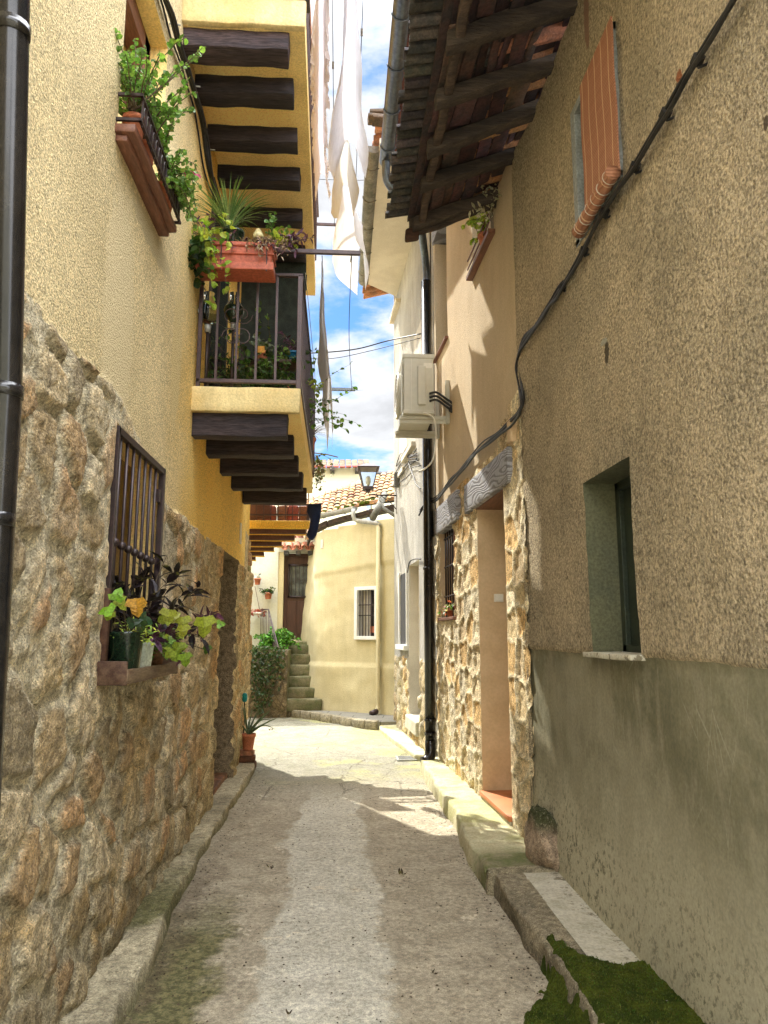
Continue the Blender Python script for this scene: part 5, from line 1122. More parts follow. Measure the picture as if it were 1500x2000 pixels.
for s_ in (-1, 1): mb.obox(c_ + d_ * s_ * (hw + .028) + n_ * (yo - .06), d_ * .034, n_ * .11, (0, 0, hz + .062)); mb.obox(c_ + Vector((0, 0, s_ * (hz + .028))) + n_ * (yo - .06), d_ * (hw - .004), n_ * .11, (0, 0, .034))
mb.build('frame', M['white'], yw, bevel=.006)
mb = MB()
for i in range(6): p = c_ + d_ * (hw * 2 * ((i + .5) / 6 - .5)) + n_ * .0; mb.tube([p - Vector((0, 0, hz)), p + Vector((0, 0, hz))], .010, 6)
for z in (-.1, .35): mb.obox(c_ + Vector((0, 0, hz * z)), d_ * hw, n_ * .006, (0, 0, .008))
mb.build('window_bars', M['iron'], yw, True)
mb = MB(); mb.obox(c_ - n_ * .12 - d_ * hw * .45, d_ * hw * .4, n_ * .01, (0, 0, hz)); mb.build('curtain', M['beigecloth'], yw)
mb = MB(); mb.obox(c_ - n_ * .10 + d_ * hw * .35 - Vector((0, 0, hz * .7)), d_ * .05, n_ * .03, (0, 0, .06)); mb.build('sill_pot', M['terracotta'], yw)
vz = yhit(631, 1063); p, d2, n2 = ypt(vz[0], vz[1], .03); mb = MB(); mb.obox(p, d2 * .035, n2 * .012, (0, 0, .09)); mb.build('vent_slot', M['gh_soffit'], yh, bevel=.01)
# eave, gutters, pipes and roof
fl_ = [ony(a, b, y) for a, b, y in ((560, 1090, 15.9), (585, 1072, 15.7), (605, 1048, 15.3), (625, 1022, 15.0), (665, 1008, 14.7), (705, 998, 14.4), (745, 990, 14.15), (790, 985, 13.85))]
gA = ony(612, 1008, 15.0); gB = ony(694, 990, 14.4); gutter('gutter', gA, gB, .085, M['zinc'], yh, 2)
mb = MB()
e = [ony(600, 1062, 15.55), ony(612, 1036, 15.25), ony(640, 1024, 14.95), ony(680, 1012, 14.6), ony(720, 1002, 14.35), ony(760, 994, 14.1), ony(800, 988, 13.9)]
for i in range(len(e) - 1):
    mb.cur = (.8, .7, .6); mb.rbox((e[i] + e[i + 1]) / 2 + Vector((0, .16, .02)), (e[i + 1] - e[i]) / 2, (0, .2, 0), (0, 0, .05), (3, 2, 1), .01, .01, i)
mb.build('eave_boards', M['oldwood'], yh, True)
el = ony(690, 994, 14.38); jx, jd, jn = ypt(yhit(744, 1100)[0], 0, .09); mb = MB()
top = ony(742, 1022, jx.y)
mb.tube([el, el + Vector((0, .0, -.12)), el + Vector((.02, .02, -.20)), el + Vector((.10, .02, -.235)), Vector((top.x - .06, jx.y, top.z)), Vector((top.x, jx.y, top.z - .05))], .045, 10); mb.build('gutter_elbow', M['zinc'], yh, True)
mb = MB(); mb.tube([(jx.x, jx.y, top.z), (jx.x, jx.y, .34), (jx.x, jx.y, .24), (jx.x - .04, jx.y - .05, .17), (jx.x - .11, jx.y - .09, .16)], .042, 10); dpy = mb.build('downpipe', M['yh_wall'], yh, True)
mb = MB(); mb.tube([(jx.x - .02, jx.y - .04, .19), (jx.x - .14, jx.y - .11, .15)], .05, 10); mb.build('pipe_shoe', M['iron'], dpy, True)
g2a = ony(752, 965, 14.0); g2b = ony(728, 1012, 13.3); mb = MB(); mb.tube([g2b, g2a], .062, 12); mb.tube([ony(742, 968, 13.7), ony(748, 992, 13.6), ony(775, 1010, 13.35)], .036, 10); mb.build('side_gutter', M['mossgutter'], yh, True)
rz = [ony(560, 1090, 16.0), ony(603, 1055, 15.4), ony(622, 1012, 14.95), ony(700, 990, 14.4), ony(765, 978, 14.0), ony(840, 972, 13.7)]
mb = MB(); rr = random.Random(21)
ridgeL, ridgeR = ony(560, 985, 18.2), ony(860, 895, 17.2)
def lerp_line(P, t):
    k = t * (len(P) - 1); i = min(int(k), len(P) - 2); return P[i].lerp(P[i + 1], k - i)
def rv0(rr, a): return Vector((rr.uniform(-a, a), rr.uniform(-a, a), rr.uniform(-a, a)))
n = 26
for i in range(n):
    t = i / (n - 1); a = lerp_line(rz[1:], t); b = ridgeL.lerp(ridgeR, t); d = b - a; m_ = 9
    for j in range(m_):
        s = rr.uniform(.75, 1.5); mb.cur = (s * .95, s * rr.uniform(.85, 1.15), s * rr.uniform(.7, 1.0)); p0 = a + d * (j / m_) + rv0(rr, .008); p1 = a + d * ((j + 1.12) / m_) + rv0(rr, .008)
        w = .085; up = Vector((0, 0, .03)); sd_ = Vector((1, -.35, 0)).normalized(); vs = []
        for q in range(6): an = math.pi * q / 5; o_ = sd_ * w * math.cos(an) + Vector((0, 0, w * .75 * math.sin(an))); vs += [p0 + o_ + Vector((0, 0, .015 + rr.uniform(0, .006))), p1 + o_ * .85]
        mb.add(vs, [(2 * q, 2 * q + 2, 2 * q + 3, 2 * q + 1) for q in range(5)])
        if j == 0: mb.add([p0 + sd_ * (w * 1.05 * math.cos(math.pi * q / 5)) + Vector((0, 0, w * .75 * math.sin(math.pi * q / 5) + .01)) for q in range(6)] , [tuple(range(6))])
mb.build('roof_tiles', M['tile'], yh, True)
mb = MB(); mb.poly([rz[1], rz[2], rz[3], rz[4], rz[5], ridgeR + Vector((0, 0, -.02)), ridgeL + Vector((0, 0, -.02))][::1]); mb.build('roof_bed', M['tile_dark'], yh)
mb = MB()
for i in range(34):
    t = rr.uniform(.2, 1); p = lerp_line(rz[1:], t) + Vector((0, rr.uniform(0, .5), 0)); p.z += (p.y - lerp_line(rz[1:], t).y) * .3 + .05
    mb.cur = (rr.uniform(.4, .8),) * 3; mb.rbox(p, (.05, 0, 0), (0, .05, 0), (0, 0, .03), (1, 1, 1), .01, .01, i)
mb.build('moss_clumps', M['moss'], yh, True)

# ================================================================== FAR PALE HOUSE
bh = thing('pale_house', (-.5, 22, 0), 'pale far house with mossy tiled roof rising behind the yellow one', 'house')
q0 = ony(560, 1000, 22); q1 = ony(716, 916, 22)
mb = MB(); mb.prism([(-6, 22, 0), (q1.x, 22, 0), (q1.x, 22, q1.z + .05), (-6, 22, q1.z - .15)], (0, 5, 0)); mb.build('wall', M['bh_wall'], bh)
mb = MB(); zr = ony(716, 892, 22).z; x = -6
while x < q1.x + .1:
    for j in range(5):
        s = rr.uniform(.5, 1.2); g_ = rr.uniform(.9, 1.25) if j > 0 else .8; mb.cur = (s * (.8 if j < 1 else .34), s * g_ * .42, s * .38); zz = q1.z + .02 + (x - q1.x) * .02 + j * .11
        mb.rbox((x, 21.7 + j * .3, zz), (.085, 0, 0), (0, .2, .07), (0, 0, .03), (2, 1, 1), .01, .02, x)
    x += .19
mb.build('roof_tiles', M['tile'], bh, True)
mb = MB(); mb.cur = (.6, .6, .6)
for i in range(4): mb.box(q1.x - .35 - i * .75, q1.x - .22 - i * .75, 21.5, 22.1, q1.z - .16, q1.z - .04)
mb.build('rafter_end', M['oldwood'], bh)
rh = thing('grey_roof_house', (1.6, 20, 0), 'low house with lichen grey ridge tiles behind the street lamp', 'house')
a_ = ony(733, 921, 20); mb = MB(); mb.box(a_.x, 4, 20, 23, 0, a_.z - .1); mb.build('wall', M['bh_wall'], rh); mb = MB(); x = a_.x - .1
while x < 4: s = rr.uniform(.4, .8); mb.cur = (s, s * 1.05, s * 1.1); mb.rbox((x, 20.2, a_.z - .02), (.11, 0, 0), (0, .3, .08), (0, 0, .06), (2, 1, 1), .012, .03, x); x += .2
mb.build('roof_tiles', M['tile_dark'], rh, True)

# ================================================================== WHITE HOUSE, STAIRS
wh = thing('white_house', (-1.3, 16.6, 0), 'white limewashed house with a brown half glazed door above the stairs', 'house')
WY = 16.6; dz0 = ony(580, 1249, WY).z; dz1 = ony(580, 1080, WY).z; dx0 = ony(553, 1160, WY).x; dx1 = dx0 + .82
mb = MB(); mb.box(-7, dx0 - .12, WY, WY + .3, 0, 3.72); mb.box(dx1, 0, WY, WY + .3, 0, 3.72); mb.box(dx0 - .12, dx1, WY, WY + .3, dz1 + .02, 3.72); mb.build('wall', M['wh_wall'], wh)
mb = MB(); mb.box(dx0 - .12, dx0, WY + .02, WY + .3, dz0, dz1 + .02); mb.box(dx0 - .12, dx0, WY + .0, WY + .3, 0, dz0); mb.build('door_reveal', M['yh_wall'], wh)
dr = MB().box(dx0, dx1, WY + .16, WY + .2, dz0, dz1).build('door', M['doorwood'], wh)
mb = MB(); mb.box(dx0, dx0 + .06, WY + .12, WY + .16, dz0, dz1); mb.box(dx0 + .06, dx1, WY + .12, WY + .16, dz1 - .07, dz1); mb.build('frame', M['doorwood'], dr, bevel=.008)
g0_, g1_ = ony(563, 1165, WY), ony(600, 1103, WY)
mb = MB(); mb.box(g0_.x, g1_.x + .1, WY + .15, WY + .158, g0_.z, g1_.z); mb.build('pane', M['dh_jamb'] if False else mk('curtained_pane', (.10, .12, .12), (.05, .06, .06), 9, .2, .02), dr)
mb = MB()
x = g0_.x
for q in ((g0_.x - .02, g0_.x + .02, g0_.z - .02, g1_.z + .02), (g0_.x - .02, g1_.x + .1, g1_.z - .02, g1_.z + .02), (g0_.x - .02, g1_.x + .1, g0_.z - .02, g0_.z + .02)): mb.box(q[0], q[1], WY + .10, WY + .145, q[2], q[3])
for i in range(5):
    x = g0_.x + .06 + i * .085; mb.tube([(x, WY + .12, g0_.z), (x, WY + .12, g1_.z)], .006, 5)
    scroll(mb, (x + .03, WY + .12, (g0_.z + g1_.z) / 2), (1, 0, 0), .06, .003)
mb.build('door_grille', M['iron'], dr, True)
mb = MB()
for i in range(3): mb.box(dx0 + .10 + i * .22, dx0 + .28 + i * .22, WY + .14, WY + .16, dz0 + .12, g0_.z - .10)
mb.build('door_panel', M['doorwood'], dr, bevel=.006)
mb = MB(); ta = ony(549, 1071, WY - .3); tb = ony(606, 1060, WY - .3); rr = random.Random(14)
x = ta.x; k = 0
while x < .4:
    up = 1 if k % 2 == 0 else -1; s = rr.uniform(.7, 1.3); mb.cur = (s * 1.1, s * .8, s * .75); vs = []
    for (yy, zz) in ((WY - .38, ta.z), (WY + 1.2, ta.z + .5)):
        for rd in (.075, .06): vs += [Vector((x + rd * math.cos(math.pi * q / 6), yy, zz + .03 * (up > 0) + up * rd * math.sin(math.pi * q / 6) - up * .03)) for q in range(7)]
    fs = []
    for q in range(6): fs += [(q, q + 1, 15 + q, 14 + q), (7 + q, 21 + q, 22 + q, 8 + q), (q, 7 + q, 8 + q, q + 1)]
    mb.add(vs, fs); x += .085; k += 1
mb.build('eave_tiles', M['tile'], wh)
mb = MB()
for i in range(4): mb.box(ta.x + .06 + i * .26, ta.x + .16 + i * .26, WY - .3, WY, ta.z - .13, ta.z - .05)
mb.build('rafter_end', M['tile_dark'], wh)
st = thing('stone_stairs', (-.75, 15.4, .12), 'worn mossy stone stairs climbing to the brown door', 'stairs')
STONE = mk('mossy_step_stone', (.20, .175, .10), (.115, .12, .05), 7, .9, .6, 50, .01, attr=True)
ends = [(552, 621, 1385, 1369), (549, 616, 1369, 1349), (547, 607, 1349, 1327), (547, 600, 1327, 1306), (547, 600, 1306, 1283), (550, 600, 1283, 1257)]
n = 6; rr = random.Random(31); z = .125; tot = dz0 - .10 - z; y = 14.95
for i, (xa, xb, ya_, yb_) in enumerate(ends):
    zn = z + tot / n; yy = 14.95 + i * .24; a = ony(xa, 1300, yy).x; b = ony(xb, 1300, yy).x + .08; s = rr.uniform(.85, 1.15); mb = MB(); mb.cur = (s, s, s)
    mb.rbox(((a + b) / 2, yy + .30, (z + zn) / 2 - .01), ((b - a) / 2, 0, 0), (0, .30, 0), (0, 0, tot / n / 2 + .012), (8, 3, 3), .012, .025, i * 1.3); mb.build('step', STONE, st, True); z = zn
mb = MB(); mb.rbox((dx0 + .35, 16.45, z - .02), (.55, 0, 0), (0, .18, 0), (0, 0, .08), (6, 2, 2), .008, .02); mb.build('landing', STONE, st, True)
MB().box(dx0 - .1, .1, 16.3, 16.6, .1, dz0 - .10).build('stair_core', STONE, st)
# garden wall left of the stairs
gwl = thing('rubble_garden_wall', (-1.4, 15.2, .1), 'low rubble retaining wall under the bush beside the stairs', 'wall')
gwall = Wall((-3.2, 15.15), (-.98, 14.95)); gwall.n = Vector((-.09, -1, 0)).normalized()
us = lines(0, gwall.L, .04); zs = lines(0, 1.3, .04)
def wd(U, Z): f1, f2, k = voro(U * 4.2, Z * 4.6, 77, .9); return sstep(.03, .3, f2 - f1) * (.03 + .05 * k) + .02 * fbm(U * 8, Z * 8, 3, 5)
P, Q, cu, cz, rev, Uf, Zf = wallgrid(gwall, us, zs, wd); f1, f2, k = voro(Uf * 4.2, Zf * 4.6, 77, .9); e = sstep(.04, .2, f2 - f1)[:, None]
npmesh('wall_face', P, Q, M['rubble'], gwl, (np.array([.34, .26, .15]) * (.6 + .8 * k)[:, None]) * e + np.array([.20, .17, .11]) * (1 - e))
mb = MB(); mb.prism([(-3.2, 15.2, 0), (-.98, 15.0, 0), (-.98, 16.5, 0), (-3.2, 16.5, 0)], (0, 0, 1.28)); mb.build('wall_core', STONE, gwl)
# stair railing
ra, rb_ = ony(516, 1191, 16.1), ony(549, 1288, 14.95)
sr = thing('stair_railing', (-.95, 15.5, .2), 'thin iron railing with vertical bars down the stone stairs', 'railing')
r0 = ony(524, 1190, 16.3); r1 = ony(549, 1284, 14.95); mb = MB(); mb.tube([ony(510, 1190, 16.35), r0, r1, Vector((r1.x, r1.y, .14))], .014, 7)
fr = mb.build('handrail', M['rail'], sr, True)
for i in range(13):
    t = (i + .3) / 13; p = r0.lerp(r1, t); MB().tube([p, Vector((p.x, p.y, max(.14, p.z - .92)))], .007, 5).build('bar', M['rail'], sr, True)
for i in range(5):
    p = ony(510, 1190, 16.35).lerp(r0, i / 5); MB().tube([p, Vector((p.x, p.y, p.z - .85))], .007, 5).build('bar', M['rail'], sr, True)

# ================================================================== PLANTS
def leafpts(kind, L):
    if kind == 'ivy': o = [(0, 0), (.42, -.05), (.60, .32), (.34, .42), (.30, .75), (0, 1.0), (-.30, .72), (-.36, .40), (-.62, .30), (-.40, -.06)]
    elif kind == 'round': o = [(0, 0), (.36, .22), (.46, .55), (.28, .88), (0, 1), (-.28, .88), (-.46, .55), (-.36, .22)]
    else: o = [(0, 0), (.13, .2), (.17, .45), (.10, .78), (0, 1), (-.10, .78), (-.17, .45), (-.13, .2)]
    return [(x * L, y * L) for x, y in o]
def leaf(mb, base, d, nrm, L, kind, col, bend=.25):
    d = Vector(d).normalized(); nrm = Vector(nrm); s = d.cross(nrm); s = s.normalized() if s.length > 1e-4 else d.orthogonal().normalized(); nn = s.cross(d).normalized(); base = Vector(base)
    o = leafpts(kind, L); mb.cur = col; vs = [base + d * L * .5 - nn * L * .03]
    for x, y in o: vs.append(base + s * x + d * y + nn * (abs(x) * .35 - bend * (y / L)**2 * L))
    n_ = len(o); mb.add(vs, [(0, 1 + i, 1 + (i + 1) % n_) for i in range(n_)])
def rv(rr, a=1): return Vector((rr.uniform(-1, 1), rr.uniform(-1, 1), rr.uniform(-1, 1))) * a
def jit(rr, c, v=.25):
    s = rr.uniform(1 - v, 1 + v); return (c[0] * s * rr.uniform(.9, 1.1), c[1] * s, c[2] * s)
def stems(lm, sm, rr, base, n, L, spread, up, kind, size, cols, droop=.0, lps=10, sr_=.003, bend=.25, lfrom=.15):
    for i in range(n):
        p = Vector(base) + Vector((rr.uniform(-1, 1) * spread[0], rr.uniform(-1, 1) * spread[1], 0)); d = (Vector(up) + rv(rr, .55)).normalized(); pts = [p.copy()]; l = L * rr.uniform(.5, 1.1); k = 8
        for q in range(k):
            d = (d + rv(rr, .22) + Vector((0, 0, -droop * (q + 1) / k))).normalized(); p = p + d * l / k; pts.append(p.copy())
        sm.tube(pts, [sr_ * (1 - .6 * q / k) for q in range(k + 1)], 5)
        for q in range(lps):
            t = lfrom + (1 - lfrom) * (q + rr.random()) / lps; f = min(t * k, k - .01); a = pts[int(f)].lerp(pts[int(f) + 1], f % 1); dd = (rv(rr) + Vector((0, 0, .25)) + d * .4).normalized()
            leaf(lm, a, dd, rv(rr) + Vector((0, 0, 1.2)), size * rr.uniform(.65, 1.25), kind, jit(rr, rr.choice(cols)), bend)
def blades(lm, rr, base, n, L, w, cols, up=1.0, flat=.9, k=7):
    for i in range(n):
        a = rr.uniform(0, 6.28); h = Vector((math.cos(a), math.sin(a), 0)); d = (h * rr.uniform(.2, flat) + Vector((0, 0, up))).normalized(); l = L * rr.uniform(.6, 1.1); p = Vector(base) + h * rr.uniform(0, .02); s = Vector((-h.y, h.x, 0)); vs = []
        for q in range(k + 1):
            ww = w * (1 - (q / k)**2) * .5 + .0006; vs += [p - s * ww, p + s * ww]; d = (d + Vector((0, 0, -.20))).normalized() if q > 1 else d; p = p + d * l / k
        lm.cur = jit(rr, rr.choice(cols)); lm.add(vs, [(2 * q, 2 * q + 1, 2 * q + 3, 2 * q + 2) for q in range(k)])
def pot(mb, c, r, h, n=20, rim=.012):
    mb.lathe(c, [(.001, 0), (r * .68, 0), (r * .70, .004), (r * .95, h * .8), (r + rim * .4, h * .8), (r + rim * .5, h), (r * .93, h), (r * .90, h * .86), (.001, h * .86)], n)
GRN = [(.14, .26, .06), (.20, .34, .08), (.10, .19, .045)]; LIME = [(.33, .42, .05), (.42, .46, .07), (.24, .36, .05)]; PUR = [(.10, .035, .085), (.14, .055, .11), (.065, .022, .05)]; DRY = [(.42, .30, .22), (.30, .20, .17)]
DGR = [(.030, .070, .014), (.045, .10, .018), (.022, .045, .012)]
def plant(name, loc, label, cat, build, group=None):
    t = thing(name, loc, label, cat, group); lm, sm = MB(), MB(); build(t, lm, sm)
    if sm.v: sm.build('stem', M['twig'], t, True)
    if lm.v: lm.build('leaves', M['leaf'], t)
    return t
# jade bushes on the upper window rack
def f(t, lm, sm):
    rr = random.Random(41)
    for y, n, L, sz in ((UA + .12, 30, .50, .032), (UA + .32, 26, .44, .032), (UA + .5, 18, .36, .030)):
        stems(lm, sm, rr, (-1.09, y, UZ + .13), n, L, (.03, .07), (.06, -.06, 1), 'round', sz, GRN, .15, 22, .005)
    for y in (UA + .14, UA + .36): mb = MB(); pot(mb, (-1.095, y, UZ), .058, .12); mb.build('pot', M['terracotta'], t, True)
plant('jade_bush', (-1.09, UA + .2, UZ), 'tall jade plant bushing over the upper window rack', 'plant', f)
def f(t, lm, sm):
    rr = random.Random(42)
    for y, n, L in ((UA + .66, 18, .30), (UA + .82, 16, .28), (UB - .14, 12, .24)): stems(lm, sm, rr, (-1.06, y, UZ + .12), n, L, (.03, .06), (.40, .15, .6), 'round', .030, GRN + [(.2, .3, .08)], .55, 17, .004)
    mb = MB()
    for q in range(22):
        p = Vector((-.93, UA + .80, UZ + .25)) + rv(rr, .028); mb.cur = jit(rr, (.45, .05, .16)); leaf(mb, p, rv(rr), rv(rr), .035, 'round', mb.cur)
    mb.build('pink_flower', M['leaf'], t)
    mb = MB(); pot(mb, (-1.095, UA + .72, UZ), .055, .11); pot(mb, (-1.095, UB - .14, UZ), .055, .11); mb.build('pot', M['terracotta'], t, True)
plant('flowering_succulent', (-1.08, UA + .8, UZ), 'low succulent with a pink flower at the far end of the upper rack', 'plant', f)

# terracotta trough on the balcony rail
TY = 5.50; tl = ony(388, 500, TY); tr_ = ony(536, 500, TY); tz1 = ony(460, 470, TY - .1).z; tz0 = ony(460, 529, TY - .1).z
trg = thing('window_box', ((tl.x + tr_.x) / 2, TY, tz0), 'long terracotta trough hooked outside the balcony railing', 'planter')
mb = MB(); xa, xb = tl.x, tr_.x; tz0 += .05; yc = 5.53
def trough(mb, x0, x1, y0, y1, z0, z1, t, ins):
    vs = []
    for (ii, z) in ((ins, z0), (0, z1)): vs += [(x0 + ii, y0 + ii, z), (x1 - ii, y0 + ii, z), (x1 - ii, y1 - ii, z), (x0 + ii, y1 - ii, z)]
    mb.add(vs, [(3, 2, 1, 0)] + [(i, (i + 1) % 4, 4 + (i + 1) % 4, 4 + i) for i in range(4)])
trough(mb, xa, xb, 5.42, 5.62, tz0, tz1 - .02, 0, .02); bd_ = mb.build('trough_body', M['planter'], trg, bevel=.012)
mb = MB(); mb.box(xa - .012, xb + .012, 5.405, 5.63, tz1 - .035, tz1); mb.box(xa - .006, xb + .006, 5.412, 5.622, tz0 + .10, tz0 + .115); mb.build('trough_rim', M['planter'], trg, bevel=.007)
mb = MB(); mb.box(xa - .004, xb + .004, 5.404, 5.63, tz0 - .03, tz0 + .035); mb.build('drip_tray', M['planter'], trg, bevel=.008)
MB().box(xa + .02, xb - .02, 5.43, 5.61, tz1 - .002, tz1 + .006).build('soil', M['soil'], trg)
mb = MB()
for x in (-.93, -.58): MB().tube([(x, 5.41, tz0 - .04), (x, 5.40, tz1), (x, 5.63, tz1 + .01), (x, 5.64, 4.47)], .005, 5).build('hook', M['iron'], trg)
def f(t, lm, sm):
    rr = random.Random(51); blades(lm, rr, (-.90, 5.5, tz1 + .13), 120, .44, .015, [(.16, .24, .08), (.30, .36, .16), (.10, .17, .05)], 1.1, .95)
    mb = MB(); pot(mb, (-.86, 5.5, tz1), .085, .13); mb.build('pot', M['greenpot'], t, True)
plant('spider_plant', (-.86, 5.5, tz1), 'grassy spider plant in a dark pot on the terracotta trough', 'plant', f)
def f(t, lm, sm):
    rr = random.Random(52); stems(lm, sm, rr, (-1.04, 5.46, tz1), 5, .26, (.03, .03), (-.35, -.1, .9), 'lance', .055, PUR, .1, 11, .004)
    stems(lm, sm, rr, (-.74, 5.46, tz1), 34, .17, (.32, .05), (.1, -.3, .5), 'lance', .045, PUR + DRY, .8, 9, .003)
    stems(lm, sm, rr, (-.44, 5.46, tz1), 7, .20, (.04, .04), (.5, -.1, .5), 'lance', .055, PUR, .1, 11, .004)
    stems(lm, sm, rr, (-.60, 5.42, tz1), 8, .24, (.20, .02), (.1, -.8, .1), 'lance', .040, DRY, 1.3, 9, .002)
plant('purple_trailing_plant', (-.75, 5.46, tz1), 'purple leaved wandering plant spilling over the terracotta trough', 'plant', f)
def f(t, lm, sm):
    rr = random.Random(53); stems(lm, sm, rr, (-.56, 5.5, tz1), 5, .30, (.04, .03), (.1, 0, 1), 'round', .045, [(.16, .26, .06), (.10, .20, .05)], .1, 12, .003)
    stems(lm, sm, rr, (-.50, 5.45, tz1), 5, .13, (.05, .02), (.3, 0, .8), 'round', .055, LIME, .1, 6, .003)
    mb = MB(); mb.lathe((-.655, 5.45, tz1 + .04), [(.001, .10), (.02, .085), (.042, .04), (.045, .015), (.001, .01)], 14); mb.lathe((-.655, 5.45, tz1 - .01), [(.012, 0), (.012, .06)], 8); mb.build('mushroom_ornament', mk('cream_glaze', (.62, .55, .30), (.5, .42, .2), 9, .4, .1), t, True)
plant('mint_sprig', (-.55, 5.5, tz1), 'upright mint sprig with a cream toadstool ornament in the trough', 'plant', f)
def f(t, lm, sm):
    rr = random.Random(54); stems(lm, sm, rr, (-1.06, 5.40, tz1 + .02), 11, .62, (.05, .03), (.05, -.25, -.2), 'round', .058, LIME + [(.10, .22, .04)], .9, 12, .003, .15)
    stems(lm, sm, rr, (-1.10, 5.45, tz1 - .05), 12, .30, (.03, .04), (-.2, -.2, -.3), 'round', .08, DGR, .5, 11, .003)
plant('trailing_pothos', (-1.0, 5.42, tz1), 'lime variegated vine cascading from the trough past the railing', 'plant', f)

# glass globes on poles behind the railing
def globe(px, py, Y, r, label, pole_to, hook=True):
    c = ony(px, py, Y); t = thing('garden_globe', (c.x, Y, BZ1), label, 'garden ornament', 'glass globes on the balcony')
    mb = MB(); mb.lathe((c.x, c.y, c.z), [(.018, -r * 1.25), (r * .45, -r * .9), (r * .9, -r * .25), (r, .12 * r), (r * .93, .45 * r)], 20); mb.build('globe_bowl', M['smoke'] if not hook else M['greenpot'], t, True)
    mb = MB(); mb.lathe((c.x, c.y, c.z), [(r * .93, .45 * r), (r * .7, .85 * r), (r * .5, 1.15 * r), (r * .42, 1.6 * r), (r * .5, 1.9 * r)], 20); mb.build('glass_neck', M['glass'], t, True)
    mb = MB(); mb.lathe((c.x, c.y, c.z - r * 1.25), [(.001, -.05), (.022, -.05), (.028, 0), (.02, .02), (.001, .02)], 12); mb.build('collar', M['zinc'], t, True)
    mb = MB(); mb.tube([(c.x, c.y, c.z - r * 1.3), (c.x, c.y, BZ1)], .013, 8); mb.build('pole', M['iron'], t, True); return t
globe(407, 612, 5.72, .090, 'smoky clear glass globe on a dark pole nearest the cream wall', 0, False)
globe(457, 610, 5.85, .085, 'dark green glass globe behind the scrolled balcony bars', 0, True)

# pots crowding the balcony floor and shelves
def shelf():
    t = thing('plant_shelf', (-.72, 7.6, BZ1), 'weathered wooden plant shelf at the back of the balcony', 'shelf')
    for z in (3.95, 4.35): mb = MB(); mb.cur = (1.6, 1.5, 1.4); mb.rbox((-.72, 7.4, z), (.32, 0, 0), (0, .14, 0), (0, 0, .015), (6, 2, 1), .003, .006, z); mb.build('board', M['oldwood'], t, True)
    for x in (-1.02, -.42): mb = MB(); mb.box(x - .02, x + .02, 7.28, 7.32, BZ1, 4.5); mb.build('leg', M['oldwood'], t)
shelf()
pots = [('blue_pot', -.50, 7.40, 4.365, .075, .12, 'blue_glaze', 'blue glazed pot with purple sprigs on the top shelf', PUR, 'lance', .05, .25, 9),
        ('clay_pot', -.82, 7.40, 4.365, .07, .12, 'terracotta', 'terracotta pot of grey green succulents on the top shelf', [(.22, .28, .20), (.3, .34, .26)], 'round', .035, .22, 12),
        ('clay_pot', -.60, 7.35, 3.965, .075, .13, 'terracotta', 'banded terracotta pot on the middle shelf by the corner', PUR, 'lance', .045, .2, 9),
        ('blue_pot', -.88, 7.35, 3.965, .065, .11, 'blue_glaze', 'blue pot with dry stems on the middle shelf near the wall', DRY, 'lance', .05, .25, 10),
        ('dark_pot', -.55, 6.30, 3.5, .11, .20, 'greenpot', 'dark glazed pot with dense shrub standing on the balcony floor', DGR, 'round', .04, .36, 22),
        ('clay_pot', -.78, 6.55, 3.5, .10, .18, 'terracotta', 'floor pot with leafy green shrub behind the scrolled bars', GRN + DGR, 'round', .05, .85, 40),
        ('clay_pot', -.50, 7.7, 3.5, .11, .20, 'terracotta', 'far terracotta floor pot with tall bushy plant', GRN, 'round', .05, 1.0, 44),
        ('dark_pot', -.90, 5.95, 3.5, .08, .15, 'greenpot', 'small dark pot of trailing stems beside the glass globes', DGR, 'lance', .06, .3, 14)]
for (nm, x, y, z, r_, h_, m_, lab, cols, kind, sz, L, n_) in pots:
    def f(t, lm, sm):
        rr = random.Random(int(x * 100 + y * 77)); stems(lm, sm, rr, (x, y, z + h_ * .9), n_, L, (r_ * .5, r_ * .5), (0, 0, 1), kind, sz, cols, .25, 12, .003)
        mb = MB(); pot(mb, (x, y, z), r_, h_); mb.build('pot', M[m_], t, True)
    plant(nm, (x, y, z), lab, 'potted plant', f, 'pots on the lower balcony')
def f(t, lm, sm):
    rr = random.Random(66); blades(lm, rr, (-.36, 8.75, 3.95), 46, .34, .016, [(.16, .10, .12), (.22, .20, .14), (.1, .06, .08)], .5, 1.1)
    mb = MB(); pot(mb, (-.37, 8.75, 3.78), .08, .15); mb.build('pot', M['terracotta'], t, True)
    mb = MB(); mb.box(-.38, -.36, 8.74, 8.76, 3.5, 3.78); mb.build('stand', M['rail'], t)
plant('spiky_plant', (-.37, 8.75, 3.5), 'spiky purple plant poking through the far balcony rail', 'potted plant', f)
def f(t, lm, sm):
    rr = random.Random(67); stems(lm, sm, rr, (-.30, 8.9, 3.75), 12, .42, (.02, .08), (.15, .1, -.4), 'round', .035, [(.14, .10, .07), (.10, .14, .05), (.2, .16, .1)], .9, 16, .002)
plant('hanging_creeper', (-.3, 8.9, 3.7), 'thin creeper hanging off the far corner of the ochre balcony', 'plant', f)
def f(t, lm, sm):
    rr = random.Random(68); stems(lm, sm, rr, (-.29, 6.6, 3.85), 3, .16, (.01, .04), (.5, 0, .4), 'round', .05, LIME, .4, 5, .003)
plant('rail_sprig', (-.3, 6.6, 3.8), 'single lime sprig leaning out through the side rail bars', 'plant', f)
mb = MB(); c_ = ony(510, 682, 6.2); mb.box(c_.x - .03, c_.x + .03, 6.2, 6.206, c_.z - .03, c_.z + .03); o = mb.build('price_card', mk('orange_card', (.75, .38, .08), (.7, .33, .06), 3, .7, .05), None, bevel=.001, loc=(c_.x, 6.2, c_.z)); tag(o, 'small orange square card among the balcony pots', 'card')

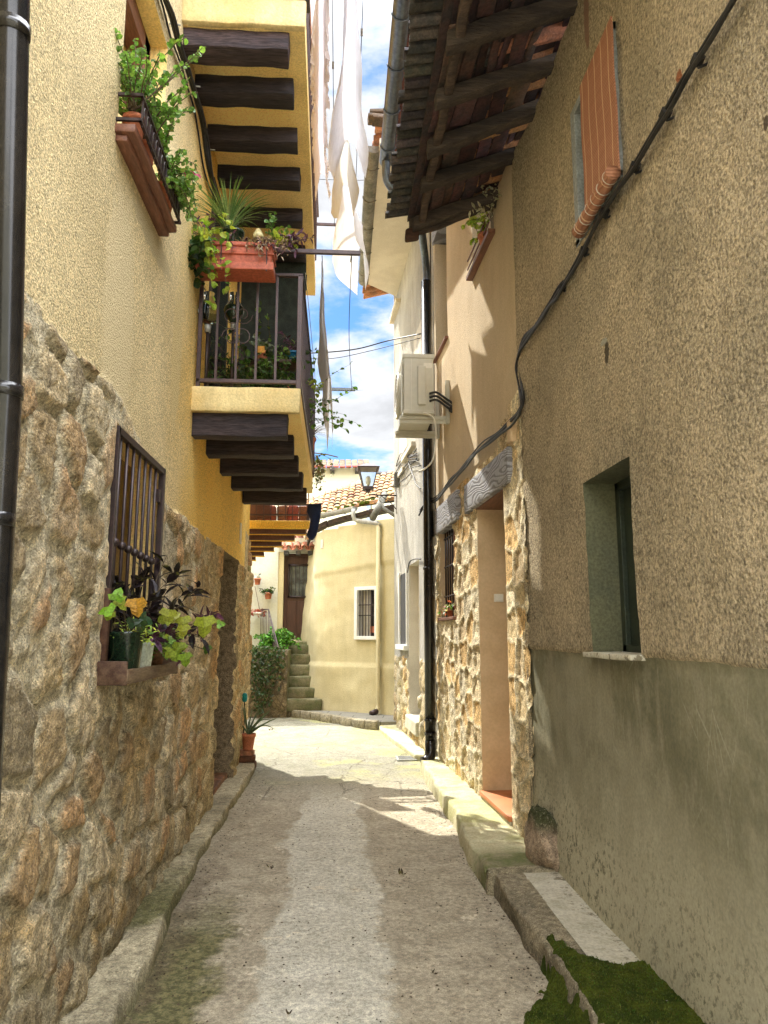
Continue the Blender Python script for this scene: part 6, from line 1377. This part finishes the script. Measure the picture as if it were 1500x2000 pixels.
# ground floor window tray
tz = 1.37
wt = thing('wooden_planter_tray', (-1.05, 4.25, tz), 'weathered wooden tray fixed below the barred window', 'planter')
OW = mk('tray_wood', (.10, .055, .032), (.20, .14, .085), 8, .7, .4, 50, .004, stretch=(3, .4, 3), attr=True)
mb = MB(); mb.rbox((-1.00, 4.2, tz + .028), (.012, 0, 0), (0, .56, 0), (0, 0, .034), (1, 10, 2), .003, .005, 2); mb.build('front_board', OW, wt, True)
for y in (3.65, 4.76): mb = MB(); mb.cur = (.6, .5, .5); mb.rbox((-1.075, y, tz + .045), (.085, 0, 0), (0, .012, 0), (0, 0, .055), (3, 1, 2), .003, .005, y); mb.build('end_board', OW, wt, True)
MB().box(-1.15, -1.0, 3.66, 4.76, tz, tz + .015).build('base_board', OW, wt)
mb = MB(); mb.cur = (.5, .35, .3); mb.rbox((-1.125, 3.70, tz + .23), (.02, 0, 0), (0, .02, 0), (0, 0, .22), (1, 1, 4), .003, .005); mb.build('bracket_post', OW, wt, True)
gp = ony(246, 1280, 3.80)
mb = MB(); mb.lathe((-1.065, 3.86, tz + .02), [(.001, 0), (.068, 0), (.072, .01), (.088, .20), (.094, .21), (.094, .22), (.086, .22), (.080, .18), (.001, .18)], 24); o = mb.build('green_glazed_pot', M['greenpot'], None, True, loc=(-1.065, 3.86, tz + .016)); tag(o, 'dark green glazed pot at the near end of the wooden tray', 'pot')
mb = MB()
n = 28; prof = [(.001, 0), (.062, 0), (.066, .01), (.080, .15), (.084, .16), (.078, .165), (.07, .14), (.001, .14)]
for r_, h_ in prof: mb.v += [(-1.06 + r_ * (1 + .06 * math.cos(q * 2 * math.pi / n * 7)) * math.cos(q * 2 * math.pi / n), 4.08 + r_ * (1 + .06 * math.cos(q * 2 * math.pi / n * 7)) * math.sin(q * 2 * math.pi / n), tz + .02 + h_) for q in range(n)]; mb.c += [(1, 1, 1)] * n
mb.f += [(i * n + q, i * n + (q + 1) % n, (i + 1) * n + (q + 1) % n, (i + 1) * n + q) for i in range(len(prof) - 1) for q in range(n)]
o = mb.build('ribbed_white_pot', mk('ribbed_celadon', (.50, .54, .46), (.42, .47, .40), 9, .25, .1), None, True, loc=(-1.06, 4.08, tz + .016)); tag(o, 'pale ribbed pot in the middle of the wooden tray', 'pot')
mb = MB(); pot(mb, (-1.065, 4.42, tz + .018), .075, .13); o = mb.build('brown_pot', M['brick'], None, True, loc=(-1.065, 4.42, tz + .018)); tag(o, 'brown clay pot at the far end of the wooden tray', 'pot')
def big(lm, rr, px, py, Y, L, col, d, kind='ivy', nrm=None): L *= .84; p = ony(px, py, Y); leaf(lm, p - Vector(d).normalized() * L * .5, d, nrm or (rr.uniform(0, .8), -1, rr.uniform(0, .7)), L, kind, tuple(v * .8 for v in col), .38)
def f(t, lm, sm):
    rr = random.Random(71); b0 = Vector((-1.06, 3.86, tz + .22))
    data = [(230, 1160, 3.55, .078, (.20, .40, .035), (.3, 0, 1)), (238, 1180, 3.6, .075, (.34, .42, .05), (.6, 0, -.6)), (205, 1193, 3.40, .085, (.22, .42, .03), (-1, 0, .2)), (212, 1203, 3.45, .06, (.30, .40, .05), (-.4, 0, -.8)), (267, 1188, 3.62, .105, (.62, .33, .05), (.12, 0, -1)), (268, 1178, 3.64, .08, (.60, .35, .07), (-.5, 0, .8)),
            (262, 1215, 3.70, .07, (.03, .07, .025), (.6, 0, .3)), (285, 1212, 3.74, .08, (.03, .08, .03), (.8, 0, -.2)), (275, 1225, 3.72, .07, (.04, .08, .02), (.1, 0, -.8))]
    for (a, b, Y, L, c_, d_) in data:
        p = ony(a, b, Y); big(lm, rr, a, b, Y, L, c_, d_); sagtube(sm, [b0, b0.lerp(p, .5) + Vector((0, 0, .03)), p], .0022, 5)
    for k in range(170): p = b0 + Vector((rr.uniform(-.06, .12), rr.uniform(-.08, .16), rr.uniform(-.04, .07))); leaf(lm, p, rv(rr) + Vector((.2, -.3, .1)), (.2, -.6, 1), rr.uniform(.02, .032), 'lance', jit(rr, rr.choice(LIME)))
plant('ivy_plant', (-1.06, 3.86, tz + .2), 'ivy with lobed lime and one orange leaf in the green glazed pot', 'plant', f)
def f(t, lm, sm):
    rr = random.Random(72); b0 = Vector((-1.05, 4.35, tz + .16))
    data = [(328, 1206, 4.0, .10, (.42, .45, .07), (-.2, 0, -1)), (318, 1210, 4.02, .085, (.36, .42, .06), (-.8, 0, -.3)), (340, 1202, 4.05, .08, (.44, .45, .10), (.6, 0, .3)), (357, 1220, 4.1, .10, (.40, .44, .06), (.1, 0, -1)), (358, 1234, 4.1, .08, (.40, .42, .05), (.1, 0, -1)), (400, 1226, 4.15, .135, (.36, .42, .04), (.15, 0, -1)), (388, 1216, 4.2, .085, (.33, .40, .05), (-.7, 0, .2)), (432, 1219, 4.25, .055, (.25, .48, .07), (1, 0, .1)), (404, 1270, 4.3, .06, (.10, .20, .03), (.0, 0, -1)), (348, 1268, 4.1, .085, (.28, .36, .04), (-.1, 0, -.8)), (340, 1280, 4.1, .09, (.24, .34, .04), (.5, 0, -.8)), (362, 1290, 4.1, .085, (.22, .34, .03), (.2, 0, -.9)), (330, 1278, 4.05, .07, (.32, .40, .05), (-.5, 0, -.5))]
    for (a, b, Y, L, c_, d_) in data:
        p = ony(a, b, Y); big(lm, rr, a, b, Y, L, c_, d_); sagtube(sm, [b0, b0.lerp(p, .5) + Vector((0, 0, .03)), p], .0022, 5)
    for k in range(110): p = b0 + Vector((rr.uniform(-.04, .16), rr.uniform(-.26, .24), rr.uniform(-.06, .09))); leaf(lm, p, rv(rr) + Vector((.4, -.3, -.1)), (.2, -.6, 1), rr.uniform(.022, .048), 'ivy', jit(rr, rr.choice(LIME + GRN)))
plant('lime_ivy', (-1.05, 4.35, tz + .15), 'large leaved lime ivy reaching out from the far brown pot', 'plant', f)
def f(t, lm, sm):
    rr = random.Random(73); stems(lm, sm, rr, (-1.03, 4.3, tz + .16), 18, .24, (.04, .22), (.35, 0, .55), 'lance', .075, PUR, .3, 9, .003)
    stems(lm, sm, rr, (-1.0, 4.5, tz + .2), 3, .32, (.02, .04), (.5, 0, .7), 'lance', .08, PUR, .0, 8, .003, lfrom=.7)
plant('purple_plant', (-1.03, 4.3, tz + .15), 'dark purple pointed leaves between the pots of the wooden tray', 'plant', f)
def f(t, lm, sm):
    rr = random.Random(74); stems(lm, sm, rr, (-1.10, 4.15, tz + .18), 18, .50, (.02, .34), (.05, 0, 1), 'lance', .11, [(.014, .010, .012), (.02, .012, .018)], .1, 14, .004)
plant('dark_spiky_plant', (-1.1, 4.15, tz + .15), 'tall near black spiky plant standing against the window bars', 'plant', f)

# aloe on bricks at the alley corner
c_ = ony(485, 1432, 9.35); bx0 = ony(470, 1455, 9.3).x; bx1 = ony(499, 1455, 9.3).x; rr = random.Random(81)
for i, (lab, w_, h_, z0, s) in enumerate((('lowest dark brick of the stack under the aloe pot', .10, .075, .0, .45), ('middle dark brick of the stack under the aloe pot', .10, .075, .078, .55), ('topmost orange brick directly under the aloe pot', .09, .06, .156, 1.4))):
    mb = MB(); mb.cur = (s, s * .9, s * .9); mb.rbox(((bx0 + bx1) / 2 - .03 - .01 * i, 9.40, z0 + h_ / 2 + .0), (w_ + .02, 0, 0), (0, .07, 0), (0, 0, h_ / 2), (3, 2, 2), .005, .008, i)
    bm_ = mk('brick_%d' % i, (.28, .13, .07), (.14, .08, .05), 14, .9, .8, 50, .008, attr=True)
    o = mb.build('brick', bm_, None, True, loc=((bx0 + bx1) / 2, 9.4, z0)); tag(o, lab, 'brick', 'bricks under the aloe pot')
ax = (bx0 + bx1) / 2 - .01
def f(t, lm, sm):
    rr = random.Random(82); mb = MB(); pot(mb, (ax, 9.40, .218), .085, .19); mb.build('pot', M['terracotta'], t, True)
    for i in range(17):
        a = rr.uniform(0, 6.28); h = Vector((math.cos(a), .6 * math.sin(a), 0)); d = (h * rr.uniform(.1, .9) + Vector((.15, 0, .9))).normalized(); p = Vector((ax, 9.40, .39)); pts = [p]
        for q in range(7): d = (d + Vector((.03, 0, -.05 if i % 3 else -.26))).normalized(); p = p + d * .055; pts.append(p)
        lm.cur = jit(rr, (.13, .18, .10)); lm.tube(pts, [.012, .011, .010, .009, .0075, .006, .0035, .0008], 5)
plant('aloe_plant', (ax, 9.4, .218), 'aloe in a terracotta pot on bricks at the alley corner', 'potted plant', f)
c_ = ony(478, 1362, 9.55); mb = MB(); mb.lathe((c_.x, 9.55, c_.z), [(.001, -.06), (.025, -.05), (.036, -.02), (.034, .03), (.02, .05), (.001, .055)], 16); o = mb.build('teal_pot', M['teal_glaze'], None, True, loc=(c_.x, 9.55, c_.z - .06)); tag(o, 'small teal ornament half hidden behind the aloe', 'ornament')
mb = MB(); mb.tube([(c_.x, 9.55, 0), (c_.x, 9.55, c_.z - .05)], .008, 6); mb.build('post', M['iron'], o)

# pots on the white wall
for (px, py, Y, r_, lab, kind) in ((503, 1136, 16.5, .075, 'highest terracotta wall pot on the white wall, with white blooms', 0), (524, 1164, 16.5, .085, 'lower terracotta wall pot nearest the brown door, bushy', 1), (504, 1198, 16.45, .10, 'shallow white wall bowl of red flowers above the railing', 2)):
    p = ony(px, py, Y)
    def f(t, lm, sm):
        rr = random.Random(px); mb = MB()
        if kind < 2: pot(mb, (p.x, p.y - .02, p.z - .07), r_, .14); mb.build('pot', M['terracotta'], t, True)
        else: mb.lathe((p.x, p.y - .05, p.z - .02), [(.001, -.03), (.10, -.02), (.14, .04), (.13, .04), (.001, .0)], 14); mb.build('bowl', M['white_plastic'], t, True)
        if kind == 0: stems(lm, sm, rr, (p.x + .02, p.y - .02, p.z + .05), 3, .16, (.02, .02), (.1, 0, 1), 'round', .05, [(.03, .04, .04), (.5, .5, .48)], .1, 5, .004)
        if kind == 1: stems(lm, sm, rr, (p.x, p.y - .03, p.z + .05), 16, .2, (.06, .03), (0, -.2, .8), 'round', .045, DGR + [(.02, .02, .02), (.12, .16, .07)], .4, 9, .003)
        if kind == 2: stems(lm, sm, rr, (p.x, p.y - .06, p.z + .01), 24, .17, (.10, .05), (0, -.2, .6), 'round', .045, [(.36, .06, .05), (.42, .12, .09), (.25, .07, .05)], .6, 9, .003)
        mb = MB(); mb.tube([(p.x, p.y + .1, p.z + .02), (p.x, p.y - .02, p.z)], .008, 5); mb.build('wall_hook', M['iron'], t)
    plant('wall_pot', (p.x, p.y, p.z - .1), lab, 'potted plant', f, 'pots on the white wall')
a_, b_ = ony(498, 1145, 16.45), ony(507, 1190, 16.45); mb = MB(); mb.tube([a_, b_, b_ + (b_ - a_) * .3], .010, 6); o = mb.build('stick', M['broom'], None, True, loc=tuple(b_)); tag(o, 'thin grey stick leaning on the white wall between pots', 'stick')

# bush and ivy beside the stairs
def f(t, lm, sm):
    rr = random.Random(91)
    for px, py, Y, n_, L in ((540, 1240, 16.0, 30, .42), (554, 1248, 15.9, 26, .38), (526, 1250, 15.9, 28, .42), (512, 1262, 15.7, 24, .38), (548, 1268, 15.6, 26, .34)):
        stems(lm, sm, rr, ony(px, py + 14, Y), n_, L, (.10, .12), (0, -.15, .8), 'round', .05, [(.05, .14, .015), (.08, .23, .03), (.14, .34, .04)], .5, 22, .004)
plant('green_bush', (-1.2, 15.4, 1.28), 'bright green bush crowding the stair railing', 'bush', f)
def f(t, lm, sm):
    rr = random.Random(92)
    for i in range(1000):
        u = rr.uniform(490, 556); v = rr.uniform(1262, 1392); 
        if (v - 1262) / 130 > 1.0 - abs(u - 508) / 60 * .9 + rr.uniform(-.4, .3): continue
        p = ony(u, v, 14.86 - rr.uniform(0, .14)); leaf(lm, p, rv(rr) + Vector((0, 0, -.7)), (rr.uniform(-.4, .4), -1, .4), rr.uniform(.03, .06), 'ivy', jit(rr, rr.choice([(.025, .055, .012), (.045, .08, .02), (.07, .075, .03)]), .4))
    for i in range(12): u = rr.uniform(495, 545); sagtube(sm, [ony(u + rr.uniform(-4, 4) * k, 1262 + k * 30, 14.9) for k in range(5)], .006, 5)
plant('ivy_curtain', (-1.3, 14.85, .13), 'dark ivy draping down the rubble retaining wall', 'ivy', f)

# small flower pot on the barred window of the stone clad house and greens at upper sill
def f(t, lm, sm):
    rr = random.Random(93); p = DH.pt((SWN[0] + SWN[1]) / 2, SWN[2] + .03, -.02)
    stems(lm, sm, rr, p + Vector((0, 0, .06)), 14, .15, (.05, .16), (-.3, 0, .7), 'round', .035, [(.5, .45, .35), (.5, .12, .10), (.12, .2, .05)], .5, 8, .002)
    mb = MB(); pot(mb, (p.x, p.y, SWN[2]), .05, .08); mb.build('pot', M['terracotta'], t, True)
plant('sill_flowers', tuple(DH.pt((SWN[0] + SWN[1]) / 2, SWN[2], -.02)), 'cream and red flowers on the sill of the small barred window', 'potted plant', f)
def f(t, lm, sm):
    rr = random.Random(94); p = DH.pt(VW[0] + .25, VW[2] + .12, .02); stems(lm, sm, rr, p, 10, .34, (.02, .14), (-.4, 0, .8), 'round', .05, LIME, .2, 9, .003)
    stems(lm, sm, rr, DH.pt(VW[0] - .0, VW[2] + .12, .03), 12, .34, (.02, .06), (-.2, -.6, .7), 'lance', .06, [(.5, .46, .36), (.4, .36, .25)], .1, 12, .002)
    mb = MB(); pot(mb, p - Vector((0, 0, .14)), .07, .12); mb.build('pot', M['terracotta'], t, True)
plant('upper_sill_plant', tuple(DH.pt(VW[0] + .25, VW[2], .02)), 'lime green plant on the highest brown sill of the beige wall', 'potted plant', f)

# ================================================================== POLES, LINES AND LAUNDRY
rp0 = ony(556, 494, 5.60); rp1 = ony(704, 497, 5.60); ln_z = rp1.z
def pole(name, y, x0, x1, z, m_, lab):
    mb = MB(); mb.obox(((x0 + x1) / 2, y, z), ((x1 - x0) / 2, 0, 0), (0, .015, 0), (0, 0, .018)); o = mb.build(name, m_, None, bevel=.004, loc=(x0, y, z)); tag(o, lab, 'clothes pole', 'clothes poles'); return o
pole('clothes_pole', 5.60, -.62, rp1.x, ln_z + .01, M['rail'], 'brown pole sticking out from the near balcony rail corner')
fp = ony(694, 761, 8.72); pole('clothes_pole', 8.72, -.34, fp.x, fp.z, M['greenpot'], 'dark green pole sticking out from the far balcony rail')
mb = MB(); x_ = ony(687, 500, 5.6).x; sagtube(mb, [(x_, 5.6, ln_z - .02), (x_, 7.1, ln_z - .05), (ony(687, 757, 8.7).x, 8.7, fp.z - .01)], .0035, 5); mb.tube([(x_, 5.6, ln_z + .02), (x_ - .01, 5.62, ln_z - .06)], .004, 5)
o = mb.build('outer_clothes_line', M['cable'], None, loc=(x_, 5.6, ln_z)); tag(o, 'bare clothes line strung between the brown and green poles', 'clothes line')
x2 = ony(629, 500, 5.6).x; mb = MB(); sagtube(mb, [(x2, 5.6, ln_z - .02), (x2, 7.1, ln_z - .08), (x2 + .03, 8.7, fp.z)], .0035, 5)
o = mb.build('inner_clothes_line', M['cable'], None, loc=(x2, 5.6, ln_z)); tag(o, 'clothes line carrying the narrow white cloth', 'clothes line')
x3 = BX + .02; mb = MB(); sagtube(mb, [(x3, 5.62, 4.47), (x3 + .01, 7.2, 4.40), (x3, 8.9, 4.44)], .003, 5); o = mb.build('washing_cord', M['white'], None, loc=(x3, 5.62, 4.47)); tag(o, 'thin pale cord stretched along the balcony handrail', 'cord')

def cloth(name, pxpts, top, m_, lab, amp=.03, seed=0, cat='cloth', grp='laundry', n=60, lace=False, par=None, fold=5):
    """hung over a line that runs along the street: seen nearly edge on. pxpts: rows (Y, x_left, x_right, z_low) along the line"""
    rr = random.Random(seed); Ys = np.linspace(pxpts[0][0], pxpts[-1][0], n); T = np.array(pxpts)
    xl = np.interp(Ys, T[:, 0], T[:, 1]); xr = np.interp(Ys, T[:, 0], T[:, 2]); zl = np.interp(Ys, T[:, 0], T[:, 3]); m = 30
    K = np.exp(-np.linspace(-2, 2, 13)**2); K /= K.sum(); xl, xr, zl = [np.convolve(np.pad(q, 6, mode='edge'), K, 'valid') for q in (xl, xr, zl)]
    V = np.zeros((n, 2 * m + 1, 3)); s = np.linspace(-1, 1, 2 * m + 1)
    for i in range(n):
        a = abs(s); zt = top(Ys[i]); xc = (xl[i] + xr[i]) / 2; hw = (xr[i] - xl[i]) / 2
        z = zt - (zt - zl[i]) * np.where(s < 0, a, a * .93)
        wv = np.sin(Ys[i] * fold * 1.3 + a * 1.5 + seed) * .6 + .4 * np.sin(Ys[i] * fold * 2.9 + seed * 2 + a * 3)
        x = xc + hw * np.sign(s) * (.30 + .70 * a) * (.94 + .06 * wv) + amp * wv * a
        if lace: x += .02 * rr.uniform(-1, 1) * a**3; z += .03 * np.sin(Ys[i] * 60) * (a > .9)
        V[i, :, 0] = x; V[i, :, 1] = Ys[i] + .05 * a * np.sin(Ys[i] * 3 + seed); V[i, :, 2] = z
    V[..., 0] += .007 * fbm(V[..., 1] * 5, V[..., 2] * 4, 3, seed); w = 2 * m + 1
    I, J = np.meshgrid(np.arange(n - 1), np.arange(w - 1), indexing='ij'); a = I * w + J; Q = np.stack([a, a + w, a + w + 1, a + 1], -1).reshape(-1, 4)
    o = npmesh(name, V.reshape(-1, 3), Q, m_, par, None, True, None if par else (float(V[0, m, 0]), float(Ys[0]), float(top(Ys[0]))))
    if not par: tag(o, lab, cat, grp)
    return o
# narrow cloth on the lower line
lo = lambda y: ln_z - .03 - .04 * math.sin((y - 5.6) / 3.1 * math.pi) + (fp.z - ln_z) * (y - 5.6) / 3.1
def xz(px, py, Y): p = ony(px, py, Y); return p.x, p.z
r_ = []
for (Y, xl, xr, py) in ((5.66, 626, 631, 560), (5.9, 624, 634, 650), (6.3, 622, 637, 690), (6.8, 620, 640, 715), (7.3, 629, 644, 760), (7.8, 631, 648, 810), (8.3, 637, 650, 850), (8.65, 640, 649, 892)):
    a, z = xz(xl, py, Y); b, _ = xz(xr, py, Y); r_.append((Y, a, b, z))
cloth('white_towel', r_, lo, M['sheet'], 'long narrow folded white cloth on the lower clothes line', .010, 3, 'laundry', 'laundry over the street')
# high laundry, on two lines between the upper rail poles
HZ = 6.98
up = lambda y: HZ - .05 * math.sin((y - 4.6) / 4.6 * math.pi)
for xx, lab in ((-.10, 'high clothes line nearer the ochre balcony'), (.16, 'high clothes line over the middle of the street')):
    mb = MB(); sagtube(mb, [(xx, 4.6, HZ), (xx, 6.9, HZ - .05), (xx, 9.2, HZ)], .004, 5); o = mb.build('high_clothes_line', M['cable'], None, loc=(xx, 4.6, HZ)); tag(o, lab, 'clothes line')
for yy, lab in ((4.6, 'near pole holding the high clothes lines'), (9.2, 'far pole holding the high clothes lines')):
    pole('clothes_pole', yy, -.36, .28, HZ + .02, M['rail'], lab)
def rows(data):
    out = []
    for (Y, xl, xr, py) in data: a, z = xz(xl, py, Y); b, _ = xz(xr, py, Y); out.append((Y, a, b, z))
    return out
cloth('white_sheet', rows([(4.75, 672, 698, -60), (5.2, 668, 700, 60), (5.7, 662, 704, 170), (6.2, 648, 713, 235), (6.7, 638, 722, 290), (7.1, 640, 725, 320), (7.4, 650, 715, 345)]), up, M['sheet'], 'large white bedsheet hanging highest over the street', .02, 5, 'laundry', 'laundry over the street', 80, fold=2)
cloth('beige_shirt', rows([(7.35, 646, 700, 380), (7.7, 644, 694, 415), (8.0, 650, 690, 425), (8.2, 660, 690, 420)]), up, M['beigecloth'], 'beige shirt hanging between the bedsheet and the far towel', .02, 8, 'laundry', 'laundry over the street', 40, fold=3)
cloth('white_towel', rows([(8.25, 650, 700, 470), (8.6, 646, 715, 510), (8.9, 655, 722, 545), (9.12, 700, 712, 582)]), up, M['sheet'], 'pointed white towel hanging at the far end of the high line', .02, 9, 'laundry', 'laundry over the street', 40, fold=3)
cloth('pink_blouse', rows([(4.9, 612, 642, 40), (5.5, 608, 640, 150), (6.2, 610, 640, 210), (6.9, 609, 637, 300), (7.5, 610, 641, 345), (8.0, 614, 644, 405)]), up, M['pinkcloth'], 'pale pink frilled blouse hanging beside the ochre balcony edge', .012, 12, 'laundry', 'laundry over the street', 110, lace=True, fold=8)
for k, (xx, yy) in enumerate(((.16, 5.0), (.16, 5.9), (.16, 6.8), (.16, 7.5), (.16, 8.4), (.16, 9.0), (-.10, 5.2), (-.10, 6.3), (-.10, 7.4))):
    t = thing('clothes_peg', (xx, yy, HZ - .05), 'small wooden clothes peg gripping the washing on the high lines', 'clothes peg', 'clothes pegs on the high lines'); z_ = up(yy)
    for sg in (-1, 1): MB().obox((xx + sg * .007, yy, z_ + .005), (.004, 0, sg * .0), (0, .007, 0), (0, 0, .035)).build('peg_leg', M['broom'], t)
# navy garment on the porch rail
rr = random.Random(4); T = [(985, 602, 628), (1000, 600, 627), (1015, 606, 625), (1030, 604, 622), (1045, 598, 618), (1054, 604, 612)]
mb = MB(); V = []; w = 12
for i, (py, xa_, xb_) in enumerate(T):
    for s_ in range(w):
        t = s_ / w * 2 * math.pi; a = ony(xa_, py, 9.5); b = ony(xb_, py, 9.5); c_ = (a + b) / 2; V.append(c_ + Vector(((b.x - a.x) / 2 * math.cos(t), .05 * math.sin(t) + .015 * math.sin(i * 2 + t * 3), 0)))
mb.add(V, [(i * w + s_, i * w + (s_ + 1) % w, (i + 1) * w + (s_ + 1) % w, (i + 1) * w + s_) for i in range(len(T) - 1) for s_ in range(w)] + [tuple(range(w)), tuple(range(len(V) - w, len(V)))[::-1]])
o = mb.build('navy_garment', M['navy'], None, True, loc=tuple(V[0])); tag(o, 'dark navy garment drying over the porch rail end', 'laundry', 'laundry over the street')
# cables over the street
for lab, pts, r_ in (('thicker overhead cable sagging from the balcony to the grey house', ((585, 690, 9.2), (640, 688, 9.4), (700, 681, 9.7), (760, 665, 9.9), (822, 652, 9.35)), .009), ('thinner lower overhead cable crossing under the thick one', ((590, 700, 9.3), (650, 700, 9.5), (720, 686, 9.7), (822, 660, 9.35)), .005), ('fine high wire behind the hanging sheets', ((575, 348, 12), (700, 352, 12), (800, 346, 12)), .006)):
    mb = MB(); P = [ony(*q) for q in pts]; sagtube(mb, P, r_, 5); o = mb.build('overhead_cable', M['cable'], None, True, loc=tuple(P[0])); tag(o, lab, 'cable')
# antenna arm above the far roof
mb = MB(); mb.tube([ony(608, 884, 12), ony(640, 888, 12), ony(660, 893, 12)], .010, 5); mb.tube([ony(608, 884, 12), Vector((ony(600, 884, 12).x, 12, 3.1))], .010, 5); o = mb.build('bare_branch', M['twig'], None, loc=(-.6, 12, 3.1)); tag(o, 'bare thin branch sticking out above the far tiled roof', 'branch')

# ================================================================== LITTER
rr = random.Random(55)
def dead(px, py, s, lab):
    p = onz(px, py, .01); mb = MB()
    for k in range(4): leaf(mb, p + Vector((rr.uniform(-1, 1) * s, rr.uniform(-1, 1) * s, .004)), (rr.uniform(-1, 1), rr.uniform(-1, 1), .3), (0, 0, 1), s * 1.6, 'lance', jit(rr, (.055, .035, .02)), -.3)
    o = mb.build('dry_leaf', M['leaf'], None, loc=tuple(p)); tag(o, lab, 'leaf', 'dry leaves on the street')
dead(531, 1698, .022, 'curled brown leaf on the darker left side of the street')
dead(788, 1708, .030, 'long shrivelled leaf near the right kerb')
dead(563, 1981, .016, 'small brown leaf low on the pale middle strip')
dead(845, 1903, .018, 'crumpled leaf on the brown strip before the moss')
dead(474, 1430, .02, 'dark leaf scrap beside the brick stack')
dead(529, 1427, .03, 'dark twig lying in the sunlit far street')
mb = MB()
for i in range(1500):
    y = 2.6 + 6 * rr.random()**1.6; x = rr.choice((rr.gauss(-.84, .05), rr.gauss(.95, .05), rr.uniform(-.8, .9))) if rr.random() < .8 else rr.uniform(-.9, .95)
    s = rr.uniform(.002, .008); mb.cur = (rr.uniform(.3, 1.1),) * 3; c_ = Vector((x, y, .008)); mb.add([c_ + Vector((math.cos(q * 1.57 + i), math.sin(q * 1.57 + i), 0)) * s for q in range(4)] + [c_ + Vector((0, 0, s * .8))], [(0, 1, 4), (1, 2, 4), (2, 3, 4), (3, 0, 4)])
o = mb.build('grit', mk('street_grit', (.16, .12, .08), (.08, .06, .04), 30, .9, .3, attr=True)); tag(o, 'scattered grit and crumbs gathered along the kerbs', 'grit', kind='stuff')
# iron drain cover near the pavement end
p = onz(793, 1480, .01); mb = MB(); mb.box(p.x - .13, p.x + .13, p.y - .16, p.y + .16, -.02, .012); o = mb.build('drain_cover', M['zinc'], None, bevel=.003, loc=(p.x, p.y, 0)); tag(o, 'small square metal drain cover at the end of the mossy pavement', 'drain cover')
mb = MB()
for i in range(5): mb.box(p.x - .10, p.x + .10, p.y - .13 + i * .058, p.y - .11 + i * .058, .012, .015)
mb.build('slot', M['acdark'], o)
